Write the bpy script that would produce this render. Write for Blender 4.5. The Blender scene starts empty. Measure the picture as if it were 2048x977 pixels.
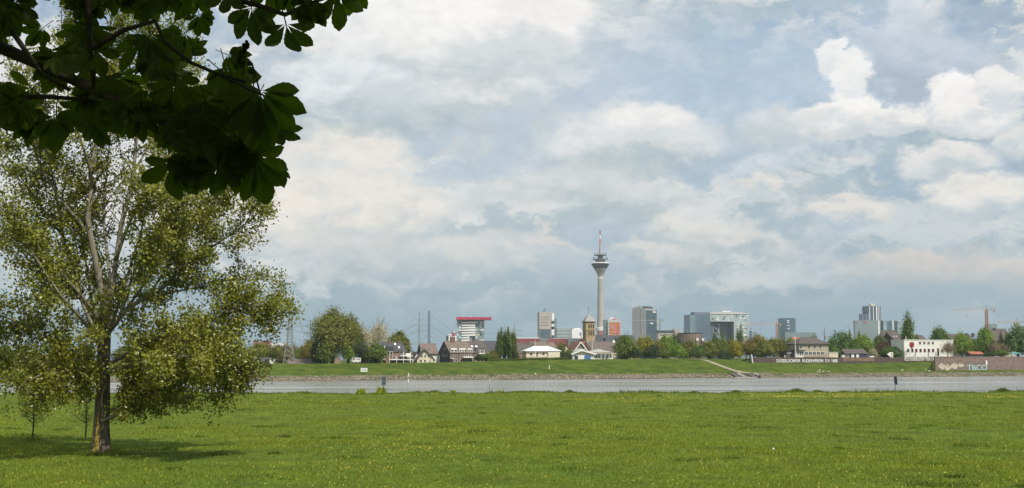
import bpy, math, random
import numpy as np
from mathutils import Vector, Matrix

R = math.radians
scene = bpy.context.scene
col = bpy.context.collection

# ---------------------------------------------------------------- camera
EYE = 5.4                      # metres above the near meadow; river surface lies at -1.7
WATER = -1.7
FPX, HOR, CY = 2400.0, 720.0, 488.5
PITCH = math.atan((HOR - CY) / FPX)
cam_d = bpy.data.cameras.new('camera')
cam = bpy.data.objects.new('camera', cam_d)
col.objects.link(cam)
cam.location = (0, 0, EYE)
cam.rotation_euler = (math.pi / 2 + PITCH, 0, 0)
cam_d.sensor_width = 36.0
cam_d.lens = 36.0 * FPX / 2048.0
cam_d.clip_start = 0.1
cam_d.clip_end = 20000
scene.camera = cam

# ---------------------------------------------------------------- sun, sky, exposure
SUN_EL, SUN_AZ = 54.0, 140.0        # azimuth clockwise from the view direction (+Y): behind, to the right
sd = Vector((math.sin(R(SUN_AZ)) * math.cos(R(SUN_EL)), math.cos(R(SUN_AZ)) * math.cos(R(SUN_EL)), math.sin(R(SUN_EL))))
sun_d = bpy.data.lights.new('sun', 'SUN')
sun_d.energy = 4.6
sun_d.angle = R(0.5)
sun_d.color = (1.0, 0.94, 0.84)
sun = bpy.data.objects.new('sun', sun_d)
col.objects.link(sun)
sun.location = (30, -40, 60)
sun.rotation_euler = sd.to_track_quat('Z', 'Y').to_euler()
scene.view_settings.view_transform = 'Standard'
scene.view_settings.look = 'None'
scene.view_settings.gamma = 1
scene.view_settings.use_curve_mapping = False
scene.view_settings.exposure = 0.0
scene.cycles.max_bounces = 5
scene.cycles.diffuse_bounces = 2
scene.cycles.glossy_bounces = 2
scene.cycles.transmission_bounces = 3
scene.cycles.volume_bounces = 1
scene.cycles.caustics_reflective = False
scene.cycles.caustics_refractive = False


def pix_dir(px, py):
    u = (px - 1024.0) / FPX
    v = (CY - py) / FPX
    return Vector((u, math.cos(PITCH) - v * math.sin(PITCH), math.sin(PITCH) + v * math.cos(PITCH)))


def P(px, py, Y):
    """world point on the ray through a photo pixel at depth Y metres"""
    d = pix_dir(px, py)
    return Vector((d.x / d.y * Y, Y, EYE + d.z / d.y * Y))


def PX(px, Y, py=710):
    return P(px, py, Y).x


def PZ(py, Y):
    return P(1024, py, Y).z


class NT:
    """small helper to write node trees"""
    def __init__(s, tree):
        s.t = tree
        s.t.nodes.clear()

    def n(s, kind, **kw):
        nd = s.t.nodes.new(kind)
        for k, v in kw.items():
            setattr(nd, k, v)
        return nd

    def put(s, sock, v):
        if isinstance(v, bpy.types.NodeSocket):
            s.t.links.new(v, sock)
        elif v is not None:
            if isinstance(v, (tuple, list)) and len(v) == 3 and sock.type == 'RGBA':
                v = (*v, 1)
            sock.default_value = v

    def math(s, op, a, b=None, c=None, clamp=False):
        nd = s.n('ShaderNodeMath', operation=op, use_clamp=clamp)
        for i, v in enumerate((a, b, c)):
            if v is not None:
                s.put(nd.inputs[i], v)
        return nd.outputs[0]

    def vec(s, op, a, b=None, scale=None):
        nd = s.n('ShaderNodeVectorMath', operation=op)
        s.put(nd.inputs[0], a)
        if b is not None:
            s.put(nd.inputs[1], b)
        if scale is not None:
            s.put(nd.inputs['Scale'], scale)
        return nd.outputs['Value'] if op in ('LENGTH', 'DOT_PRODUCT', 'DISTANCE') else nd.outputs[0]

    def mix(s, fac, a, b, mode='MIX'):
        nd = s.n('ShaderNodeMix', data_type='RGBA', blend_type=mode)
        s.put(nd.inputs[0], fac)
        s.put(nd.inputs[6], a)
        s.put(nd.inputs[7], b)
        return nd.outputs[2]

    def noise(s, vec, scale, detail=4.0, rough=0.55, lac=2.0, out=0, dist=0.0):
        nd = s.n('ShaderNodeTexNoise')
        if vec is not None:
            s.put(nd.inputs['Vector'], vec)
        nd.inputs['Scale'].default_value = scale
        nd.inputs['Detail'].default_value = detail
        nd.inputs['Roughness'].default_value = rough
        nd.inputs['Lacunarity'].default_value = lac
        nd.inputs['Distortion'].default_value = dist
        return nd.outputs[out]

    def rng(s, v, a, b, c=0.0, d=1.0, smooth=True):
        nd = s.n('ShaderNodeMapRange', interpolation_type='SMOOTHSTEP' if smooth else 'LINEAR')
        for i, x in enumerate((v, a, b, c, d)):
            s.put(nd.inputs[i], x)
        return nd.outputs[0]

    def comb(s, x, y, z):
        nd = s.n('ShaderNodeCombineXYZ')
        for i, v in enumerate((x, y, z)):
            s.put(nd.inputs[i], v)
        return nd.outputs[0]


def make_world():
    w = bpy.data.worlds.new('World')
    scene.world = w
    w.use_nodes = True
    w.cycles.sampling_method = 'NONE'      # the cloudy sky is even enough to be found by chance
    t = NT(w.node_tree)
    out = t.n('ShaderNodeOutputWorld')
    bg = t.n('ShaderNodeBackground')
    bg.inputs['Strength'].default_value = 0.1
    t.t.links.new(bg.outputs[0], out.inputs[0])
    sky = t.n('ShaderNodeTexSky', sky_type='NISHITA')
    sky.sun_disc = False
    sky.sun_elevation = R(SUN_EL)
    sky.sun_rotation = R(SUN_AZ)
    sky.air_density = 1.2
    sky.dust_density = 2.5
    sky.altitude = 30
    d = t.n('ShaderNodeTexCoord').outputs['Generated']
    sep = t.n('ShaderNodeSeparateXYZ')
    t.put(sep.inputs[0], d)
    x, y, z = sep.outputs
    az = t.math('ARCTAN2', x, y)
    el = t.math('ARCSINE', z)
    uv = t.comb(az, el, 0.0)
    # domain warps on the direction itself (seamless all round)
    dn = t.vec('MULTIPLY', d, (1.0, 1.0, 1.7))
    w1 = t.vec('SUBTRACT', t.noise(dn, 9.0, 3.0, 0.5, out=1), (0.5, 0.5, 0.5))
    w2 = t.vec('SUBTRACT', t.noise(dn, 38.0, 5.0, 0.6, out=1), (0.5, 0.5, 0.5))
    w3 = t.vec('SUBTRACT', t.noise(dn, 14.0, 7.0, 0.62, out=1), (0.5, 0.5, 0.5))
    warp = t.vec('ADD', t.vec('SCALE', w1, scale=0.040), t.vec('SCALE', w2, scale=0.036))
    uvw = t.vec('ADD', uv, warp)
    uvs = t.vec('ADD', uv, t.vec('ADD', t.vec('SCALE', w3, scale=0.10), t.vec('SCALE', w2, scale=0.014)))
    billow = t.noise(dn, 24.0, 7.0, 0.58)
    billow2 = t.noise(dn, 60.0, 5.0, 0.6)
    S = 10.0

    def C(r, g, b):
        return (r * S, g * S, b * S)
    # clear air between the clouds, milky with a thin high veil
    base = t.mix(0.62, sky.outputs[0], C(0.50, 0.60, 0.72))
    veil = t.noise(t.vec('MULTIPLY', t.vec('ADD', d, t.vec('SCALE', w1, scale=0.2)), (1.0, 1.0, 4.5)), 4.0, 6.0, 0.6)
    base = t.mix(t.math('MULTIPLY', t.rng(veil, 0.40, 0.68), 0.65), base, C(0.66, 0.71, 0.74))
    # broad broken stratocumulus deck, all round the sky
    lay = t.vec('MULTIPLY', t.vec('ADD', d, t.vec('SCALE', w3, scale=0.10)), (1.0, 1.0, 2.6))
    deck = t.noise(lay, 8.0, 8.0, 0.54)
    up = t.noise(t.vec('ADD', lay, (0.0, 0.0, 0.05)), 8.0, 6.0, 0.54)
    shade = t.rng(t.math('SUBTRACT', deck, up), -0.10, 0.11)
    deckcol = t.mix(shade, C(0.46, 0.545, 0.575), C(0.80, 0.79, 0.765))
    base = t.mix(t.math('MULTIPLY', t.rng(deck, 0.41, 0.52), 0.9), base, deckcol)

    # ---- individual clouds where the photograph has them: px, py, half width, half height, bright, grey, opacity, soft
    def ang(px, py):
        v = pix_dir(px, py)
        return math.atan2(v.x, v.y), math.asin(v.z / v.length)
    WH, CR = (0.86, 0.85, 0.83), (0.83, 0.80, 0.75)
    G1, G2, BL = (0.60, 0.655, 0.68), (0.50, 0.575, 0.605), (0.49, 0.60, 0.715)
    clouds = [
        # broad tones first
        (1500, 170, 460, 170, BL, BL, 0.85, 0.9),
        (1750, 470, 420, 120, (0.48, 0.57, 0.63), (0.46, 0.55, 0.61), 0.5, 0.9),
        (950, 250, 460, 260, (0.80, 0.805, 0.80), (0.70, 0.74, 0.755), 0.45, 0.9),
        (830, 15, 420, 95, (0.88, 0.88, 0.87), (0.82, 0.83, 0.83), 0.9, 0.7),
        (960, 50, 230, 90, (0.90, 0.89, 0.86), (0.84, 0.84, 0.83), 0.95, 0.35),
        (1080, 40, 120, 60, WH, (0.86, 0.85, 0.84), 0.95, 0.3),
        (1040, 130, 190, 52, G1, G2, 0.55, 0.55),
        (700, 205, 190, 85, (0.80, 0.82, 0.83), G2, 0.9, 0.35),
        (800, 215, 130, 60, G1, G2, 0.7, 0.5),
        (920, 250, 75, 22, G1, G2, 0.65, 0.5),
        (1270, 290, 210, 70, (0.80, 0.80, 0.79), G2, 0.85, 0.4),
        (1290, 245, 110, 44, WH, (0.70, 0.73, 0.74), 0.9, 0.45),
        (700, 330, 130, 75, CR, (0.66, 0.70, 0.72), 0.9, 0.35),
        (690, 425, 210, 80, CR, (0.53, 0.60, 0.63), 0.95, 0.35),
        (560, 445, 120, 50, (0.84, 0.80, 0.74), (0.66, 0.68, 0.69), 0.8, 0.5),
        (830, 515, 330, 55, (0.72, 0.72, 0.70), (0.55, 0.60, 0.63), 0.85, 0.45),
        (1110, 500, 75, 24, (0.76, 0.74, 0.71), (0.60, 0.64, 0.66), 0.8, 0.5),
        (1180, 380, 260, 60, (0.68, 0.70, 0.70), (0.52, 0.58, 0.60), 0.7, 0.6),
        (1860, 120, 120, 90, (0.62, 0.67, 0.73), (0.50, 0.57, 0.66), 0.85, 0.5),
        (1800, 160, 75, 40, (0.53, 0.59, 0.66), (0.47, 0.54, 0.62), 0.8, 0.5),
        (1655, 105, 36, 42, (0.86, 0.86, 0.86), (0.78, 0.80, 0.81), 0.95, 0.22),
        (1688, 145, 44, 48, (0.86, 0.86, 0.85), (0.78, 0.79, 0.81), 0.95, 0.22),
        (1800, 20, 50, 50, (0.76, 0.78, 0.80), (0.66, 0.71, 0.76), 0.8, 0.45),
        (1640, 232, 62, 44, WH, (0.66, 0.69, 0.71), 1.0, 0.2),
        (1705, 222, 70, 52, (0.90, 0.89, 0.87), (0.64, 0.68, 0.70), 1.0, 0.2),
        (1790, 240, 90, 36, WH, (0.63, 0.67, 0.70), 1.0, 0.25),
        (1905, 212, 48, 62, (0.88, 0.87, 0.86), (0.66, 0.69, 0.72), 1.0, 0.18),
        (1950, 240, 80, 40, WH, (0.64, 0.68, 0.71), 1.0, 0.25),
        (1995, 190, 42, 40, WH, (0.68, 0.71, 0.74), 0.95, 0.2),
        (1560, 250, 90, 45, (0.72, 0.74, 0.74), G1, 0.85, 0.45),
        (1890, 330, 90, 34, (0.82, 0.80, 0.78), G1, 0.9, 0.4),
        (1950, 395, 95, 42, (0.83, 0.81, 0.77), (0.60, 0.65, 0.68), 0.95, 0.35),
        (2040, 290, 50, 34, (0.82, 0.80, 0.78), G1, 0.9, 0.4),
        (1520, 378, 52, 26, (0.80, 0.77, 0.73), G1, 0.8, 0.4),
        (1690, 418, 100, 32, (0.80, 0.77, 0.73), (0.52, 0.59, 0.65), 0.9, 0.4),
        (1410, 462, 110, 42, (0.77, 0.76, 0.73), G2, 0.85, 0.4),
        (1310, 508, 70, 26, (0.77, 0.75, 0.72), G2, 0.8, 0.45),
        (1490, 520, 90, 34, (0.74, 0.73, 0.71), G2, 0.75, 0.5),
        (1770, 545, 120, 46, (0.80, 0.73, 0.67), (0.60, 0.63, 0.66), 0.8, 0.4),
        (1930, 560, 120, 55, (0.79, 0.71, 0.65), (0.58, 0.61, 0.65), 0.8, 0.4),
        (2030, 560, 60, 50, (0.80, 0.73, 0.67), (0.60, 0.63, 0.66), 0.8, 0.4),
        (1690, 590, 90, 26, (0.70, 0.68, 0.66), G2, 0.6, 0.6),
        (1360, 550, 60, 30, (0.70, 0.69, 0.66), G2, 0.6, 0.6),
        # clouds seen through the big tree
        (330, 430, 260, 110, CR, (0.60, 0.65, 0.68), 0.85, 0.5),
        (150, 260, 260, 130, WH, (0.68, 0.71, 0.73), 0.85, 0.5),
    ]
    for i, (px, py, hw, hh, cb, cg, op, soft) in enumerate(clouds):
        a, e = ang(px, py)
        ra = hw / FPX * 1.05
        rb = hh / FPX * 1.05
        src = uvw if soft < 0.5 else uvs
        q = t.vec('MULTIPLY', t.vec('SUBTRACT', src, (a, e, 0)), (1 / ra, 1 / rb, 0.0))
        dist = t.vec('LENGTH', q)
        m = t.rng(dist, 1.0 + soft * 0.35, 1.0 - soft, 0.0, op)
        sp = t.n('ShaderNodeSeparateXYZ')
        t.put(sp.inputs[0], q)
        lit = t.math('ADD', t.math('ADD', sp.outputs[1], t.math('MULTIPLY', sp.outputs[0], 0.18)),
                     t.math('MULTIPLY', t.math('SUBTRACT', billow, 0.5), 2.6))
        cc = t.mix(t.rng(lit, -0.75, 0.45), C(*cg), C(*cb))
        base = t.mix(m, base, cc)
    fine = t.rng(billow2, 0.3, 0.7, 0.955, 1.04, smooth=False)
    base = t.vec('SCALE', base, scale=fine)
    # stronger modelling between lit tops and grey undersides
    gm = t.n('ShaderNodeGamma')
    t.put(gm.inputs[0], t.vec('SCALE', base, scale=1 / 7.6))
    gm.inputs[1].default_value = 1.3
    base = t.vec('SCALE', gm.outputs[0], scale=7.6)
    # distant rain-grey air low over the horizon, all round
    low = t.rng(t.math('ADD', el, t.math('MULTIPLY', t.math('SUBTRACT', deck, 0.5), 0.07)), 0.110, 0.018, 0.0, 0.90)
    base = t.mix(low, base, C(0.255, 0.375, 0.445))
    # below the horizon
    base = t.mix(t.rng(el, 0.0, -0.05), base, C(0.16, 0.19, 0.13))
    t.put(bg.inputs['Color'], base)


make_world()

# ---------------------------------------------------------------- materials
MATS = {}


def mat(name, c, rough=0.8, var=0.15, scale=2.0, bump=0.0, bscale=None, metal=0.0, spec=0.3, detail=4.0, c2=None, trans=0.0, tint=False, coord='Object', stretch=None, tcol=(1.25, 1.35, 0.5)):
    if name in MATS:
        return MATS[name]
    m = bpy.data.materials.new(name)
    m.use_nodes = True
    t = NT(m.node_tree)
    o = t.n('ShaderNodeOutputMaterial')
    b = t.n('ShaderNodeBsdfPrincipled')
    v = t.n('ShaderNodeTexCoord').outputs[coord]
    if stretch:
        v = t.vec('MULTIPLY', v, stretch)
    f = t.rng(t.noise(v, scale, detail, 0.6), 0.3, 0.7)
    lo = tuple(max(0, k * (1 - var)) for k in c)
    hi = c2 or tuple(min(1, k * (1 + var)) for k in c)
    colr = t.mix(f, lo, hi)
    if tint:
        at = t.n('ShaderNodeAttribute', attribute_name='tint')
        colr = t.mix(1.0, colr, at.outputs['Color'], 'MULTIPLY')
    t.put(b.inputs['Base Color'], colr)
    b.inputs['Roughness'].default_value = rough
    b.inputs['Metallic'].default_value = metal
    b.inputs['Specular IOR Level'].default_value = spec
    if bump:
        bp = t.n('ShaderNodeBump')
        bp.inputs['Strength'].default_value = bump
        bp.inputs['Distance'].default_value = 0.1
        t.put(bp.inputs['Height'], t.noise(v, bscale or scale * 4, 5.0))
        t.put(b.inputs['Normal'], bp.outputs[0])
    sh = b.outputs[0]
    if trans:
        tr = t.n('ShaderNodeBsdfTranslucent')
        t.put(tr.inputs['Color'], t.vec('MULTIPLY', colr, tcol))
        mx = t.n('ShaderNodeMixShader')
        mx.inputs[0].default_value = trans
        t.t.links.new(sh, mx.inputs[1])
        t.t.links.new(tr.outputs[0], mx.inputs[2])
        sh = mx.outputs[0]
    t.t.links.new(sh, o.inputs[0])
    MATS[name] = m
    return m


def brick_mat(name, c1, c2, mortar, scale=3.5, rough=0.9):
    m = bpy.data.materials.new(name)
    m.use_nodes = True
    t = NT(m.node_tree)
    o = t.n('ShaderNodeOutputMaterial')
    b = t.n('ShaderNodeBsdfPrincipled')
    v = t.n('ShaderNodeTexCoord').outputs['Object']
    sp = t.n('ShaderNodeSeparateXYZ')
    t.put(sp.inputs[0], v)
    v2 = t.comb(t.math('ADD', sp.outputs[0], sp.outputs[1]), sp.outputs[2], 0.0)
    br = t.n('ShaderNodeTexBrick')
    t.put(br.inputs['Vector'], v2)
    br.inputs['Scale'].default_value = scale
    t.put(br.inputs['Color1'], c1)
    t.put(br.inputs['Color2'], c2)
    t.put(br.inputs['Mortar'], mortar)
    br.inputs['Mortar Size'].default_value = 0.012
    f = t.rng(t.noise(v, 0.7, 6.0, 0.65), 0.25, 0.75, 0.65, 1.3)
    t.put(b.inputs['Base Color'], t.vec('SCALE', br.outputs[0], scale=f))
    b.inputs['Roughness'].default_value = rough
    b.inputs['Specular IOR Level'].default_value = 0.2
    t.t.links.new(b.outputs[0], o.inputs[0])
    MATS[name] = m
    return m


# ---------------------------------------------------------------- mesh helpers
class MB:
    def __init__(s):
        s.v, s.f = [], []

    def add(s, vs, fs):
        k = len(s.v)
        s.v += [tuple(p) for p in vs]
        s.f += [tuple(k + i for i in f) for f in fs]
        return s

    def box(s, x0, x1, y0, y1, z0, z1):
        return s.add([(x0, y0, z0), (x1, y0, z0), (x1, y1, z0), (x0, y1, z0), (x0, y0, z1), (x1, y0, z1), (x1, y1, z1), (x0, y1, z1)],
                     [(0, 3, 2, 1), (4, 5, 6, 7), (0, 1, 5, 4), (1, 2, 6, 5), (2, 3, 7, 6), (3, 0, 4, 7)])

    def prism(s, poly, y0, y1):
        """poly in (x, z), counter-clockwise seen from -y, pushed along y"""
        n = len(poly)
        vs = [(x, y0, z) for x, z in poly] + [(x, y1, z) for x, z in poly]
        fs = [tuple(range(n)), tuple(range(2 * n - 1, n - 1, -1))]
        fs += [((i + 1) % n, i, n + i, n + (i + 1) % n) for i in range(n)]
        return s.add(vs, fs)

    def prism_x(s, poly, x0, x1):
        """poly in (y, z) pushed along x"""
        n = len(poly)
        vs = [(x0, y, z) for y, z in poly] + [(x1, y, z) for y, z in poly]
        fs = [tuple(range(n - 1, -1, -1)), tuple(range(n, 2 * n))]
        fs += [(i, (i + 1) % n, n + (i + 1) % n, n + i) for i in range(n)]
        return s.add(vs, fs)

    def hip(s, x0, x1, y0, y1, z0, z1, inset, th=0.15):
        ym = (y0 + y1) / 2
        return s.add([(x0, y0, z0), (x1, y0, z0), (x1, y1, z0), (x0, y1, z0), (x0, y0, z0 + th), (x1, y0, z0 + th), (x1, y1, z0 + th), (x0, y1, z0 + th),
                      (x0 + inset, ym, z1), (x1 - inset, ym, z1)],
                     [(0, 3, 2, 1), (0, 1, 5, 4), (1, 2, 6, 5), (2, 3, 7, 6), (3, 0, 4, 7), (4, 5, 9, 8), (5, 6, 9), (6, 7, 8, 9), (7, 4, 8)])

    def tube(s, pts, rad, n=8, cap=True):
        pts = [Vector(p) for p in pts]
        base = len(s.v)
        prev = None
        for i, p in enumerate(pts):
            t = (pts[min(i + 1, len(pts) - 1)] - pts[max(i - 1, 0)]).normalized()
            if prev is None:
                a = t.orthogonal().normalized()
            else:
                a = (prev - t * prev.dot(t))
                a = a.normalized() if a.length > 1e-6 else t.orthogonal().normalized()
            prev = a
            b = t.cross(a)
            r = rad[i] if isinstance(rad, (list, tuple)) else rad
            for j in range(n):
                q = 2 * math.pi * j / n
                s.v.append(tuple(p + (a * math.cos(q) + b * math.sin(q)) * r))
        for i in range(len(pts) - 1):
            for j in range(n):
                k0 = base + i * n + j
                k1 = base + i * n + (j + 1) % n
                s.f.append((k0, k1, k1 + n, k0 + n))
        if cap:
            s.f.append(tuple(base + j for j in range(n - 1, -1, -1)))
            s.f.append(tuple(base + (len(pts) - 1) * n + j for j in range(n)))
        return s

    def lathe(s, prof, n=24, c=(0, 0)):
        base = len(s.v)
        for r, z in prof:
            for j in range(n):
                q = 2 * math.pi * j / n
                s.v.append((c[0] + r * math.cos(q), c[1] + r * math.sin(q), z))
        for i in range(len(prof) - 1):
            for j in range(n):
                k0 = base + i * n + j
                k1 = base + i * n + (j + 1) % n
                s.f.append((k0, k1, k1 + n, k0 + n))
        s.f.append(tuple(base + j for j in range(n - 1, -1, -1)))
        s.f.append(tuple(base + (len(prof) - 1) * n + j for j in range(n)))
        return s

    def mesh(s, name, m, smooth=False):
        me = bpy.data.meshes.new(name)
        me.from_pydata(s.v, [], s.f)
        if m:
            me.materials.append(m)
        if smooth:
            me.polygons.foreach_set('use_smooth', [True] * len(me.polygons))
        me.update()
        return me

    def build(s, name, m, parent=None, loc=(0, 0, 0), smooth=False, kind=None):
        return put(name, s.mesh(name, m, smooth), parent, loc, kind)


def put(name, me, parent=None, loc=(0, 0, 0), kind=None):
    o = bpy.data.objects.new(name, me)
    col.objects.link(o)
    o.location = loc
    if parent:
        o.parent = parent
    if kind:
        o['kind'] = kind
    return o


def tag(o, label, cat, group=None, kind=None):
    if label:
        o['label'] = label
    if cat:
        o['category'] = cat
    if group:
        o['group'] = group
    if kind:
        o['kind'] = kind
    return o


def thing(name, label, cat, loc, rz=0.0, group=None):
    o = bpy.data.objects.new(name, None)
    col.objects.link(o)
    o.empty_display_size = 0.5
    o.location = loc
    o.rotation_euler = (0, 0, rz)
    return tag(o, label, cat, group)


def np_mesh(name, verts, tris, m, tint=None, smooth=False):
    """fast mesh of triangles (or quads) from numpy arrays"""
    me = bpy.data.meshes.new(name)
    k = tris.shape[1]
    me.vertices.add(len(verts))
    me.vertices.foreach_set('co', np.ascontiguousarray(verts, dtype=np.float32).ravel())
    me.loops.add(tris.size)
    me.loops.foreach_set('vertex_index', np.ascontiguousarray(tris, dtype=np.int32).ravel())
    me.polygons.add(len(tris))
    me.polygons.foreach_set('loop_start', np.arange(0, tris.size, k, dtype=np.int32))
    me.update(calc_edges=True)
    if tint is not None:
        a = me.color_attributes.new('tint', 'FLOAT_COLOR', 'POINT')
        c4 = np.ones((len(verts), 4), dtype=np.float32)
        c4[:, :3] = tint
        a.data.foreach_set('color', c4.ravel())
    if m:
        me.materials.append(m)
    if smooth:
        me.polygons.foreach_set('use_smooth', np.ones(len(tris), dtype=bool))
    me.validate()
    return me


def leaf_cloud(cent, nrm, size, rng, asp=0.8, bend=0.25):
    """two-triangle pointed leaves: cent (n,3), nrm (n,3), size (n,)"""
    n = len(cent)
    nrm = nrm / (np.linalg.norm(nrm, axis=1, keepdims=True) + 1e-9)
    r = rng.normal(size=(n, 3))
    a = np.cross(nrm, r)
    a /= np.linalg.norm(a, axis=1, keepdims=True) + 1e-9
    b = np.cross(nrm, a)
    s = size[:, None]
    v = np.empty((n, 4, 3), dtype=np.float32)
    v[:, 0] = cent - a * s * 0.5
    v[:, 1] = cent + b * s * 0.5 * asp + nrm * s * bend * 0.5
    v[:, 2] = cent + a * s * 0.5
    v[:, 3] = cent - b * s * 0.5 * asp + nrm * s * bend * 0.5
    k = np.arange(n, dtype=np.int32)[:, None] * 4
    t = np.concatenate([k + np.array([[0, 1, 2]]), k + np.array([[0, 2, 3]])], axis=1).reshape(-1, 3)
    return v.reshape(-1, 3), t


def sstep(a, b, x):
    t = np.clip((np.asarray(x, dtype=float) - a) / (b - a), 0, 1)
    return t * t * (3 - 2 * t)

# ================================================================ THE SETTING: meadow, river, far bank
def Yb(X):
    """far waterline"""
    Xc = np.clip(X, -260, 420)
    return 433 + 0.43 * Xc + 0.05 * (np.asarray(X) - Xc)


def Ye(X):
    """edge of the near meadow"""
    Xc = np.clip(X, -300, 400)
    return 194 + 0.07 * Xc


def bank_x(px, u):
    """X of the point of the far bank u metres behind the waterline seen at photo column px"""
    Y = 460.0
    for _ in range(30):
        Y = float(Yb(PX(px, Y))) + u
    return PX(px, Y), Y


_ctab = [(-900, 4.0), (500, 3.95), (700, 4.05), (900, 4.45), (1000, 5.0), (1130, 5.55), (1400, 5.95), (1450, 5.6), (1505, 4.6), (1560, 3.95), (1700, 3.85), (1860, 4.7), (1869, 4.8)]
CX = [bank_x(p, 36)[0] if p > 0 else -900.0 for p, _ in _ctab]
CZ = [z for _, z in _ctab]
XW0 = bank_x(1498, 32)[0]          # dark terrace wall begins
XW1 = bank_x(1870, 10)[0]          # tall brick quay wall begins
TERR = 6.1
QR = bank_x(1870, 9.7)[0] / bank_x(1870, 9.7)[1]     # the quay's end wall runs back at this slope


def far_z(X, u):
    X, u = float(X), float(u)
    if X >= XW1 and X >= QR * (float(Yb(X)) + u) - 0.05:
        if u < 10.3:
            return float(np.interp(u, [-60, -4, 0, 5, 10.3], [-4, -2.6, -1.72, -0.3, 1.0]))
        return float(np.interp(u, [10.3, 400, 900], [6.5, 6.0, 4.0]))
    zc = float(np.interp(X, CX, CZ))
    w = float(sstep(XW0 - 4, XW0 + 10, X))
    uc = 38 - 6 * w
    if u <= uc:
        if u < 6:
            return float(np.interp(u, [-60, -4, 0, 6], [-4, -2.6, -1.72, 0.0]))
        t = (u - 6) / (uc - 6)
        t = t * t * (3 - 2 * t) * 0.45 + t * 0.55
        return (zc - 0.0) * t
    back = zc - 0.25 + (TERR - zc + 0.25) * w
    return float(np.interp(u, [uc, uc + 0.6, 140, 400, 900], [zc, back if w > 0.5 else zc, back, 4.6, 4.0]))


def far_ground(X, Y):
    return far_z(X, Y - float(Yb(X)))


def hit(px, py):
    """where the ray of a photo pixel meets the near meadow or far bank"""
    d = pix_dir(px, py)
    Y = 300.0
    while Y < 900:
        p = P(px, py, Y)
        if Y > float(Yb(p.x)) - 1 and p.z <= far_ground(p.x, Y):
            return p
        Y += 0.25
    return P(px, py, 500)


GRASS = mat('meadow_grass', (0.092, 0.128, 0.014), 0.9, 0.28, 0.35, bump=0.6, bscale=14, detail=9, spec=0.1)
GRASSF = mat('dike_grass', (0.048, 0.090, 0.010), 0.9, 0.30, 0.22, bump=0.7, bscale=2.0, detail=10, spec=0.1, c2=(0.092, 0.122, 0.014))
SOIL = mat('bank_soil', (0.085, 0.095, 0.035), 0.95, 0.3, 0.16, bump=0.8, bscale=3, spec=0.1, c2=(0.21, 0.18, 0.135), detail=8)
FARG = mat('city_ground', (0.10, 0.10, 0.07), 0.95, 0.3, 0.02, spec=0.1)


def near_z(X, Y):
    z = 3.8 * (1 - sstep(11, 36, Y))
    z = z + 0.10 * np.sin(X * 0.11 + 1.3) * np.cos(Y * 0.07) + 0.07 * np.sin(X * 0.31 + Y * 0.23) * sstep(36, 50, Y)
    e = np.asarray(Y) - Ye(X)
    z = z + 0.12 * sstep(-14, -2, e) + 0.10 * np.sin(X * 0.55) * np.sin(X * 0.17 + 1) * sstep(-6, -1, e)
    return np.where(e > -0.5, z - 3.4 * sstep(-0.5, 7.5, e), z)


def grid_mesh(name, XX, YY, ZZ, m):
    ny, nx = XX.shape
    v = np.stack([XX, YY, ZZ], -1).reshape(-1, 3)
    i = np.arange(ny - 1)[:, None] * nx + np.arange(nx - 1)[None, :]
    q = np.stack([i, i + 1, i + 1 + nx, i + nx], -1).reshape(-1, 4)
    return np_mesh(name, v, q, m, smooth=True)


xs = np.concatenate([np.linspace(-1500, -160, 14), np.arange(-150, 151, 2.0), np.linspace(160, 1500, 14)])
es = np.concatenate([np.linspace(-380, -190, 10), np.arange(-188, -14, 2.0), np.arange(-14, 10, 0.75), [14, 30]])
XX, EE = np.meshgrid(xs, es)
YY = EE + Ye(XX)
put('meadow', grid_mesh('meadow', XX, YY, near_z(XX, YY), GRASS), kind='structure')

xs = np.unique(np.concatenate([np.linspace(-3000, -300, 18), np.arange(-280, 300, 4.0), np.linspace(320, 3000, 18), [XW0, XW0 + 3], np.arange(XW1 - 3, XW1 + 16, 0.5)]))
us = [-60, -4, 0, 1.5, 3, 4.5, 6]
XX, UU = np.meshgrid(xs, us)
put('riverbank', grid_mesh('riverbank', XX, UU + Yb(XX), np.vectorize(far_z)(XX, UU), SOIL), kind='structure')
us = [6, 7, 8.5, 10.25, 10.35, 12, 15, 18, 21, 24, 27, 30, 32, 32.6, 34, 36, 38, 38.6, 42, 60, 90, 140, 220, 400]
XX, UU = np.meshgrid(xs, us)
put('dike', grid_mesh('dike', XX, UU + Yb(XX), np.vectorize(far_z)(XX, UU), GRASSF), kind='structure')
us = [400, 650, 900, 1500, 2500, 3500, 5000]
XX, UU = np.meshgrid(xs, us)
put('city_ground', grid_mesh('city_ground', XX, UU + Yb(XX), np.vectorize(far_z)(XX, UU), FARG), kind='structure')


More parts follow.
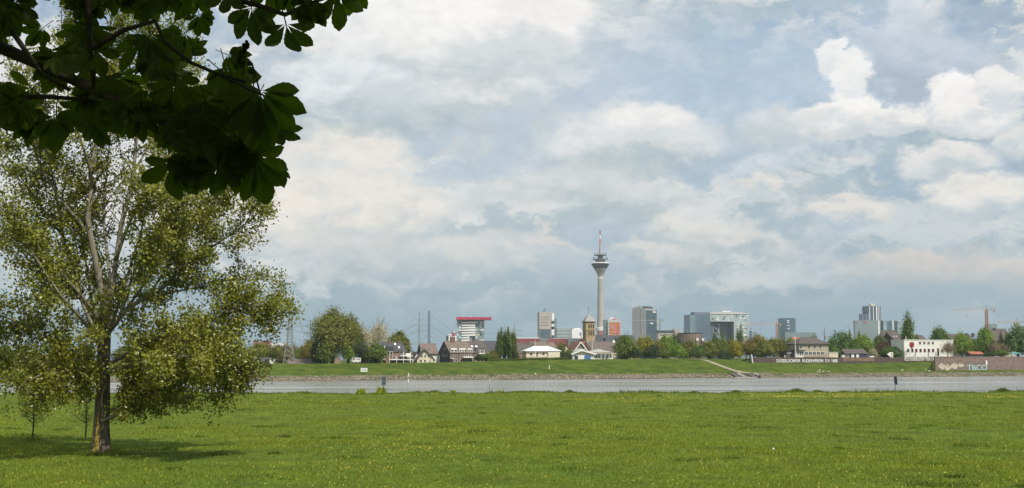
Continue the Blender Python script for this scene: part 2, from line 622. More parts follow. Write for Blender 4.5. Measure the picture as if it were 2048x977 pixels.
def water_mat():
    m = bpy.data.materials.new('river_water')
    m.use_nodes = True
    t = NT(m.node_tree)
    o = t.n('ShaderNodeOutputMaterial')
    b = t.n('ShaderNodeBsdfPrincipled')
    v = t.n('ShaderNodeTexCoord').outputs['Object']
    patch = t.rng(t.noise(t.vec('MULTIPLY', v, (0.014, 0.10, 1)), 1.0, 7.0, 0.68), 0.25, 0.75)
    t.put(b.inputs['Base Color'], t.mix(patch, (0.13, 0.14, 0.135), (0.34, 0.345, 0.335)))
    t.put(b.inputs['Roughness'], t.rng(patch, 0.3, 0.7, 0.10, 0.24))
    b.inputs['IOR'].default_value = 1.33
    h = t.math('ADD', t.noise(t.vec('MULTIPLY', v, (0.5, 1.0, 1)), 0.9, 5.0, 0.65),
               t.math('MULTIPLY', t.noise(t.vec('MULTIPLY', v, (0.06, 0.22, 1)), 1.0, 4.0, 0.6), 2.2))
    bp = t.n('ShaderNodeBump')
    bp.inputs['Strength'].default_value = 0.9
    bp.inputs['Distance'].default_value = 0.7
    t.put(bp.inputs['Height'], h)
    t.put(b.inputs['Normal'], bp.outputs[0])
    t.t.links.new(b.outputs[0], o.inputs[0])
    return m


mb = MB()
mb.add([(-2990, -150, WATER), (2990, -150, WATER), (2990, 900, WATER), (-2990, 900, WATER)], [(0, 1, 2, 3)])
# the sheet runs under both banks
mb.build('river', water_mat(), kind='structure')

# path down the dike to the landing
pathm = mat('path_gravel', (0.27, 0.24, 0.17), 0.95, 0.25, 1.5, bump=0.3)
mb = MB()
pts = [(1388, 717.5, 6), (1412, 722, 6), (1437, 731, 7), (1462, 740, 7), (1482, 745.5, 9), (1500, 748, 10), (1522, 747.5, 6), (1548, 746.8, 3)]
prev = None
for px, py, w in pts:
    a, b = hit(px - w * 0.45, py + w * 0.11), hit(px + w * 0.45, py - w * 0.11)
    if prev:
        for k in range(6):
            f0, f1 = k / 6, (k + 1) / 6
            q = [prev[0].lerp(a, f0), prev[0].lerp(a, f1), prev[1].lerp(b, f1), prev[1].lerp(b, f0)]
            q = [(p.x, p.y, far_ground(p.x, p.y) + 0.14) for p in q]
            mb.add(q, [(0, 3, 2, 1)])
    prev = (a, b)
mb.build('path', pathm, kind='structure')

# rip-rap along the far waterline: far too many stones to count
rng = np.random.default_rng(5)
n = 9000
sx = rng.uniform(-185, 262, n)
su = rng.gamma(2.0, 1.3, n)
su = np.where(su > 6.6, rng.uniform(0, 6, n), su)
keep = ~((sx > bank_x(1462, 2)[0]) & (sx < bank_x(1532, 2)[0]))
keep &= rng.random(n) < np.clip(0.35 + 0.65 * (np.sin(sx * 0.045) * 0.5 + np.sin(sx * 0.013 + 2) * 0.5 + 0.5), 0.25, 1)
sx, su = sx[keep], su[keep]
n = len(sx)
sz = np.array([far_z(a, b) for a, b in zip(sx, su)])
r = rng.uniform(0.14, 0.42, n) * (1 + 0.6 * (rng.random(n) < 0.1))
octa = np.array([[1, 0, 0], [0, 1, 0], [-1, 0, 0], [0, -1, 0], [0, 0, 1], [0, 0, -1]], float)
tri = np.array([[0, 1, 4], [1, 2, 4], [2, 3, 4], [3, 0, 4], [1, 0, 5], [2, 1, 5], [3, 2, 5], [0, 3, 5]])
V = octa[None] * (r[:, None, None] * rng.uniform(0.6, 1.25, (n, 6, 1))) * np.array([1.2, 1.0, 0.75])
ang = rng.uniform(0, 6.28, n)
ca, sa = np.cos(ang), np.sin(ang)
Vx = V[:, :, 0] * ca[:, None] - V[:, :, 1] * sa[:, None]
Vy = V[:, :, 0] * sa[:, None] + V[:, :, 1] * ca[:, None]
V = np.stack([Vx + sx[:, None], Vy + (su + Yb(sx))[:, None], V[:, :, 2] + (sz + r * 0.25)[:, None]], -1)
T = (np.arange(n)[:, None, None] * 6 + tri[None]).reshape(-1, 3)
tn = np.repeat(rng.uniform(0.72, 1.2, (n, 1)) * np.array([[1, 0.97, 0.9]]), 6, axis=0)
stm = mat('bank_stone', (0.25, 0.225, 0.18), 0.9, 0.2, 1.5, tint=True, spec=0.15)
put('bank_stones', np_mesh('bank_stones', V.reshape(-1, 3), T, stm, tn), kind='stuff')
tag(bpy.data.objects['bank_stones'], 'loose pale riprap stones along the far waterline', 'stones')


# ---------------------------------------------------------------- meadow grass (nobody could count it)
def grass():
    rng = np.random.default_rng(11)
    bands = [(46, 62, 70, 1.0), (62, 80, 42, 1.15), (80, 110, 17, 1.5), (110, 150, 7, 2.0), (150, 196, 5, 2.3)]
    P0, H, W, TN = [], [], [], []

    def patch(x, y, s, o=0.0):
        return np.sin(x * s + o) * np.cos(y * s * 1.7 + o * 2) + 0.6 * np.sin(x * s * 2.3 + y * s * 1.1 + o) + 0.4 * np.cos(x * s * 4.1 - y * s * 5.3 + o)
    for y0, y1, dens, sc in bands:
        area = 0.9 * (y1 * y1 - y0 * y0) / 2 * 1.06
        n = int(area * dens)
        y = np.sqrt(rng.uniform(y0 * y0, y1 * y1, n))
        x = rng.uniform(-0.455, 0.455, n) * y
        ok = y < Ye(x) + 1.0
        x, y = x[ok], y[ok]
        p = patch(x, y, 0.055, 2.0) * 0.55 + patch(x, y, 0.16) * 0.4 + patch(x, y, 0.5, 1.0) * 0.3
        h = rng.uniform(0.05, 0.15, len(x)) * (1 + 0.25 * p) * (0.85 + 0.15 * sc)
        w = rng.uniform(0.012, 0.026, len(x)) * sc * 1.25
        tn = np.stack([1.0 + 0.20 * p, 1.0 + 0.10 * p, 0.95 - 0.1 * p], -1) * rng.uniform(0.75, 1.3, (len(x), 1))
        P0.append(np.stack([x, y], -1)); H.append(h); W.append(w); TN.append(tn)
    # rank darker tussocks
    for _ in range(240):
        y = math.sqrt(rng.uniform(48 ** 2, 190 ** 2))
        x = rng.uniform(-0.45, 0.45) * y
        k = int(rng.uniform(20, 130)) if y < 100 else int(rng.uniform(8, 40))
        rr = rng.uniform(0.12, 0.55) * (1 + y / 260)
        q = rng.normal(size=(k, 2)) * np.array([rr, rr * 0.8]) + np.array([x, y])
        P0.append(q); H.append(rng.uniform(0.08, 0.24, k)); W.append(rng.uniform(0.02, 0.035, k) * (1 + y / 90))
        TN.append(np.array([[0.72, 0.82, 0.9]]) * rng.uniform(0.7, 1.1, (k, 1)) * rng.uniform(.75, 1.15))
    # weeds and scrub along the edge of the bank
    for _ in range(520):
        x = rng.uniform(-95, 105)
        y = float(Ye(x)) + rng.uniform(-3.5, 0.6)
        k = 26
        hh = rng.uniform(0.12, 0.45) * (2.2 if rng.random() < 0.04 else 1)
        q = rng.normal(size=(k, 2)) * np.array([rng.uniform(0.3, 1.3), 0.4]) + np.array([x, y])
        P0.append(q); H.append(rng.uniform(0.4, 1.0, k) * hh); W.append(rng.uniform(0.05, 0.10, k))
        TN.append(np.array([[0.8, 0.85, 0.9]]) * rng.uniform(0.55, 1.2, (k, 1)))
    # longer grass left standing round the foot of the big poplar and the saplings
    for px, py, rad, k in ((200, 911, 1.0, 900), (65, 882, .5, 160), (171, 878, .5, 160)):
        d = pix_dir(px, py)
        y = -EYE / d.z * d.y
        a = rng.uniform(0, 6.28, k)
        q = np.stack([np.cos(a), np.sin(a)], -1) * (rad * rng.uniform(.5, 1.3, (k, 1))) + np.array([PX(px, y, py), y])
        P0.append(q); H.append(rng.uniform(.12, .38, k)); W.append(rng.uniform(.015, .03, k)); TN.append(rng.uniform(.7, 1.1, (k, 1)) * np.array([[.9, .95, .9]]))
    for px, wd, hh, yel in [(1605, 24, 0.75, 0), (1650, 18, 0.5, 0), (1140, 14, 0.55, 0), (1395, 14, 0.35, 0), (722, 10, 1.1, 1), (762, 13, 1.3, 1), (905, 6, 0.6, 1), (2040, 16, 0.7, 0), (1000, 8, 0.4, 1), (1480, 12, 0.4, 0), (870, 20, 0.4, 0)]:
        y = 192.0
        x = PX(px, y, 787)
        k = 420
        q = rng.normal(size=(k, 2)) * np.array([wd * 0.08 * 0.5, 0.5]) + np.array([x, float(Ye(x)) - 0.8])
        fall = np.exp(-((q[:, 0] - x) / (wd * 0.08 * 0.6)) ** 2)
        P0.append(q); H.append(rng.uniform(0.3, 1.0, k) * hh * fall + 0.1); W.append(rng.uniform(0.05, 0.1, k))
        TN.append((np.array([[1.5, 1.35, 1.0]]) if yel else np.array([[0.6, 0.7, 0.8]])) * rng.uniform(0.6, 1.2, (k, 1)))
    p0, h, w, tn = np.concatenate(P0), np.concatenate(H), np.concatenate(W), np.concatenate(TN)
    n = len(p0)
    z = near_z(p0[:, 0], p0[:, 1])
    base = np.stack([p0[:, 0], p0[:, 1], z - 0.02], -1)
    V = np.empty((n, 2, 3, 3), dtype=np.float32)
    for b in range(2):
        a = rng.uniform(0, 6.28, n)
        d = np.stack([np.cos(a), np.sin(a), np.zeros(n)], -1)
        off = rng.normal(size=(n, 3)) * (w * 1.2)[:, None] * np.array([1, 1, 0])
        lean = rng.normal(size=(n, 3)) * np.array([0.35, 0.35, 0.0]) + np.array([0.10, 0.0, 0])
        tip = base + off + (lean + np.array([0, 0, 1.0])) * (h * rng.uniform(0.7, 1.15, n))[:, None]
        V[:, b, 0] = base + off - d * w[:, None]
        V[:, b, 1] = base + off + d * w[:, None]
        V[:, b, 2] = tip
    T = np.arange(n * 6, dtype=np.int32).reshape(-1, 3)
    gm = mat('grass_blade', (0.192, 0.240, 0.028), 0.6, 0.12, 0.3, spec=0.25, tint=True, trans=0.3)
    o = put('grass', np_mesh('grass', V.reshape(-1, 3), T, gm, np.repeat(tn, 6, axis=0)), kind='stuff')
    tag(o, 'meadow grass with rank tussocks running to the river edge', 'grass')
    # buttercups: patches of small yellow heads
    fp = []
    spots = [(820, 905, 190, 24, 200), (680, 935, 130, 12, 70), (870, 900, 80, 8, 50), (1640, 792, 330, 5, 420), (1300, 798, 200, 6, 200), (1700, 794, 120, 3, 160), (900, 791, 200, 3, 90),
             (1560, 795, 70, 3, 110), (2000, 795, 60, 3, 90), (1250, 805, 70, 4, 60), (90, 826, 70, 6, 60)]
    for px, py, hw, hh, k in spots:
        for _ in range(k):
            fp.append((px + rng.normal() * hw * 0.5, py + rng.normal() * hh * 0.5))
    for _ in range(600):
        fp.append((rng.uniform(0, 2048), 977 - 120 * rng.random() ** 1.6))
    for _ in range(120):
        fp.append((rng.uniform(300, 2048), rng.uniform(790, 900)))
    vs, ts = [], []
    for px, py in fp:
        d = pix_dir(px, max(py, 787))
        Y = -EYE / d.z * d.y
        x = d.x / d.y * Y
        if Y > float(Ye(x)) - 0.5 or Y < 40:
            continue
        s = rng.uniform(0.010, 0.022) * (1 + Y / 130)
        c = np.array([x, Y, float(near_z(x, Y)) + rng.uniform(0.08, 0.18)])
        k = len(vs)
        for j in range(5):
            q = j * 1.2566
            vs.append(c + np.array([math.cos(q) * s, -s * 0.45 + math.sin(q) * s * 0.5, math.sin(q) * s * 0.8]))
        ts += [(k, k + 1, k + 2), (k, k + 2, k + 3), (k, k + 3, k + 4)]
    fm = mat('buttercup_yellow', (0.46, 0.37, 0.03), 0.6, 0.15, 3.0)
    o = put('buttercups', np_mesh('buttercups', np.array(vs), np.array(ts), fm), kind='stuff')
    tag(o, 'yellow buttercup heads scattered in drifts over the meadow', 'flowers')


grass()

# ================================================================ TREES
BARK = mat('poplar_bark', (0.15, 0.125, 0.09), 0.95, 0.45, 1.6, bump=1.0, bscale=7, spec=0.1, stretch=(3, 3, 0.7), c2=(0.22, 0.19, 0.14))
BARKD = mat('dark_bark', (0.06, 0.05, 0.038), 0.95, 0.3, 3.0, bump=0.6, spec=0.1)
LICHEN = mat('lichen', (0.34, 0.24, 0.05), 0.95, 0.4, 4.0, spec=0.1)
POPLEAF = mat('poplar_leaf', (0.190, 0.208, 0.030), 0.36, 0.12, 0.8, spec=0.5, tint=True, trans=0.34)


def spline(pts, n):
    """Catmull-Rom through (x,y,z,r) rows"""
    p = np.array(pts, float)
    p = np.vstack([2 * p[0] - p[1], p, 2 * p[-1] - p[-2]])
    out = []
    for i in range(1, len(p) - 2):
        for k in range(n):
            t = k / n
            a, b, c, d = p[i - 1], p[i], p[i + 1], p[i + 2]
            out.append(0.5 * ((2 * b) + (c - a) * t + (2 * a - 5 * b + 4 * c - d) * t * t + (3 * b - a - 3 * c + d) * t ** 3))
    out.append(p[-2])
    return np.array(out)


def big_poplar():
    rng = np.random.default_rng(21)
    d = pix_dir(200, 910)
    Y0 = -EYE / d.z * d.y
    b = P(200, 910, Y0)
    b.z = float(near_z(b.x, b.y))
    root = thing('poplar_tree', 'tall many-stemmed poplar with glossy olive leaves standing alone on the meadow', 'tree', b)

    def L(px, py, dy=0.0):
        q = P(px, py, Y0 + dy)
        return np.array([q.x - b.x, dy, q.z - b.z])
    limbs = []

    def limb(pts, r0, r1, lead=True):
        k = len(pts)
        rows = []
        for i, p in enumerate(pts):
            f = i / (k - 1)
            c = L(*p) + (rng.normal(size=3) * 0.05 if 0 < i else 0)
            rows.append([*c, 0.82 * r0 * (1 - f) ** 0.8 + r1 * (1 - (1 - f) ** 0.8)])
        limbs.append(spline(rows, 5))
    trunk_rows = []
    for (px, py, r) in [(199, 920, 0.86), (200, 907, 0.62), (202, 888, 0.50), (203, 850, 0.44), (205, 810, 0.42), (206, 760, 0.39), (208, 700, 0.36), (210, 650, 0.33), (212, 605, 0.30), (215, 570, 0.2)]:
        trunk_rows.append([*L(px, py), r])
    trunk = spline(trunk_rows, 4)
    # limbs traced where the photograph shows them, then others towards and away from the viewer
    limb([(211, 625, 0), (197, 560, -.2), (184, 500, -.4), (178, 440, -.4), (180, 390, -.2), (186, 330, 0), (195, 270, .2), (204, 200, .3), (214, 110, .4), (224, 20, .4), (230, -60, .5)], .25, .03)
    limb([(213, 625, 0), (226, 560, .3), (233, 500, .5), (245, 440, .6), (258, 390, .8), (268, 330, 1.0), (276, 260, 1.3), (286, 180, 1.6), (296, 90, 1.8), (300, 20, 2)], .22, .03)
    limb([(222, 575, .2), (214, 500, .9), (209, 440, 1.3), (211, 390, 1.5), (215, 330, 1.8), (224, 250, 2.2), (236, 150, 2.6)], .13, .02)
    limb([(232, 520, .3), (262, 440, -.5), (300, 380, -1.0), (335, 320, -1.3), (360, 250, -1.6), (380, 170, -2)], .12, .02)
    limb([(211, 670, 0), (240, 640, -.9), (256, 585, -1.3), (277, 530, -1.6), (305, 492, -1.7), (340, 440, -1.8), (380, 390, -2)], .13, .02)
    limb([(211, 660, 0), (262, 612, .8), (320, 580, 1.2), (370, 535, 1.4), (425, 495, 1.5), (480, 455, 1.4), (520, 425, 1.2)], .17, .02)
    limb([(300, 590, 1.0), (345, 510, 2.2), (400, 440, 2.8), (450, 390, 3.2), (480, 350, 3.4)], .10, .02)
    limb([(208, 735, 0), (260, 705, -1.0), (330, 672, -1.6), (420, 640, -1.8), (490, 618, -1.8), (545, 610, -1.6)], .17, .02)
    limb([(330, 672, -1.6), (390, 690, -2.3), (440, 715, -2.6), (480, 745, -2.6)], .08, .015)
    limb([(206, 842, -.1), (232, 832, -.5), (262, 812, -.9), (285, 782, -1.2), (325, 755, -1.5), (380, 740, -1.6), (430, 752, -1.6), (462, 780, -1.4)], .17, .02)
    limb([(206, 815, 0), (240, 818, .6), (270, 800, 1.4), (310, 780, 2.2), (370, 765, 2.8)], .08, .015)
    limb([(208, 700, 0), (172, 625, .7), (152, 560, 1.0), (132, 480, 1.2), (112, 400, 1.3), (96, 300, 1.3), (85, 220, 1.2)], .18, .02)
    limb([(206, 765, 0), (150, 705, -1.0), (80, 665, -1.8), (0, 630, -2.2), (-80, 610, -2.4)], .15, .02)
    limb([(208, 655, 0), (165, 590, -1.2), (100, 520, -2.0), (30, 445, -2.4), (-40, 385, -2.6)], .15, .02)
    limb([(180, 470, -.4), (125, 400, -1.0), (78, 320, -1.4), (55, 220, -1.6), (45, 130, -1.7)], .11, .02)
    limb([(206, 800, 0), (160, 770, 1.4), (90, 745, 2.4), (20, 735, 3.0), (-50, 740, 3.2)], .12, .015)
    limb([(207, 790, 0), (180, 765, -1.6), (140, 748, -3.2), (95, 748, -4.4), (50, 765, -5)], .10, .015)
    limb([(209, 690, 0), (235, 610, -2.4), (262, 530, -4.0), (285, 450, -5.0), (300, 370, -5.6)], .13, .02)
    limb([(209, 700, 0), (190, 620, 2.6), (175, 540, 4.4), (160, 450, 5.4), (150, 350, 6)], .13, .02)
    limb([(209, 680, 0), (250, 620, 2.8), (300, 550, 4.6), (350, 480, 5.8), (390, 410, 6.4)], .13, .02)
    limb([(208, 710, 0), (170, 650, -2.6), (120, 590, -4.4), (70, 520, -5.4), (30, 450, -6)], .13, .02)
    limb([(207, 750, 0), (260, 720, 2.2), (320, 700, 4.2), (390, 690, 5.6), (440, 690, 6.4)], .12, .015)
    limb([(207, 750, 0), (270, 730, -2.4), (330, 715, -4.2), (390, 715, -5.4), (430, 730, -6.0)], .11, .015)
    limb([(190, 380, 0), (165, 300, -1.8), (140, 200, -2.6), (125, 90, -3), (120, 0, -3.2)], .10, .02)
    limb([(265, 350, 1), (310, 260, 2.4), (345, 160, 3), (370, 60, 3.2)], .09, .02)
    limb([(130, 480, 1.2), (70, 400, 2.4), (10, 300, 3.2), (-40, 200, 3.6)], .09, .02)
    limb([(320, 590, 1.2), (400, 575, 2.2), (470, 560, 2.8), (530, 560, 3.0)], .08, .015)

    leaves, lnorm = [], []
    tw = MB()
    br = MB()

    def twig_leaves(p0, p1, n, spread):
        t = rng.random((n, 1)) ** 0.7
        c = p0 + (p1 - p0) * t + rng.normal(size=(n, 3)) * spread
        leaves.append(c)
        out = c - np.array([0, 0, 11.0])
        out[:, 2] *= 0.5
        nn = out / (np.linalg.norm(out, axis=1, keepdims=True) + .1) * 0.5 + rng.normal(size=(n, 3)) * 0.75 + np.array([0.15, -0.1, 0.35])
        lnorm.append(nn)

    def inside_gap(p):
        # the open windows in the crown between the stems
        sx = 200 + p[0] * FPX / Y0
        sy = 912 - p[2] * FPX / Y0
        for gx, gy, gw, gh in ((200, 470, 14, 75), (222, 400, 20, 70), (235, 410, 13, 50), (100, 690, 18, 16), (268, 545, 22, 28), (395, 545, 20, 12), (455, 520, 14, 10), (140, 250, 28, 22), (110, 370, 26, 22), (60, 260, 20, 18), (255, 310, 22, 26), (345, 590, 20, 16), (310, 200, 24, 26), (90, 120, 30, 30), (500, 560, 12, 8)):
            if ((sx - gx) / gw) ** 2 + ((sy - gy) / gh) ** 2 < 1:
                return rng.random() < 0.93
        if 160 < sx < 300 and 260 < sy < 620 and p[1] < 2.5:
            return rng.random() < 0.88
        return False

    for li, l in enumerate(limbs):
        br.tube(l[:, :3], list(l[:, 3]), 8)
        k = len(l)
        length = np.linalg.norm(np.diff(l[:, :3], axis=0), axis=1).sum()
        for i in range(int(k * 0.22), k):
            f = i / (k - 1)
            nb = 2 if rng.random() < 0.65 else 1
            if length < 7:
                nb = 1 if rng.random() < 0.8 else 2
            for _ in range(nb):
                tdir = l[min(i + 1, k - 1), :3] - l[max(i - 1, 0), :3]
                tdir /= np.linalg.norm(tdir) + 1e-9
                side = rng.normal(size=3)
                side -= tdir * side.dot(tdir)
                side /= np.linalg.norm(side) + 1e-9
                dirv = tdir * rng.uniform(0.3, 0.9) + side * rng.uniform(0.6, 1.0) + np.array([0, 0, rng.uniform(-0.15, 0.5)])
                dirv /= np.linalg.norm(dirv)
                ln = rng.uniform(1.0, 3.0) * (1.15 - 0.5 * f)
                p0 = l[i, :3]
                mid = p0 + dirv * ln * 0.5 + rng.normal(size=3) * 0.1
                p1 = p0 + dirv * ln + np.array([0, 0, -0.12 * ln])
                if p1[2] < 2.0:
                    continue
                tw.tube([p0, mid, p1], [min(0.035, l[i, 3] * 0.6), 0.022, 0.008], 4, cap=False)
                for _ in range(int(3 + ln * 2.6)):
                    t = rng.uniform(0.25, 1.0)
                    q0 = p0 + (p1 - p0) * t
                    q1 = q0 + (dirv * 0.5 + rng.normal(size=3) * 0.6 + np.array([0, 0, 0.05])) * rng.uniform(0.3, 0.85)
                    if inside_gap(q1):
                        continue
                    tw.tube([q0, q1], [0.010, 0.004], 3, cap=False)
                    twig_leaves(q0, q1, int(rng.uniform(19, 35)), 0.24)
    # hanging sprays under the lowest boughs
    for l in (limbs[9], limbs[8], limbs[7], limbs[12], limbs[15], limbs[16]):
        for i in range(int(len(l) * 0.45), len(l)):
            for _ in range(2):
                q0 = l[i, :3] + rng.normal(size=3) * 0.4
                q1 = q0 + np.array([rng.normal() * 0.3, rng.normal() * 0.3, -rng.uniform(0.5, 1.7)])
                if q1[2] < 2.0:
                    continue
                tw.tube([q0, q1], [0.012, 0.004], 3, cap=False)
                twig_leaves(q0, q1, 22, 0.17)
    br_o = br.build('limbs', mat('poplar_limb_bark', (0.22, 0.195, 0.155), 0.9, 0.35, 1.6, bump=0.6, bscale=7, spec=0.15, stretch=(3, 3, .7)), root, smooth=True)
    mb = MB().tube(trunk[:, :3], list(trunk[:, 3]), 16)
    v = np.array(mb.v)
    a = np.arctan2(v[:, 1], v[:, 0])
    flare = 1 + (0.10 * np.sin(a * 5 + 1) + 0.06 * np.sin(a * 9)) * np.clip(1.6 - v[:, 2] * 0.5, 0.25, 1.4)
    ax = np.interp(v[:, 2], trunk[:, 2], trunk[:, 0])
    v[:, 0] = ax + (v[:, 0] - ax) * flare
    v[:, 1] = v[:, 1] * flare
    mb.v = [tuple(q) for q in v]
    tr = mb.build('trunk', BARK, root, smooth=True)
    # ochre lichen stain and a pale torn strip of bark on the trunk
    lm = MB()
    for zz in np.linspace(0.15, 2.3, 12):
        c = [np.interp(zz, trunk[:, 2], trunk[:, j]) for j in (0, 3)]
        wdt = 0.17 * (1 - zz / 2.6)
        lm.add([(c[0] - wdt - .05, -c[1] * 1.13 - .0, zz), (c[0] + wdt - .05, -c[1] * 1.13, zz + .02), (c[0] + wdt * .8 - .05, -c[1] * 1.12, zz + .2), (c[0] - wdt * .8 - .05, -c[1] * 1.12, zz + .2)], [(0, 1, 2, 3)])
    lm.build('lichen_stain', LICHEN, tr)
    pale = mat('torn_wood', (0.52, 0.40, 0.28), 0.8, 0.2, 4)
    q = [L(207, 690, -.44), L(205, 660, -.42), L(206, 625, -.4)]
    MB().tube(q, [0.05, 0.07, 0.03], 6).build('torn_bark', pale, tr)
    MB().tube([L(204, 815, -.5), L(203, 800, -.55), L(206, 783, -.5), L(212, 770, -.4)], [0.02, 0.03, 0.03, 0.02], 6).build('bare_sprout', pale, tr)
    tw.build('twigs', BARKD, root, kind='stuff')
    c = np.concatenate(leaves)
    nn = np.concatenate(lnorm)
    keep = np.array([True] * len(c))
    keep[c[:, 2] < 1.75] = False
    c, nn = c[keep], nn[keep]
    size = rng.uniform(0.12, 0.21, len(c))
    v, t = leaf_cloud(c, nn, size, rng, asp=0.85)
    clump = 0.5 + 0.5 * np.sin(c[:, 0] * 1.1 + 2) * np.sin(c[:, 2] * 0.9) * np.cos(c[:, 1] * 0.8)
    tn = rng.uniform(0.55, 1.4, (len(c), 1)) * (np.array([[1.0, 1.0, 0.9]]) + clump[:, None] * np.array([[0.15, 0.02, -0.1]]))
    put('crown', np_mesh('crown', v, t, POPLEAF, np.repeat(tn, 4, axis=0)), root, kind='stuff')
    print('poplar leaves', len(c))


big_poplar()


# ---------------------------------------------------------------- far trees: crown prototypes in metres, radius ~4.5, height ~9
def crown_proto(seed, rx, h, n, clumps, leaf, shell=0.55, taper=0.28):
    rng = np.random.default_rng(seed)
    c = rng.normal(size=(clumps, 3))
    c /= np.linalg.norm(c, axis=1, keepdims=True)
    rad = shell + (1 - shell) * rng.random((clumps, 1))
    rad *= 0.82 + 0.22 * rng.random((clumps, 1))
    c = c * rad
    cr = rng.uniform(0.16, 0.34, clumps)
    cs = rng.integers(0, clumps, n)
    p = c[cs] + rng.normal(size=(n, 3)) * cr[cs][:, None] * 0.62
    # egg shape: wider below the middle
    k = 1.0 - taper * np.clip(p[:, 2:3], -1, 1)
    out = p.copy()
    p = p * np.array([rx, rx, h / 2])
    p[:, :2] *= k
    p[:, 2] += h / 2
    nn = out * np.array([1, 1, 0.6]) + rng.normal(size=(n, 3)) * 0.55 + np.array([0, 0, 0.25])
    size = rng.uniform(0.6, 1.3, n) * leaf
    v, t = leaf_cloud(p, nn, size, rng, asp=0.9, bend=0.3)
    tn = np.ones((n, 1)) * rng.uniform(0.72, 1.3, (n, 1)) * rng.uniform(0.85, 1.15, (clumps, 1))[cs]
    return np_mesh('crown', v, t, None, np.repeat(tn * np.ones((1, 3)), 4, axis=0))


def trunk_proto(seed, h, r, limbs=7, reach=3.0, up=0.6):
    rng = random.Random(seed)
    mb = MB()
    top = h
    pts = [(rng.uniform(-.1, .1) * i, rng.uniform(-.1, .1) * i, top * i / 5) for i in range(6)]
    mb.tube(pts, [r * 1.25, r, r * .85, r * .65, r * .4, r * .12], 7)
    for i in range(limbs):
        f = 0.25 + 0.6 * i / limbs
        z = top * f
        a = i * 2.4 + rng.uniform(-.4, .4)
        ln = reach * (1.1 - 0.5 * f) * rng.uniform(.8, 1.1)
        x0, y0 = pts[0][0], pts[0][1]
        mb.tube([(x0, y0, z), (math.cos(a) * ln * .5, math.sin(a) * ln * .5, z + ln * up * .6), (math.cos(a) * ln, math.sin(a) * ln, z + ln * up * 1.4)], [r * .45, r * .28, r * .08], 5)
    return mb.mesh('trunk', None, smooth=True)


PROTO = {
    'broad': [crown_proto(s, 4.5, 9, 5200, 70, 0.44) for s in (1, 2, 3, 4)],
    'dense': [crown_proto(s, 4.5, 9, 6500, 56, 0.42, shell=0.6) for s in (5, 6)],
    'thin': [crown_proto(s, 4.5, 9, 5200, 100, 0.26, shell=0.3) for s in (7, 8)],
    'column': [crown_proto(s, 1.7, 12, 5200, 70, 0.34, shell=0.35, taper=0.10) for s in (9, 10, 11)],
    'cone': [crown_proto(s, 2.4, 9, 2600, 50, 0.32, shell=0.5) for s in (12,)],
    'huge': [crown_proto(s, 7.6, 16, 16000, 130, 0.50, shell=0.45) for s in (13, 14)],
}
for me in PROTO['cone']:
    co = np.empty(len(me.vertices) * 3, dtype=np.float32)
    me.vertices.foreach_get('co', co)
    co = co.reshape(-1, 3)
    co[:, :2] *= (1.35 - 1.15 * np.clip(co[:, 2:3] / 9.0, 0, 1))
    me.vertices.foreach_set('co', co.ravel())
DIMS = {'broad': (4.5, 9), 'dense': (4.5, 9), 'thin': (4.5, 9), 'column': (1.7, 12), 'cone': (2.4, 9), 'huge': (7.6, 16)}
TRUNKS = {'broad': trunk_proto(1, 9, .22), 'dense': trunk_proto(2, 9, .24), 'thin': trunk_proto(3, 9.6, .2, 14, 3.6, .9), 'column': trunk_proto(4, 12, .2, 9, .9, 2.0), 'cone': trunk_proto(5, 9, .18, 6, 1.2, .2), 'huge': trunk_proto(6, 15.5, .55, 12, 5.5, .8)}


def leafm(name, c, trans=0.2, rough=0.6):
    return mat(name, c, rough, 0.15, 0.5, spec=0.2, tint=True, trans=trans)


TREE_MATS = {
    'mid': leafm('leaf_mid_green', (0.130, 0.178, 0.036)), 'olive': leafm('leaf_olive', (0.168, 0.180, 0.036)), 'fresh': leafm('leaf_fresh_green', (0.167, 0.254, 0.032)),
    'tan': leafm('leaf_pale_tan', (0.392, 0.355, 0.217), 0.1), 'dark': leafm('leaf_dark_green', (0.061, 0.094, 0.041)), 'pop': leafm('leaf_poplar_green', (0.108, 0.152, 0.040)),
    'copper': leafm('leaf_copper', (0.123, 0.070, 0.055)), 'yellow': leafm('leaf_yellow_green', (0.268, 0.246, 0.029)), 'orange': leafm('leaf_orange_olive', (0.215, 0.185, 0.040)), 'chest': leafm('leaf_chestnut_green', (0.104, 0.171, 0.041)),
    'brown': leafm('bud_brown', (0.217, 0.167, 0.109), 0.1),
}
tree_rng = random.Random(77)


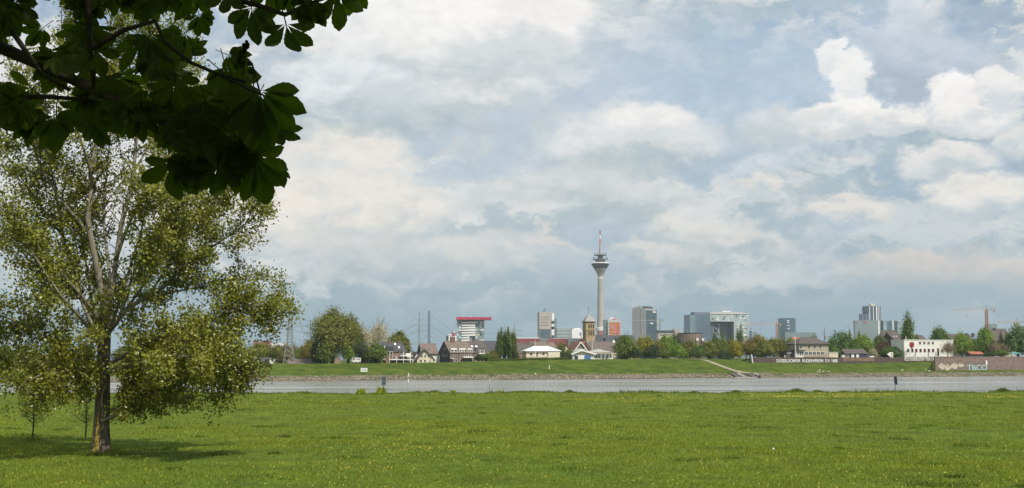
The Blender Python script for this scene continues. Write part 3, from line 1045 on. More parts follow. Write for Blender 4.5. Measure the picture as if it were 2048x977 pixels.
def far_tree(px, top, base, hw, proto, kind, label, name='leafy_tree', Y=None, u=None, group=None, gap=0.14):
    """a tree whose crown spans hw photo-pixels either side of px between rows top and base"""
    if Y is None:
        X, Y = bank_x(px, u)
    X = PX(px, Y)
    g = far_ground(X, Y)
    ztop = PZ(top, Y)
    H = ztop - g
    rx = hw * Y / FPX * 1.22
    H *= 1.04
    zb = max(PZ(base, Y), g)
    o = thing(name, label, 'tree', (X, Y, g), tree_rng.uniform(0, 6.28), group)
    r0, h0 = DIMS[proto]
    low = min(max(zb - g, 0), H * (0.02 if proto in ('column', 'cone') else gap))
    me = tree_rng.choice(PROTO[proto])
    if not me.materials:
        me.materials.append(None)
    c = put('crown', me, o, (0, 0, low), kind='stuff')
    c.scale = (rx / r0, rx / r0, (H - low) / h0)
    c.material_slots[0].link = 'OBJECT'
    c.material_slots[0].material = TREE_MATS[kind]
    tm = TRUNKS[proto]
    if not tm.materials:
        tm.materials.append(BARKD)
    t = put('trunk', tm, o)
    hh = {'broad': 9, 'dense': 9, 'thin': 9.6, 'column': 12, 'cone': 9, 'huge': 15.5}[proto]
    t.scale = (max(rx / r0, .35), max(rx / r0, .35), H * 0.93 / hh)
    if kind == 'tan':
        t.material_slots[0].link = 'OBJECT'
        t.material_slots[0].material = TREE_MATS['brown']
    return o


GW = 'woodland trees beside the lattice pylon'
GP = 'columnar poplars beside the terrace houses'
GR = 'spring trees along the promenade'
FT = [
    # px, top, base, half width, proto, colour, label, name, depth u, group
    (470, 690, 726, 26, 'thin', 'brown', 'brown barely budding tree in the wood behind the tent-shaped gable', 'woodland_tree', 95, GW),
    (497, 690, 726, 24, 'thin', 'olive', 'olive brown budding tree in the wood behind the tent-shaped gable', 'woodland_tree', 80, GW),
    (520, 687, 726, 24, 'broad', 'olive', 'fuller olive tree in the wood behind the tent-shaped gable', 'woodland_tree', 92, GW),
    (545, 688, 726, 23, 'thin', 'olive', 'olive brown budding tree in the wood behind the tent-shaped gable', 'woodland_tree', 78, GW),
    (566, 689, 726, 20, 'broad', 'brown', 'brown barely budding tree in the wood behind the tent-shaped gable', 'woodland_tree', 96, GW),
    (590, 685, 726, 15, 'thin', 'brown', 'brown barely leafed tree behind the lattice pylon legs', 'woodland_tree', 100, None),
    (603, 694, 727, 15, 'broad', 'mid', 'green bushy tree just right of the pylon legs', 'leafy_tree', 88, None),
    (620, 683, 726, 17, 'broad', 'orange', 'orange-olive round tree between the pylon and the big tree', 'leafy_tree', 72, None),
    (633, 686, 728, 11, 'dense', 'dark', 'dark blue-green conifer left of the big spreading tree', 'conifer', 56, None),
    (643, 692, 728, 9, 'dense', 'dark', 'dark low conifer under the left side of the big spreading tree', 'conifer', 50, None),
    (664, 625, 700, 38, 'huge', 'olive', 'big spreading olive-green tree towering over the dike', 'spreading_tree', 52, None),
    (697, 634, 705, 24, 'huge', 'olive', 'tall olive tree grown together with the big spreading one', 'spreading_tree', 58, None),
    (655, 690, 726, 18, 'broad', 'mid', 'grey-green undergrowth tree below the big spreading tree', 'leafy_tree', 48, None),
    (697, 694, 722, 11, 'broad', 'fresh', 'small vivid green tree behind the wooden bird-house hut', 'leafy_tree', 50, None),
    (720, 684, 723, 15, 'dense', 'dark', 'dark green tree below the pale bare trees', 'conifer', 54, None),
    (722, 647, 690, 26, 'thin', 'tan', 'wide pale tan tree almost without leaves', 'budding_tree', 72, None),
    (757, 637, 695, 20, 'thin', 'tan', 'tall pale tan tree with bare upright branches', 'budding_tree', 78, None),
    (752, 688, 724, 20, 'broad', 'mid', 'mid green tree against the left wall of the balcony house', 'leafy_tree', 50, None),
    (795, 664, 715, 21, 'dense', 'olive', 'rounded olive tree rising behind the balcony house roofs', 'leafy_tree', 90, None),
    (808, 682, 722, 14, 'broad', 'olive', 'lower olive tree beside the rounded one behind the balcony house', 'leafy_tree', 84, None),
    (844, 684, 712, 4, 'cone', 'pop', 'slim dark conifer behind the white gabled house', 'conifer', 110, None),
    (861, 683, 710, 6, 'cone', 'pop', 'small pointed tree at the foot of the bridge pylon', 'conifer', 130, None),
    (973, 707, 721, 12, 'broad', 'mid', 'rounded garden bush at the end of the terrace houses', 'bush', 48, None),
    (958, 710, 721, 8, 'dense', 'dark', 'small dark garden bush by the terrace house balconies', 'bush', 46, None),
    (987, 702, 721, 8, 'broad', 'olive', 'yellow-olive bush left of the columnar poplars', 'bush', 50, None),
    (1000, 661, 718, 7.5, 'column', 'pop', 'columnar poplar in the close row of four', 'columnar_poplar', 56, GP),
    (1009, 664, 718, 5.5, 'column', 'pop', 'columnar poplar in the close row of four', 'columnar_poplar', 58, GP),
    (1017, 659, 718, 7.5, 'column', 'pop', 'columnar poplar in the close row of four', 'columnar_poplar', 55, GP),
    (1026, 664, 718, 7, 'column', 'pop', 'columnar poplar in the close row of four', 'columnar_poplar', 57, GP),
    (1122, 686, 718, 13, 'thin', 'olive', 'budding olive tree right of the white-roofed pavilion', 'leafy_tree', 62, None),
    (1139, 700, 719, 10, 'dense', 'mid', 'low green tree against the white boathouse', 'leafy_tree', 52, None),
    (1128, 706, 720, 12, 'dense', 'dark', 'dark shrub at the corner of the white-roofed pavilion', 'bush', 48, None),
    (1249, 672, 716, 19, 'broad', 'mid', 'round mid green tree right of the boathouse with a black trunk', 'leafy_tree', 50, None),
    (1268, 694, 719, 14, 'dense', 'dark', 'dark shrub between the boathouse yard trees', 'bush', 48, None),
    (1291, 673, 717, 19, 'broad', 'yellow', 'bright yellow-green maple in front of the grey office tower', 'leafy_tree', 54, None),
    (1305, 690, 719, 15, 'dense', 'dark', 'dark low tree under the yellow-green maple', 'leafy_tree', 49, None),
    (1316, 682, 717, 16, 'thin', 'orange', 'orange-tinged budding tree beside the yellow-green maple', 'leafy_tree', 56, None),
    (1333, 671, 716, 17, 'broad', 'fresh', 'vivid green tree below the low beige office block', 'leafy_tree', 66, None),
    (1352, 672, 716, 11, 'dense', 'dark', 'dark grey-green tree left of the brown storage block', 'leafy_tree', 74, None),
    (1326, 697, 719, 15, 'broad', 'mid', 'low mid green tree on the dike edge near the parked car', 'leafy_tree', 46, None),
    (1356, 691, 719, 14, 'dense', 'fresh', 'compact bright green tree at the dike edge', 'leafy_tree', 45, None),
    (1379, 683, 715, 17, 'broad', 'olive', 'olive street tree in front of the brown storage block', 'leafy_tree', 52, None),
    (1398, 692, 719, 12, 'dense', 'chest', 'compact green tree at the top of the gravel path', 'leafy_tree', 46, None),
    (1418, 683, 717, 16, 'broad', 'olive', 'olive spring tree behind the top of the gravel path', 'leafy_tree', 56, GR),
    (1440, 680, 717, 16, 'broad', 'mid', 'green spring tree below the glass gate building', 'leafy_tree', 58, GR),
    (1447, 703, 720, 11, 'dense', 'dark', 'dark low shrub beneath the promenade trees', 'bush', 48, None),
    (1458, 680, 717, 14, 'broad', 'olive', 'olive spring tree in the promenade row', 'leafy_tree', 64, GR),
    (1472, 683, 717, 12, 'broad', 'yellow', 'yellow spring tree in the promenade row', 'leafy_tree', 54, None),
    (1492, 678, 719, 17, 'thin', 'orange', 'orange-olive spring tree in the promenade row', 'leafy_tree', 58, GR),
    (1514, 671, 720, 20, 'broad', 'orange', 'tallest orange-olive tree left of the rowing clubhouse flagpole', 'leafy_tree', 56, None),
    (1527, 682, 721, 17, 'broad', 'olive', 'olive spring tree in the promenade row', 'leafy_tree', 48, GR),
    (1548, 677, 720, 18, 'broad', 'olive', 'olive birch-like tree left of the rowing clubhouse', 'leafy_tree', 54, GR),
    (1570, 676, 720, 16, 'thin', 'orange', 'orange-olive spring tree next to the rowing clubhouse', 'leafy_tree', 62, GR),
    (1583, 679, 719, 12, 'broad', 'fresh', 'small fresh green tree at the left wall of the rowing clubhouse', 'leafy_tree', 58, None),
    (1628, 672, 700, 12, 'thin', 'olive', 'thin tree crown showing above the rowing clubhouse roof', 'leafy_tree', 80, None),
    (1682, 667, 712, 25, 'dense', 'chest', 'full dark green chestnut right of the rowing clubhouse', 'leafy_tree', 52, None),
    (1662, 691, 716, 14, 'broad', 'chest', 'low blossoming chestnut touching the rowing clubhouse wall', 'leafy_tree', 44, None),
    (1700, 656, 700, 8, 'cone', 'pop', 'pointed conifer top behind the full chestnut', 'conifer', 84, None),
    (1719, 659, 700, 9, 'cone', 'mid', 'lighter pointed conifer behind the shed', 'conifer', 80, None),
    (1708, 678, 712, 14, 'broad', 'mid', 'mid green tree between chestnut and shed', 'leafy_tree', 58, None),
    (1727, 673, 712, 22, 'dense', 'fresh', 'bright green round tree above the dark-roofed shed', 'leafy_tree', 60, None),
    (1746, 699, 717, 9, 'broad', 'tan', 'small white-flowering tree beside the shed', 'flowering_tree', 42, None),
    (1760, 672, 712, 12, 'broad', 'mid', 'small green tree in front of the cream gable house', 'leafy_tree', 66, None),
    (1769, 685, 716, 17, 'dense', 'copper', 'dark copper-leaved tree beside the shed', 'copper_tree', 52, None),
    (1796, 683, 712, 11, 'broad', 'copper', 'smaller copper tree behind the arrow board', 'copper_tree', 60, None),
    (1788, 693, 717, 24, 'dense', 'chest', 'broad dark green bush tree behind the white arrow board', 'leafy_tree', 44, None),
    (1817, 627, 690, 11.5, 'column', 'mid', 'tall single poplar behind the white canoe clubhouse', 'columnar_poplar', 62, None),
    (1834, 672, 700, 9, 'broad', 'mid', 'small tree at the foot of the tall single poplar', 'leafy_tree', 64, None),
    (1881, 656, 696, 18, 'broad', 'chest', 'broad tree rising behind the white canoe clubhouse', 'leafy_tree', 60, None),
    (1896, 682, 712, 13, 'thin', 'brown', 'bare brown tree in front of the white canoe clubhouse', 'budding_tree', 22, None),
    (1924, 668, 710, 18, 'broad', 'fresh', 'round fresh green tree at the end of the white clubhouse', 'leafy_tree', 32, None),
    (1948, 680, 712, 13, 'broad', 'mid', 'green tree behind the red-roofed kiosk', 'leafy_tree', 36, None),
    (1970, 657, 712, 16, 'broad', 'fresh', 'broad domed green tree right of the red-roofed kiosk', 'leafy_tree', 34, None),
    (1988, 682, 713, 15, 'thin', 'brown', 'bare pinkish-brown tree on the quay terrace', 'budding_tree', 28, None),
    (2006, 688, 713, 13, 'thin', 'brown', 'low brown budding tree beside the green canopy', 'budding_tree', 30, None),
    (2000, 700, 714, 12, 'dense', 'mid', 'low green shrub on the quay terrace below the budding trees', 'bush', 24, None),
    (1977, 705, 714, 14, 'dense', 'dark', 'dark hedge-like shrub on the quay wall', 'bush', 20, None),
    (2003, 662, 700, 9, 'cone', 'dark', 'dark spruce in front of the big slate roof', 'conifer', 44, None),
    (2036, 654, 712, 25, 'dense', 'chest', 'large full green tree above the green canopy', 'leafy_tree', 38, None),
    (2062, 665, 712, 22, 'dense', 'mid', 'green tree at the far end of the quay terrace', 'leafy_tree', 42, None),
]
for px, top, base, hw, proto, kind, label, name, u, grp in FT:
    far_tree(px, top, base, hw, proto, kind, label, name, u=u, group=grp)
for px, top, hw in [(1430, 664, 4.5), (1447, 662, 4), (1463, 668, 3.5)]:
    far_tree(px, top, 690, hw, 'column', 'pop', 'slim poplar standing before the arch of the glass gate building', 'columnar_poplar', Y=1150, group='poplars before the glass gate building')
far_tree(1480, 657, 690, 6.5, 'column', 'pop', 'stouter poplar before the bright right wing of the glass gate building', 'columnar_poplar', Y=1150)
for i, (px, top, hw) in enumerate([(8, 690, 14), (40, 694, 16), (120, 690, 20), (165, 692, 18), (250, 694, 22), (300, 690, 22), (350, 692, 22), (400, 690, 22), (440, 692, 20)]):
    far_tree(px, top, 724, hw, 'broad', ('mid', 'olive', 'brown')[i % 3], ('green', 'olive', 'bare brown')[i % 3] + ' tree on the far bank seen through the crown of the big poplar', 'woodland_tree', u=70 + 8 * (i % 3), group='far bank trees behind the big poplar')

# two staked saplings and a bush near the big poplar
def sapling(px, py, top, hw, label, name='sapling'):
    d = pix_dir(px, py)
    Y = -EYE / d.z * d.y
    b = P(px, py, Y)
    b.z = float(near_z(b.x, b.y))
    H = PZ(top, Y) - b.z
    w = hw * Y / FPX
    o = thing(name, label, 'tree', b)
    rng = np.random.default_rng(int(px) + 300)
    mb = MB()
    mb.tube([(0, 0, -0.05), (0.03, 0, H * .35), (-.04, .02, H * .7), (0.02, 0, H)], [.06, .05, .03, .008], 7)
    cs = []
    for i in range(26):
        z = H * rng.uniform(.3, .95)
        a = rng.uniform(0, 6.28)
        ln = w * rng.uniform(.5, 1.1) * (1.2 - z / H * .7)
        e = np.array([math.cos(a) * ln, math.sin(a) * ln, z + ln * .7])
        mb.tube([(0, 0, z), (e[0] * .5, e[1] * .5, z + ln * .25), tuple(e)], [.022, .014, .004], 4)
        k = 26
        t = rng.random((k, 1))
        cs.append(np.array([0, 0, z]) * (1 - t) + e * t + rng.normal(size=(k, 3)) * 0.16)
    mb.build('trunk', BARKD, o)
    c = np.concatenate(cs)
    v, t = leaf_cloud(c, rng.normal(size=(len(c), 3)) + np.array([0, 0, .4]), rng.uniform(.07, .12, len(c)), rng)
    put('crown', np_mesh('crown', v, t, TREE_MATS['mid' if name == 'sapling' else 'fresh'], np.ones((len(v), 3))), o, kind='stuff')


sapling(65, 882, 775, 46, 'thin young tree with sparse leaves left of the poplar trunk')
sapling(171, 878, 772, 34, 'thin young tree close beside the poplar trunk')
sapling(-12, 862, 778, 30, 'bright green young bush at the edge of the meadow beyond the saplings', 'young_bush')


# ---------------------------------------------------------------- horse chestnut the viewer stands under
CHB = mat('chestnut_bark', (0.05, 0.042, 0.032), 0.95, 0.3, 6, bump=0.5, spec=0.1)
CHL = mat('chestnut_leaf', (0.026, 0.038, 0.005), 0.6, 0.15, 9, spec=0.12, trans=0.5, tcol=(4.2, 4.5, 0.9))


def leaflet(L, W, rng, fold=0.22, droop=0.25, n=14):
    """obovate, pointed, finely toothed leaflet along +x with a folded midrib"""
    prof = []
    for i in range(n + 1):
        t = i / n
        w = W * (math.sin(math.pi * t ** 1.5) ** 0.8) * (1 if t < .86 else 0.92)
        if i == n:
            w = 0.0
        if 0 < i < n and i % 2:
            w *= 0.92
        prof.append((t, max(w, 0.006 if 0 < i < n else 0.003)))
    vs, fs = [], []
    for t, w in prof:
        x = L * t
        z = -droop * L * t * t
        vs += [(x, -w, z + fold * w), (x, -w * .45, z + fold * w * .62), (x, 0, z), (x, w * .45, z + fold * w * .62), (x, w, z + fold * w)]
    for i in range(n):
        for j in range(4):
            k = i * 5 + j
            fs.append((k, k + 1, k + 6, k + 5))
    return vs, fs


def chestnut_leaf_mesh(seed, nl=7):
    rng = random.Random(seed)
    mb = MB()
    for i in range(nl):
        f = (i - (nl - 1) / 2) / ((nl - 1) / 2)
        ang = f * R(76) + rng.uniform(-.07, .07)
        Ls = (1.0 - 0.42 * abs(f) ** 1.4) * rng.uniform(.93, 1.05)
        vs, fs = leaflet(Ls, 0.205 * Ls * rng.uniform(.95, 1.1), rng, droop=rng.uniform(.1, .3), fold=rng.uniform(.12, .35))
        m = Matrix.Rotation(ang, 4, 'Z') @ Matrix.Translation((0.05, 0, 0)) @ Matrix.Rotation(rng.uniform(-.35, .35), 4, 'X') @ Matrix.Rotation(rng.uniform(-.1, .25), 4, 'Y')
        mb.add([m @ Vector(v) for v in vs], fs)
    mb.tube([(0.06, 0, 0), (-0.25, 0, 0.03), (-0.5, 0, 0.10)], [0.018, 0.014, 0.016], 5)
    return mb.mesh('leaf', CHL, smooth=True)


def chestnut():
    rng = random.Random(9)
    base = Vector((-4.6, 1.6, float(near_z(-4.6, 1.6))))
    root = thing('chestnut_tree', 'horse chestnut whose dark overhanging branch of large fingered leaves fills the upper corner', 'tree', base)
    o = base
    MB().tube([Vector((-4.7, 1.5, base.z - .1)) - o, Vector((-4.6, 1.6, 5)) - o, Vector((-4.4, 1.5, 7.5)) - o, Vector((-3.8, 1.0, 10)) - o, Vector((-3.2, .6, 13)) - o], [.42, .34, .28, .2, .06], 12).build('trunk', CHB, root, smooth=True)
    LM = [chestnut_leaf_mesh(s, 7 if s % 3 else 5) for s in range(8)]

    def W(px, py, Y):
        return P(px, py, Y) - o
    br = MB()
    hub = Vector((-4.4, 1.6, 7.2)) - o

    def limb(pts, r0, r1, start=True):
        q = [W(*p) for p in pts]
        n = len(q)
        br.tube(q, [r0 + (r1 - r0) * i / (n - 1) for i in range(n)], 7)
    br.tube([hub, (hub + W(-260, 30, 4.4)) / 2 + Vector((0, 0, .1)), W(-260, 30, 4.4)], [.09, .06, .035], 8)
    limb([(-260, 30, 4.4), (-60, 70, 4.5), (80, 130, 4.5), (200, 185, 4.4), (320, 235, 4.4), (410, 280, 4.4), (470, 300, 4.4), (520, 310, 4.4)], .030, .007)
    limb([(-60, 70, 4.5), (0, 30, 4.4), (50, 100, 4.3), (85, 150, 4.4), (140, 180, 4.4)], .012, .008)
    limb([(174, -120, 4.2), (176, 0, 4.2), (179, 90, 4.3), (190, 180, 4.4)], .013, .010)
    limb([(180, 100, 4.3), (250, 60, 4.3), (310, 42, 4.3), (330, 85, 4.3), (380, 125, 4.3), (440, 150, 4.3), (492, 165, 4.3)], .010, .005)
    limb([(-200, 190, 4.6), (0, 196, 4.6), (90, 194, 4.6), (180, 200, 4.5)], .014, .007)
    limb([(200, -150, 4.1), (300, -60, 4.1), (400, -15, 4.1), (505, 8, 4.1), (570, 30, 4.1), (640, 0, 4.15), (680, -15, 4.2)], .014, .006)
    limb([(320, 235, 4.4), (350, 290, 4.3), (400, 315, 4.3)], .007, .004)
    limb([(440, 150, 4.3), (500, 180, 4.25), (525, 190, 4.2)], .006, .004)
    b_o = br.build('branch', CHB, root, smooth=True)
    cam_o = Vector((0, 0, EYE)) - o

    def leaf(px, py, Y, size, aim, tilt=0.0, droopy=0.75, m=None):
        """leaf hub at a photo pixel; aim = direction of the middle leaflet in the picture, degrees (0 right, -90 down)"""
        c = W(px, py, Y)
        s = 1.0 * size * Y / FPX
        view = (cam_o - c).normalized()
        right = Vector((1, 0, 0))
        upv = Vector((0, 0, 1))
        a = R(aim)
        xd = (right * math.cos(a) + upv * math.sin(a) + view * rng.uniform(-.25, .35)).normalized()
        nz = (view * (0.8 + rng.uniform(-.2, .2)) + upv * rng.uniform(.1, .7) + right * rng.uniform(-.4, .4))
        nz = (nz - xd * nz.dot(xd)).normalized()
        if rng.random() < .5:
            nz = -nz
        yd = nz.cross(xd)
        me = LM[m if m is not None else rng.randrange(len(LM))]
        lo = put('leaf', me, b_o)
        mt = Matrix((xd, yd, nz)).transposed().to_4x4()
        lo.matrix_local = Matrix.Translation(c) @ mt @ Matrix.Scale(s, 4)
        return lo
    # leaves that the photograph shows one by one
    for px, py, Y, size, aim in [
        (503, 14, 4.05, 84, -92), (572, 48, 4.05, 88, -78), (672, -14, 4.15, 82, -80), (622, 2, 4.1, 66, -100), (455, -18, 4.05, 64, -95), (410, -30, 4.1, 60, -80), (398, 28, 4.2, 50, -70),
        (540, -30, 4.1, 70, -85), (600, 18, 4.12, 55, -35), (700, -40, 4.2, 75, -95), (585, -40, 4.1, 70, -95),
        (519, 182, 4.2, 122, -76), (506, 200, 4.25, 100, -95), (512, 314, 4.3, 108, -76), (436, 328, 4.3, 92, -84), (348, 320, 4.3, 104, -94), (392, 300, 4.32, 78, -105), (470, 270, 4.35, 95, -75), (480, 300, 4.32, 84, -95), (380, 318, 4.33, 86, -84),
        (283, 212, 4.35, 74, -88), (112, 232, 4.4, 78, -88), (185, 235, 4.4, 66, -80), (300, 70, 4.3, 74, -80), (52, 215, 4.5, 66, -95), (15, 205, 4.5, 70, -85),
        (545, 250, 4.3, 70, -40), (530, 330, 4.35, 60, -45), (470, 165, 4.3, 70, -60), (455, 110, 4.35, 52, -20), (410, 200, 4.35, 84, -70), (350, 160, 4.35, 80, -80)]:
        leaf(px, py, Y, size, aim)
    # the crowded mass behind them
    region = [(-80, -90), (395, -90), (400, 60), (440, 110), (480, 150), (520, 200), (530, 260), (500, 300), (400, 280), (290, 225), (200, 222), (100, 232), (-80, 245)]

    def inpoly(x, y):
        c = False
        j = len(region) - 1
        for i in range(len(region)):
            xi, yi = region[i]
            xj, yj = region[j]
            if (yi > y) != (yj > y) and x < (xj - xi) * (y - yi) / (yj - yi) + xi:
                c = not c
            j = i
        return c
    gaps = [(95, 15, 40, 40), (20, 130, 50, 50), (240, 40, 30, 26), (430, 95, 30, 30), (118, 60, 20, 22), (60, 60, 16, 20), (230, 110, 16, 18), (340, 60, 18, 26), (395, 205, 14, 14), (310, 200, 10, 12), (120, 205, 10, 14), (270, 160, 10, 10), (160, 130, 8, 10)]
    cnt = 0
    while cnt < 165:
        x, y = rng.uniform(-80, 540), rng.uniform(-90, 300)
        if not inpoly(x, y) or any(((x - gx) / (gw + 30)) ** 2 + ((y + 25 - gy) / (gh + 35)) ** 2 < 1 for gx, gy, gw, gh in gaps):
            continue
        leaf(x, y, rng.uniform(4.25, 5.3), rng.uniform(50, 82), rng.uniform(-150, -30))
        cnt += 1
    cnt = 0
    while cnt < 60:
        x, y = rng.uniform(-80, 385), rng.uniform(-90, 130)
        if any(((x - gx) / (gw + 14)) ** 2 + ((y + 25 - gy) / (gh + 22)) ** 2 < 1 for gx, gy, gw, gh in gaps):
            continue
        leaf(x, y, rng.uniform(4.25, 5.3), rng.uniform(48, 74), rng.uniform(-150, -30))
        cnt += 1
    # young flower spike
    sp = MB()
    p0, p1 = W(487, 150, 4.2), W(492, 84, 4.2)
    sp.tube([p0, p1], [.004, .002], 5)
    for i in range(22):
        t = rng.uniform(.05, 1)
        c = p0.lerp(p1, t) + Vector((rng.uniform(-1, 1), rng.uniform(-.6, .6), rng.uniform(-.2, .2))) * .028 * (1.25 - t)
        rr = rng.uniform(.006, .010)
        k = len(sp.v)
        sp.lathe([(rr * .3, -rr), (rr, -rr * .3), (rr * .8, rr * .6), (rr * .2, rr)], 6)
        sp.v[k:] = [(v[0] + c.x, v[1] + c.y, v[2] + c.z) for v in sp.v[k:]]
    sp.build('flower_spike', CHL, b_o)
    # the rest of the crown overhead and behind, out of the picture, which keeps this branch in shade
    nr = np.random.default_rng(4)
    V, T = [], []
    lv, lf = leaflet(1.0, 0.2, rng, n=3)
    lv = np.array(lv)
    lf = np.array(lf)
    k = 0
    while k < 3000:
        d = nr.normal(size=3)
        d /= np.linalg.norm(d)
        p = np.array([-1.6, 0.9, 10.4]) + d * np.array([7.2, 6.6, 4.6]) * nr.uniform(.35, 1.0)
        rel = p - np.array([0, 0, EYE])
        if rel[1] > 0.3:
            u = rel[0] / rel[1]
            e = rel[2] / rel[1]
            if -0.62 < u < 0.62 and e < 0.52:
                continue
        if p[2] < 6.4:
            continue
        k += 1
        m0 = Matrix.Rotation(nr.uniform(0, 6.28), 4, 'Z') @ Matrix.Rotation(nr.normal() * .45, 4, 'X') @ Matrix.Rotation(nr.normal() * .45, 4, 'Y')
        for i in range(6):
            m = np.array(m0 @ Matrix.Rotation(i * 1.05, 4, 'Z') @ Matrix.Rotation(.35, 4, 'Y')) * 1.0
            q = (lv * 0.24) @ m[:3, :3].T + p - np.array(o)
            T.append(lf + len(V) * len(lv))
            V.append(q)
    me = np_mesh('crown', np.concatenate(V), np.concatenate(T), CHL)
    put('crown', me, root, kind='stuff')


chestnut()

# ================================================================ BUILDINGS
WHITE = mat('white_render', (0.74, 0.72, 0.66), 0.85, 0.06, 0.4)
CREAM = mat('cream_render', (0.64, 0.57, 0.44), 0.85, 0.08, 0.4)
BEIGE = mat('beige_stone', (0.40, 0.35, 0.27), 0.9, 0.14, 0.6)
SLATE = mat('slate', (0.065, 0.068, 0.078), 0.75, 0.25, 0.9, bump=0.3)
TILEB = mat('brown_roof_tile', (0.165, 0.132, 0.11), 0.9, 0.2, 0.9, bump=0.3)
TILED = mat('dark_roof_tile', (0.10, 0.085, 0.08), 0.9, 0.2, 0.9, bump=0.3)
TILER = mat('red_roof_tile', (0.33, 0.12, 0.07), 0.9, 0.2, 0.9)
BRICK = brick_mat('house_brick', (0.225, 0.13, 0.095), (0.18, 0.108, 0.082), (0.30, 0.26, 0.22))
GLASS = mat('window_glass', (0.025, 0.032, 0.040), 0.12, 0.3, 0.6, spec=0.7)
FRAME = mat('white_frame', (0.78, 0.77, 0.74), 0.6, 0.05, 1)
CONC = mat('pale_concrete', (0.40, 0.375, 0.335), 0.9, 0.10, 0.05)
STEELG = mat('galvanised_steel', (0.33, 0.34, 0.33), 0.5, 0.15, 0.5, metal=0.4)
DGREY = mat('dark_grey_metal', (0.07, 0.08, 0.09), 0.6, 0.2, 0.6)
WOODM = mat('weathered_wood', (0.30, 0.21, 0.13), 0.9, 0.25, 2)
GRAF_C = mat('cream_spray', (0.50, 0.45, 0.35), 0.8, 0.15, 1.2)
GRAF_B = mat('pale_blue_spray', (0.34, 0.46, 0.48), 0.8, 0.12, 1.2)
BLACK = mat('black_paint', (0.02, 0.02, 0.022), 0.6, 0.1, 1)
LETTER = mat('white_letters', (0.80, 0.80, 0.78), 0.6, 0.04, 1)


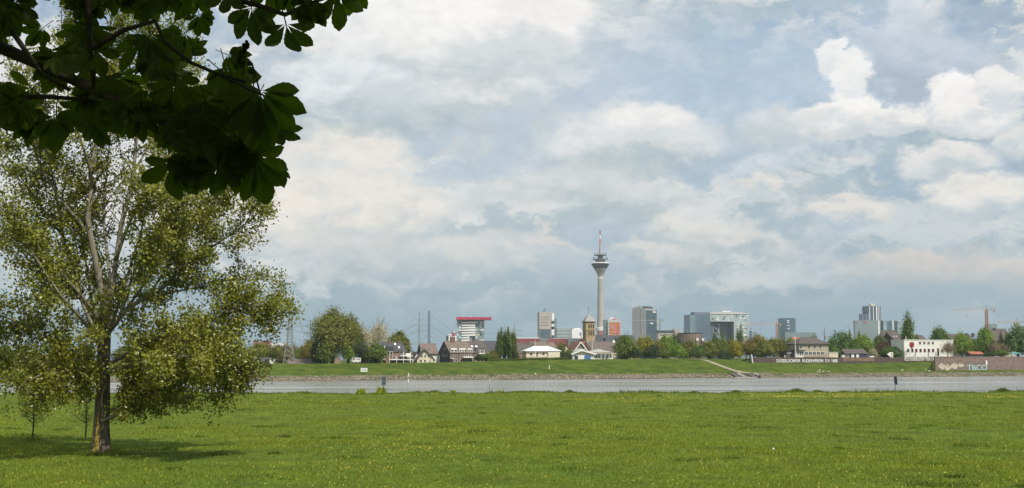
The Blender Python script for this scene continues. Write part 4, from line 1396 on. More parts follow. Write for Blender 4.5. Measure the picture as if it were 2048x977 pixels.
class Bld:
    def __init__(s, name, label, cat, px, Y, rot=0.0, base=None, group=None):
        s.X0, s.Y0 = PX(px, Y), Y
        s.c, s.s = math.cos(R(rot)), math.sin(R(rot))
        s.base = far_ground(s.X0, Y) - 0.05 if base is None else base
        s.root = thing(name, label, cat, (s.X0, Y, s.base), R(rot), group)
        s.k = Y / FPX

    def x(s, px, y=0.0):
        u = (px - 1024) / FPX / (math.cos(PITCH) - (CY - 700) / FPX * math.sin(PITCH))
        return (u * (s.Y0 + y * s.c) + y * s.s - s.X0) / (s.c - u * s.s)

    def z(s, py, x=0.0, y=0.0):
        return PZ(py, s.Y0 + x * s.s + y * s.c) - s.base

    def part(s, name, m, mb, parent=None, kind=None, smooth=False):
        return mb.build(name, m, parent or s.root, kind=kind, smooth=smooth)

    def box(s, name, m, px0, px1, py0, py1, y0, y1, parent=None):
        """box between photo columns and rows; py1 None = down to the ground"""
        x0, x1 = s.x(px0, y0), s.x(px1, y0)
        xm = (x0 + x1) / 2
        z1 = s.z(py0, xm, y0)
        z0 = -0.3 if py1 is None else s.z(py1, xm, y0)
        return s.part(name, m, MB().box(x0, x1, y0, y1, z0, z1), parent)

    def wins(s, pxs, py0, py1, wpx, y=0.0, m=None, name='window', frame=True, parent=None):
        out = []
        x = s.x(pxs[0], y)
        w = wpx * s.k / s.c / 2
        z0, z1 = s.z(py1, x, y), s.z(py0, x, y)
        h = z1 - z0
        me = MB().box(-w, w, -0.04, 0.25, 0, h).mesh(name, m or GLASS)
        fb = MB()
        t = min(0.12, 0.22 * w)
        fb.box(-w - t, -w, -0.07, 0.2, -t, h + t).box(w, w + t, -0.07, 0.2, -t, h + t).box(-w, w, -0.07, 0.2, -t, 0).box(-w, w, -0.07, 0.2, h, h + t)
        if wpx >= 5:
            fb.box(-0.05, 0.05, -0.07, -0.035, 0, h)
        fm = fb.mesh('frame', FRAME)
        for p in pxs:
            xx = s.x(p, y)
            zz = s.z(py1, xx, y)
            o = put(name, me, parent or s.root, (xx, y, zz))
            if frame:
                put('frame', fm, o)
            out.append(o)
        return out

    def gable(s, m_wall, m_roof, px0, px1, ridge, eave, depth, over=0.35, y0=0.0, wall='wall', m_gable=None):
        """house with its ridge parallel to the front"""
        x0, x1 = s.x(px0, y0), s.x(px1, y0)
        ze = s.z(eave, (x0 + x1) / 2, y0)
        zr = s.z(ridge, (x0 + x1) / 2, y0 + depth / 2)
        w = s.part(wall, m_wall, MB().prism_x([(y0, -0.3), (y0, ze), (y0 + depth / 2, zr - 0.2), (y0 + depth, ze), (y0 + depth, -0.3)][::-1], x0, x1))
        ym = y0 + depth / 2
        sl = (zr - ze) / (depth / 2)
        d = 0.22
        rf = MB().prism_x([(y0 - over, ze - over * sl), (y0 - over, ze - over * sl + d), (ym, zr + d), (y0 + depth + over, ze - over * sl + d), (y0 + depth + over, ze - over * sl), (ym, zr)][::-1], x0 - 0.25, x1 + 0.25)
        r = s.part('roof', m_roof, rf)
        if m_gable:
            s.part('gable_cladding', m_gable, MB().prism_x([(y0 + .05, 0), (y0 + .05, ze - .1), (ym, zr - .45), (y0 + depth - .05, ze - .1), (y0 + depth - .05, 0)][::-1], x0 - 0.12, x0 - 0.004), w)
        return w, r, x0, x1, ze, zr

    def gable_front(s, m_wall, m_roof, px0, px1, apex_px, ridge, eave, depth, over=0.4, y0=0.0, bargem=None):
        """house showing its gable to the river"""
        x0, x1 = s.x(px0, y0), s.x(px1, y0)
        xa = s.x(apex_px, y0)
        ze, zr = s.z(eave, xa, y0), s.z(ridge, xa, y0)
        w = s.part('wall', m_wall, MB().prism([(x0, -0.3), (x1, -0.3), (x1, ze), (xa, zr - .15), (x0, ze)], y0, y0 + depth))
        d = 0.25
        rs = MB()
        for (xe, sg) in ((x0, -1), (x1, 1)):
            k = (zr - ze) / (xa - xe)
            xo = xe + sg * over
            zo = zr + k * (xo - xa)
            pl = [(xa, zr), (xo, zo), (xo, zo + d), (xa, zr + d)]
            rs.prism(pl if sg < 0 else pl[::-1], y0 - over, y0 + depth + over)
        r = s.part('roof', m_roof, rs)
        if bargem:
            bb = MB()
            for (xe, sg) in ((x0, -1), (x1, 1)):
                k = (zr - ze) / (xa - xe)
                xo = xe + sg * over
                zo = zr + k * (xo - xa)
                pl = [(xa, zr - .35), (xo, zo - .35), (xo, zo + d), (xa, zr + d)]
                bb.prism(pl if sg < 0 else pl[::-1], y0 - over - .12, y0 - over - .004)
            s.part('bargeboard', bargem, bb, r)
        return w, r, x0, x1, ze, zr

    def grid(s, m, px0, px1, py0, py1, nx, nz, y=0.0, t=0.35, proud=0.25, name='facade_grid', vert=True, horiz=True):
        x0, x1 = s.x(px0, y), s.x(px1, y)
        xm = (x0 + x1) / 2
        z0, z1 = s.z(py1, xm, y), s.z(py0, xm, y)
        mb = MB()
        if vert:
            for i in range(nx + 1):
                xx = x0 + (x1 - x0) * i / nx
                mb.box(xx - t / 2, xx + t / 2, y - proud, y + .05, z0, z1)
        if horiz:
            for i in range(nz + 1):
                zz = z0 + (z1 - z0) * i / nz
                mb.box(x0 + .01, x1 - .01, y - proud * .8, y + .05, zz - t / 2, zz + t / 2)
        return s.part(name, m, mb, kind='stuff')

    def chimney(s, px, top, y, roof, m=None, w=0.6, h=2.0):
        xx = s.x(px, y)
        zt = s.z(top, xx, y)
        return s.part('chimney', m or BRICK, MB().box(xx - w / 2, xx + w / 2, y - w / 2, y + w / 2, zt - h, zt), roof)


def bank_Y(px, u):
    return bank_x(px, u)[1]


def text_mesh(txt, height, depth, name, m, bold=0.0):
    cu = bpy.data.curves.new('t', 'FONT')
    cu.body = txt
    cu.size = 1.0
    cu.extrude = 0.05
    cu.offset = bold
    ob = bpy.data.objects.new('t', cu)
    col.objects.link(ob)
    dg = bpy.context.evaluated_depsgraph_get()
    me = bpy.data.meshes.new_from_object(ob.evaluated_get(dg))
    bpy.data.objects.remove(ob)
    bpy.data.curves.remove(cu)
    me.name = name
    co = np.array([v.co for v in me.vertices])
    lo, hi = co.min(0), co.max(0)
    return me, lo, hi


def lettering(b, txt, px0, px1, py0, py1, y, m, name='lettering', parent=None, bold=0.03, th=0.10):
    """upright letters standing proud of the wall, stretched to the size they have in the photo"""
    me, lo, hi = text_mesh(txt, 1, .1, name, m, bold)
    x0, x1 = b.x(px0, y), b.x(px1, y)
    z0, z1 = b.z(py1, (x0 + x1) / 2, y), b.z(py0, (x0 + x1) / 2, y)
    co = np.array([v.co for v in me.vertices])
    q = (co - lo) / (hi - lo)
    new = np.stack([x0 + q[:, 0] * (x1 - x0), y + (0.5 - q[:, 2]) * th, z0 + q[:, 1] * (z1 - z0)], -1)
    me.vertices.foreach_set('co', new.astype(np.float32).ravel())
    me.materials.clear()
    me.materials.append(m)
    me.update()
    return put(name, me, parent or b.root)


# ---------------------------------------------------------------- houses behind the dike, left to right
TH = 21.0
# low white building with a tent-shaped gable end
b = Bld('garden_house', 'low slate-roofed house with a bright white pointed gable by the wood', 'house', 508, bank_Y(508, 56), 8)
b.gable(WHITE, SLATE, 508, 540, 716.5, 724, 7)
b.gable_front(WHITE, WHITE, 537.5, 547.5, 542, 718, 727, 1.0, over=.1, y0=-1.2)
b = Bld('garden_shed', 'cream flat garden shed left of the white pointed gable', 'shed', 494, bank_Y(494, 54), 8)
b.box('wall', CREAM, 494, 508, 722.5, None, 0, 4)
b.box('roof', SLATE, 492, 509, 721, 722.5, -.4, 4.4)
b.wins([499, 504], 723.5, 726.5, 2)
b = Bld('long_barn', 'long low building with a plain grey-brown roof behind the pylon', 'barn', 577, bank_Y(577, 58), 8)
w_, r_, x0_, x1_, ze_, zr_ = b.gable(BRICK, mat('grey_brown_roof', (0.16, 0.125, 0.12), 0.9, .15, .8), 577, 652, 719, 728.5, 9)
b.wins([590, 604, 618, 632], 726.4, 728.8, 2.5, y=-.02)
# bird-house like hut on posts
b = Bld('wooden_hut', 'small pink-brown wooden hut with a pointed gable on posts', 'hut', 670, bank_Y(670, 44), 8)
b.gable_front(WOODM, TILEB, 670.5, 681, 676, 712, 719, 2.0, over=.25)
for p in (671.5, 675.5, 680):
    b.box('post', FRAME, p, p + .8, 718, None, .1, .3)
b.wins([675.7], 716, 718.5, 2)
# white camper and trailer
def van(name, label, px0, px1, top, Y, rot=0, colr=None, cab=True):
    b = Bld(name, label, 'van', px0, Y, rot)
    L, H = b.x(px1), b.z(top)
    D = 2.0
    m = colr or FRAME
    z0 = 0.35
    if cab:
        pr = [(0, z0), (L, z0), (L, H * .55), (L * .93, H * .62), (L * .84, H * .95), (L * .1, H), (0, H * .9)]
    else:
        pr = [(0.1, z0), (L - .1, z0), (L, H * .5), (L * .93, H), (L * .07, H), (0, H * .5)]
    b.part('body', m, MB().prism(pr, 0, D))
    b.part('side_window', GLASS, MB().box(L * .62, L * .82, -.02, .05, H * .58, H * .85))
    b.part('side_window', GLASS, MB().box(L * .2, L * .5, -.02, .05, H * .58, H * .85))
    for xx in (L * .2, L * .78):
        wv = MB().lathe([(.02, -.1), (.33, -.1), (.36, 0), (.33, .1), (.02, .1)], 14)
        wv.v = [(xx + v[0], .08 - v[2], .34 + v[1]) for v in wv.v]
        b.part('wheel', BLACK, wv)
    return b


van('camper_van', 'white camper van parked beside the dark garage', 704, 712.5, 715.5, bank_Y(704, 48))
van('caravan', 'rounded white caravan parked beside the camper van', 713, 721, 716, bank_Y(713, 48.5), cab=False)
b = Bld('brick_garage', 'low brick and dark glass garden pavilion left of the balcony house', 'garage', 721, bank_Y(721, 54), 12)
b.box('wall', BRICK, 721, 764, 716, None, 0, 6)
b.box('roof', DGREY, 720, 765, 714.5, 716, -.4, 6.4)
b.wins([734, 741, 748, 755], 718, 724, 5, y=-.01)

# balcony house (two joined dark-roofed houses)
b = Bld('balcony_house', 'dark slate-roofed brick house with skylights and long white balconies', 'house', 762, bank_Y(762, 56), TH)
w_, rf, x0_, x1_, ze_, zr_ = b.gable(BRICK, SLATE, 764, 812, 686, 703.5, 12, m_gable=SLATE)
sky = mat('skylight', (0.75, 0.78, 0.80), 0.2, .05, 1)
for p, py in ((773, 697), (784, 697), (788, 697.5), (796, 691), (801, 697.5)):
    xx = b.x(p)
    zz = b.z(py, xx, 3)
    b.part('skylight', sky, MB().add([(xx - .35, 0, 0), (xx + .35, 0, 0), (xx + .35, .6, .75), (xx - .35, .6, .75)], [(0, 1, 2, 3)]), rf).location = (0, (zz - ze_) / (zr_ - ze_) * 6 - .25, zz + .12)
dm = b.part('dormer', SLATE, MB().box(b.x(773), b.x(787), -.3, 3.0, ze_ - .1, ze_ + 2.1), rf)
b.wins([776.5, 783], 704, 710.5, 4.5, y=-.32, parent=dm)
for py, xa, xb in ((711.5, 798, 822), (719, 764, 822)):
    bo = b.part('balcony', FRAME, MB().box(b.x(xa), b.x(xb), -2.4, -.02, b.z(py + 1.6, 5), b.z(py, 5)))
for p in (765, 779, 793, 807, 821):
    b.box('post', FRAME, p, p + .9, 704 if p > 795 else 712, None, -2.3, -2.1)
b.wins([768, 774, 788, 800, 806, 812], 713.5, 718.5, 4, y=-.02)
b.wins([802, 808], 705, 711, 3, y=-.02)
b.wins([770, 777, 784, 797, 804, 811], 721, 725, 4, y=-.02, frame=False)
b.box('brick_pier', BRICK, 771, 779, 712, None, -2.6, -2.41)
b.box('side_wing', WHITE, 812, 821, 707, None, .5, 8)
b.chimney(779, 680, 5, rf)
b.chimney(798, 681, 6, rf)

# white gabled house
b = Bld('gabled_house', 'cream white house showing a broad pointed gable under a dark roof', 'house', 832, bank_Y(832, 52), 10)
w_, rf, x0_, x1_, ze_, zr_ = b.gable_front(CREAM, TILED, 834, 868, 850, 700, 719, 11, over=.6)
b.wins([843.5, 850.5, 857.5], 711, 715, 2.6, frame=False)
b.wins([842, 850], 720.5, 724.5, 3.5, frame=False)
b.box('door', FRAME, 846.3, 848.2, 720.5, None, -.1, -.01)
b.box('window_bay', CREAM, 861, 866, 719, None, -.6, -.01)
b = Bld('small_gabled_house', 'narrow white gable half hidden beside the broad white gabled house', 'house', 823, bank_Y(823, 60), 14)
b.gable_front(WHITE, TILED, 825, 841, 835, 705, 720, 9, over=.5)
b.wins([829, 833], 714, 718.5, 2.2)
b = Bld('brown_roof_house', 'house with a steep brown tiled roof behind the white gabled house', 'house', 843, bank_Y(843, 72), 14)
w_, rf, *_ = b.gable(WHITE, TILEB, 845, 876, 688, 709, 13, m_gable=SLATE)
b.chimney(842.5, 700, 2, rf, FRAME)
b.box('annex', WHITE, 866, 880, 709.5, None, -5, -1)
b.box('annex_roof', TILED, 865, 881, 708, 709.5, -5.4, -.6)

# terrace of brick houses
b = Bld('terrace_house', 'end terrace house with a black slated gable and brown tiled roof', 'house', 893, bank_Y(893, 54), TH + 3)
w_, rf, x0_, x1_, ze_, zr_ = b.gable(BRICK, TILEB, 900, 917, 683.5, 705.5, 12.5, m_gable=SLATE)
dm = b.part('dormer', WHITE, MB().box(b.x(902), b.x(914), .1, 3.5, ze_ - .2, ze_ + 1.7), rf)
b.wins([905, 911.5], 699.8, 703.5, 4.4, y=.08, parent=dm)
b.wins([905.5, 912.5], 709.5, 714, 3, y=-.02)
b.wins([905.5, 912.5], 719, 724, 3.4, y=-.02)
b.box('canopy', FRAME, 902, 909, 717, 718, -1.2, -.02)
b.chimney(905, 674, 6, rf, BRICK, 1.6, 4)
gx = x0_ - .13
for yy, zz in ((3.5, 2.2), (6.2, 2.2), (8.6, 2.4), (6.2, 4.8), (4, 5.0)):
    wv = b.part('window', FRAME, MB().box(gx - .05, gx, yy - .45, yy + .45, zz, zz + 1.0))
    b.part('pane', GLASS, MB().box(gx - .08, gx - .051, yy - .32, yy + .32, zz + .12, zz + .88), wv)
Y_t = b.Y0
xa, ya = b.x(917), 0
b2 = Bld('terrace_house', 'middle terrace house with white dormers and a white balcony', 'house', 917.3, b.Y0 + b.x(917.3) * b.s, TH + 3)
w_, rf, x0_, x1_, ze_, zr_ = b2.gable(BRICK, TILEB, 917.3, 947, 683.5, 705.5, 12.5)
dm = b2.part('dormer', WHITE, MB().box(b2.x(919), b2.x(932), .1, 3.5, ze_ - .2, ze_ + 1.7), rf)
b2.wins([921.5, 926, 930.5], 699.8, 703.5, 2.6, y=.08, parent=dm)
dm = b2.part('dormer', WHITE, MB().box(b2.x(936), b2.x(945), .1, 3.5, ze_ - .2, ze_ + 1.7), rf)
b2.wins([938.5, 942.5], 699.8, 703.5, 2.6, y=.08, parent=dm)
b2.box('balcony', FRAME, 927, 947, 713.5, 716, -1.6, -.02)
b2.wins([922, 931, 939, 944], 709, 713.5, 3.2, y=-.02)
b2.wins([922.5, 932, 937, 943], 718.5, 724, 3.6, y=-.02)
b2.chimney(920, 681, 6, rf)
b3 = Bld('terrace_house', 'third terrace house with a dark roof, skylights and a roof terrace', 'house', 947.3, b2.Y0 + b2.x(947.3) * b2.s, TH + 3)
w_, rf, x0_, x1_, ze_, zr_ = b3.gable(BRICK, TILED, 947.3, 977, 683.5, 705.5, 12.5)
for p in (947.8, 956.5):
    xx = b3.x(p + 2)
    b3.part('skylight', sky, MB().add([(xx - .45, 2.6, 2.6 / 6.25 * (zr_ - ze_) + ze_ + .32), (xx + .45, 2.6, 2.6 / 6.25 * (zr_ - ze_) + ze_ + .32), (xx + .45, 3.5, 3.5 / 6.25 * (zr_ - ze_) + ze_ + .32), (xx - .45, 3.5, 3.5 / 6.25 * (zr_ - ze_) + ze_ + .32)], [(0, 1, 2, 3)]), rf)
dm = b3.part('dormer', SLATE, MB().box(b3.x(952), b3.x(971), .1, 3.5, ze_ - .2, ze_ + 1.7), rf)
b3.wins([955, 961, 967], 700, 704.5, 3, y=.08, parent=dm)
b3.box('balcony', FRAME, 959, 978, 706.5, 708.5, -2.0, -.02)
b3.wins([953, 963, 970], 709.5, 714, 4, y=-.02)
b3.wins([953, 963, 970], 718.5, 723, 4, y=-.02)
for p in (960, 968, 976):
    b3.box('post', FRAME, p, p + .8, 699 if p != 976 else 706, None, -1.9, -1.75)
b4 = Bld('slate_house', 'plain blue-grey slate roofed house behind the columnar poplars', 'house', 976, b3.Y0 + 16, TH + 3)
w_, rf, *_ = b4.gable(BRICK, SLATE, 975, 1003, 683, 703, 12)
b4.wins([981, 988, 995], 706, 711, 3)

# row behind the pavilion
b = Bld('steep_house', 'grey steep-gabled house right of the columnar poplars', 'house', 1034, bank_Y(1034, 70), TH)
w_, rf, x0_, x1_, ze_, zr_ = b.gable(CREAM, TILED, 1037, 1078, 687, 707, 13, m_gable=SLATE)
dm = b.part('dormer', SLATE, MB().box(b.x(1047), b.x(1062), 0, 3.5, ze_ - .2, ze_ + 1.5), rf)
b.wins([1050, 1058], 700, 704, 4, y=-.02, parent=dm)
b.chimney(1058, 683, 6, rf)
b.box('porch', BRICK, 1038, 1050, 711, None, -4, -.3)
b = Bld('brown_roof_row', 'row house with a long brown tiled roof behind the white pavilion', 'house', 1078, bank_Y(1078, 84), TH)
w_, rf, *_ = b.gable(CREAM, TILEB, 1068, 1118, 685, 704, 13)
for p in (1072, 1096):
    b.chimney(p, 681, 6, rf)
b = Bld('garden_house', 'small house with a cream pointed gable half hidden by the tree at the boathouse', 'house', 1129, bank_Y(1129, 70), 12)
b.gable_front(CREAM, TILED, 1128, 1148, 1131, 690, 708, 12, over=.3)

# white pavilion clubhouse
b = Bld('pavilion', 'single-storey pavilion with a pale metal hipped roof and cream walls', 'pavilion', 1051, bank_Y(1051, 48), 8)
x0, x1 = b.x(1052.5), b.x(1119.5)
ze, zr = b.z(703, x0), b.z(692.5, x0, 5)
PALEROOF = mat('pale_metal_roof', (0.62, 0.66, 0.70), 0.45, .06, .5)
b.part('wall', CREAM, MB().box(x0, x1, 0, 10, -.3, ze))
b.part('roof', PALEROOF, MB().hip(x0 - .6, x1 + .6, -.7, 10.7, ze, zr, 4.5, .2))
b.wins([1062, 1087], 706, 710.5, 4.5, y=-.02)
b.box('door', GLASS, 1073, 1075.5, 705.5, None, -.05, -.01)
b.wins([1105, 1108.5, 1112], 704.5, 709.5, 1.3, y=-.02)
b.box('terrace', mat('terrace_slab', (.42, .37, .31), .9), 1052.5, 1096, 714, None, -3, -.02)
b.box('side_block', mat('cream_paint', (.70, .64, .50), .85, .05), 1096.5, 1119.8, 704.5, None, -.6, -.03)
def flagpole(name, label, px, top, Y, z=None, r=0.09):
    X = PX(px, Y)
    g = far_ground(X, Y) if z is None else z
    h = PZ(top, Y) - g
    o = thing(name, label, 'pole', (X, Y, g))
    MB().lathe([(r * 1.25, -.1), (r, .6), (r * .6, h)], 10).build('pole', FRAME, o)
    MB().lathe([(.02, h), (r * 1.3, h + .12), (.02, h + .25)], 8).build('finial', FRAME, o)
    return o


flagpole('flagpole', 'white flagpole in front of the pavilion with the pale hipped roof', 1070.5, 682, bank_Y(1070, 45), r=.12)
for px, t, nm in ((1076.5, 715, 'utility box standing on the dike edge before the pavilion, the larger'), (1083.5, 716, 'utility box standing on the dike edge before the pavilion, the smaller')):
    b = Bld('utility_box', 'grey ' + nm, 'box', px - 2.4, bank_Y(px, 40), 6)
    wd = 4.6 if px < 1080 else 2.6
    b.box('cabinet', mat('pale_grey_paint', (.50, .52, .50), .6), px - 2.4, px - 2.4 + wd, t + 1, None, 0, .8)
    b.box('lid', FRAME, px - 2.7, px - 2.1 + wd, t + .3, t + 1, -.08, .9)
b = Bld('hedge', 'clipped low hedge along the dike crest from the poplars past the pavilion', 'hedge', 975, bank_Y(975, 41), 18)
rngh = np.random.default_rng(3)
x1 = b.x(1138)
n = 6500
c = np.stack([rngh.uniform(0, x1, n), rngh.uniform(-.5, .9, n), rngh.uniform(0, 1.05, n) * (0.8 + 0.2 * np.sin(np.arange(n) * .01))], -1)
for i in range(0, n):
    wx = b.X0 + c[i, 0] * b.c - c[i, 1] * b.s
    wy = b.Y0 + c[i, 0] * b.s + c[i, 1] * b.c
    c[i, 2] += far_ground(wx, wy) - b.base - .1
v, t = leaf_cloud(c, rngh.normal(size=(n, 3)) + np.array([0, -.3, .4]), rngh.uniform(.2, .4, n), rngh)
put('leaves', np_mesh('leaves', v, t, TREE_MATS['mid'], np.repeat(rngh.uniform(.6, 1.1, (n, 1)) * np.ones((1, 3)), 4, axis=0)), b.root, kind='stuff')

# boathouse
b = Bld('boathouse', 'low white boathouse with a wide gable and blue garage doors', 'boathouse', 1143, bank_Y(1143, 48), 8)
w_, rf, x0, x1, ze, zr = b.gable_front(WHITE, mat('grey_sheet_roof', (.36, .36, .33), .7, .1, .4), 1145, 1189, 1163, 701, 708, 15, over=.6, bargem=FRAME)
b.box('door', mat('blue_door', (.06, .17, .36), .6), 1169, 1181.5, 711, None, -.12, -.01)
b.box('door', mat('navy_door', (.04, .05, .10), .6), 1149, 1156, 712, None, -.12, -.01)
b.box('beam', mat('timber_beam', (.35, .27, .15), .8), 1144.5, 1189.5, 707.5, 708.3, -.3, -.02)
b.box('annex', WHITE, 1189, 1224, 707.5, None, 3, 14)
b.part('annex_roof', MATS['grey_sheet_roof'], MB().hip(b.x(1180), b.x(1227), 1.5, 15, b.z(705.5, 0, 3), b.z(698, 0, 8), 5))
b.wins([1206.5, 1214.5, 1222], 709.5, 716, 2.2, y=2.98, frame=False)
b.wins([1193, 1198], 710, 716, 3, y=2.98)
b = Bld('garden_wall', 'white rendered yard wall right of the boathouse', 'wall', 1236, bank_Y(1236, 52), 8)
b.box('wall', WHITE, 1226, 1257, 709.5, None, 0, .3)
b.box('coping', FRAME, 1225.5, 1257.5, 709, 709.5, -.08, .38)
# A-frame house and red roof behind the boathouse
b = Bld('chalet_house', 'chalet house with white bargeboards round a dark glazed gable', 'house', 1146, bank_Y(1146, 74), 14)
w_, rf, x0, x1, ze, zr = b.gable_front(DGREY, mat('red_brown_tile', (.20, .105, .075), .9, .2, .9, bump=.3), 1147, 1176, 1161, 684.5, 704, 13, over=.5, bargem=FRAME)
b.box('balcony', FRAME, 1152, 1171, 698.5, 700, -.8, -.02)
b.wins([1158, 1163], 692, 697, 3, y=-.02)
b = Bld('red_roof_house', 'house with a red-brown tiled roof joined to the chalet gable', 'house', 1168, bank_Y(1168, 80), TH)
w_, rf, *_ = b.gable(CREAM, MATS['red_brown_tile'], 1164, 1189, 684, 703, 12)
b.chimney(1176.5, 682, 6, rf, FRAME, .7)
b = Bld('grey_roof_house', 'long house with a broad plain grey-brown roof before the church nave', 'house', 1188, bank_Y(1188, 76), TH)
w_, rf, x0, x1, ze, zr = b.gable(CREAM, mat('grey_tile', (.135, .11, .10), .9, .15, .8), 1186, 1246, 684.5, 703, 14)
b.wins([1198, 1201, 1206, 1209, 1221, 1224], 698.5, 701.5, 1.6, y=.6)
dsh = b.part('satellite_dish', FRAME, MB().lathe([(.02, 0), (.35, .05), (.62, .2), (.6, .24), (.02, .05)], 14), rf)
dsh.location = (b.x(1224, 4), 2.2, b.z(683, 0, 2))
dsh.rotation_euler = (R(80), 0, 0)
# parked vehicles
van('parked_car', 'white estate car parked at the boathouse wall', 1204, 1215, 715.8, bank_Y(1204, 44.5))
van('parked_car', 'silver-grey car parked under the trees at the dike edge', 1366, 1374, 715, bank_Y(1366, 44), colr=STEELG)
van('parked_car', 'pale car parked under the dark shrubs left of the dike-edge trees', 1302, 1310, 716.5, bank_Y(1302, 43), colr=mat('pale_blue_car', (.45, .52, .58), .35, .05))
# curved street lamp
o = thing('street_lamp', 'tall white street lamp with a curved arm above the boathouse', 'lamp', (PX(1184.5, bank_Y(1184, 60)), bank_Y(1184, 60), far_ground(PX(1184.5, bank_Y(1184, 60)), bank_Y(1184, 60))))
H = PZ(674, o.location.y) - o.location.z
MB().tube([(0, 0, -.1), (0, 0, H * .72), (.15, 0, H * .88), (.8, 0, H * .97), (1.5, 0, H)], [.10, .08, .06, .05, .05], 8).build('post', FRAME, o)
MB().box(1.3, 1.9, -.12, .12, H - .08, H + .06).build('lamp_head', STEELG, o)

# ---------------------------------------------------------------- church
b = Bld('church', 'square sandstone church tower with a pyramid spire and a long slate nave', 'church', 1170, 640, 16)
STONE = mat('sandstone', (0.37, 0.275, 0.165), 0.9, 0.18, .5, bump=.3)
W = b.x(1190.5) - b.x(1172)
zt = b.z(645, 3)
xl = b.x(1172)
tw = b.part('tower', STONE, MB().box(xl, xl + W, 0, W, -.3, zt))
zc1 = b.z(660, 3)
b.part('string_course', STONE, MB().box(xl - .2, xl + W + .2, -.2, W + .2, zc1 - .2, zc1 + .25), tw)
b.part('cornice', DGREY, MB().box(xl - .35, xl + W + .35, -.35, W + .35, zt, zt + .4), tw)
za = b.z(627, 3, 3)
xc = xl + W / 2
b.part('spire', mat('spire_slate', (.30, .275, .26), .7, .15, .5), MB().add([(xl - .4, -.4, zt + .4), (xl + W + .4, -.4, zt + .4), (xl + W + .4, W + .4, zt + .4), (xl - .4, W + .4, zt + .4), (xc, W / 2, za)], [(0, 3, 2, 1), (0, 1, 4), (1, 2, 4), (2, 3, 4), (3, 0, 4)]), tw)
b.part('cross', DGREY, MB().tube([(xc, W / 2, za - .3), (xc, W / 2, b.z(614, 3, 3))], [.1, .05], 6).box(xc - .7, xc + .7, W / 2 - .06, W / 2 + .06, b.z(618, 3, 3), b.z(618, 3, 3) + .14), tw)
for (p0, p1), pxs in (((649.5, 657), (1178.3, 1182.7, 1187)), ((663, 671.5), (1178.3, 1182.7, 1187))):
    b.wins(list(pxs), p0, p1, 2.3, y=-.02, frame=False, parent=tw)
    for f in (.25, .5, .75):
        z0, z1 = b.z(p1, 3), b.z(p0, 3)
        b.part('window', GLASS, MB().box(xl - .05, xl + .2, W * f - .35, W * f + .35, z0, z1), tw)
b.wins([1179.5, 1186], 681, 684, 1.2, y=-.02, frame=False, parent=tw)
nx0, nx1 = xl + W, b.x(1276)
ze, zr = b.z(689, 14), b.z(670.5, 14, 7)
b.part('nave_wall', STONE, MB().box(nx0 + .02, nx1, 1, 15, -.3, ze))
nv = b.part('nave_roof', SLATE, MB().prism_x([(.4, ze - .6), (.4, ze - .4), (8, zr), (15.6, ze - .4), (15.6, ze - .6)][::-1], nx0 + .03, nx1 + .4))
for p in (1209, 1232, 1256):
    xx = b.x(p, 4)
    b.part('roof_dormer', DGREY, MB().prism([(xx - .4, b.z(680, xx, 4)), (xx + .4, b.z(680, xx, 4)), (xx, b.z(676.5, xx, 4))], 2.6, 6), nv)
b.part('nave_roof', SLATE, MB().prism_x([(1, b.z(688)), (5, b.z(680)), (9, b.z(688))][::-1], b.x(1160, 1), xl - .02))

# ---------------------------------------------------------------- right: rowing club terrace
BR = math.degrees(math.atan(.43))
TERRW = brick_mat('dark_terrace_stone', (0.105, 0.082, 0.07), (0.085, 0.066, 0.058), (0.13, 0.11, 0.10), 2.2)
b = Bld('terrace_wall', 'dark stone terrace wall carrying the rowing club name in white letters', 'wall', 1500, bank_Y(1500, 31.4), BR, base=3.0)
x1 = b.x(1868.5)
b.part('wall', TERRW, MB().box(0, x1, 0, .55, -1.5, TERR + .18 - 3.0))
b.part('coping', mat('coping_stone', (.17, .14, .125), .9), MB().box(-.1, x1, -.08, .63, TERR + .182 - 3.0, TERR + .36 - 3.0))
lettering(b, 'D\u00dcSSELDORFER  RUDERVEREIN  E.V. 1880', 1552.5, 1674.5, 717.6, 725.3, -.14, LETTER, bold=.008)
lettering(b, 'KCD D\u00dcSSELDORF 1929 E.V.', 1808.5, 1867.8, 714.8, 722, -.14, LETTER, bold=.008)
b.box('brick_panel', BRICK, 1686, 1748, 716.3, 722.5, -.06, -.003)

b = Bld('rowing_clubhouse', 'two-storey beige rowing clubhouse with a dark hipped roof', 'clubhouse', 1600, bank_Y(1600, 40), 15, base=TERR - .05)
x0, x1 = b.x(1598.5), b.x(1657)
ze, zr = b.z(688.5, 6), b.z(674.5, 6, 5.5)
b.part('wall', BEIGE, MB().box(x0, x1, 0, 11, -.3, ze))
rf = b.part('roof', TILED, MB().hip(x0 - .7, x1 + .7, -.8, 11.8, ze, zr, 5.0))
b.chimney(1652, 673, 5, rf, STEELG, .9, 1.6)
b.wins([1602, 1618, 1629.5, 1641], 690.5, 697.5, 4, y=-.02)
b.wins([1612.5, 1620.5, 1628.5, 1636.5, 1644.5], 704.3, 710, 6.4, y=-.02)
we = b.part('entrance_wing', WHITE, MB().box(b.x(1592, -3), b.x(1607, -3), -3, -.03, -.3, b.z(702.5, 0, -3)))
b.part('canopy', DGREY, MB().box(b.x(1588, -3), b.x(1609, -3), -3.8, -.04, b.z(702.4, 0, -3), b.z(700.5, 0, -3)))
b.wins([1596, 1600.5, 1604.5], 704.5, 711, 2.6, y=-3.02)
b.box('planter_hedge', TREE_MATS['mid'], 1608, 1647, 714.5, 717.5, -4.6, -4.0)
b = Bld('club_annex', 'dark grey low annex with a small white sign left of the rowing clubhouse', 'annex', 1572, bank_Y(1572, 40), 15, base=TERR - .05)
b.box('wall', mat('dark_slate_cladding', (.10, .09, .09), .85), 1572, 1593, 703.5, None, 0, 6)
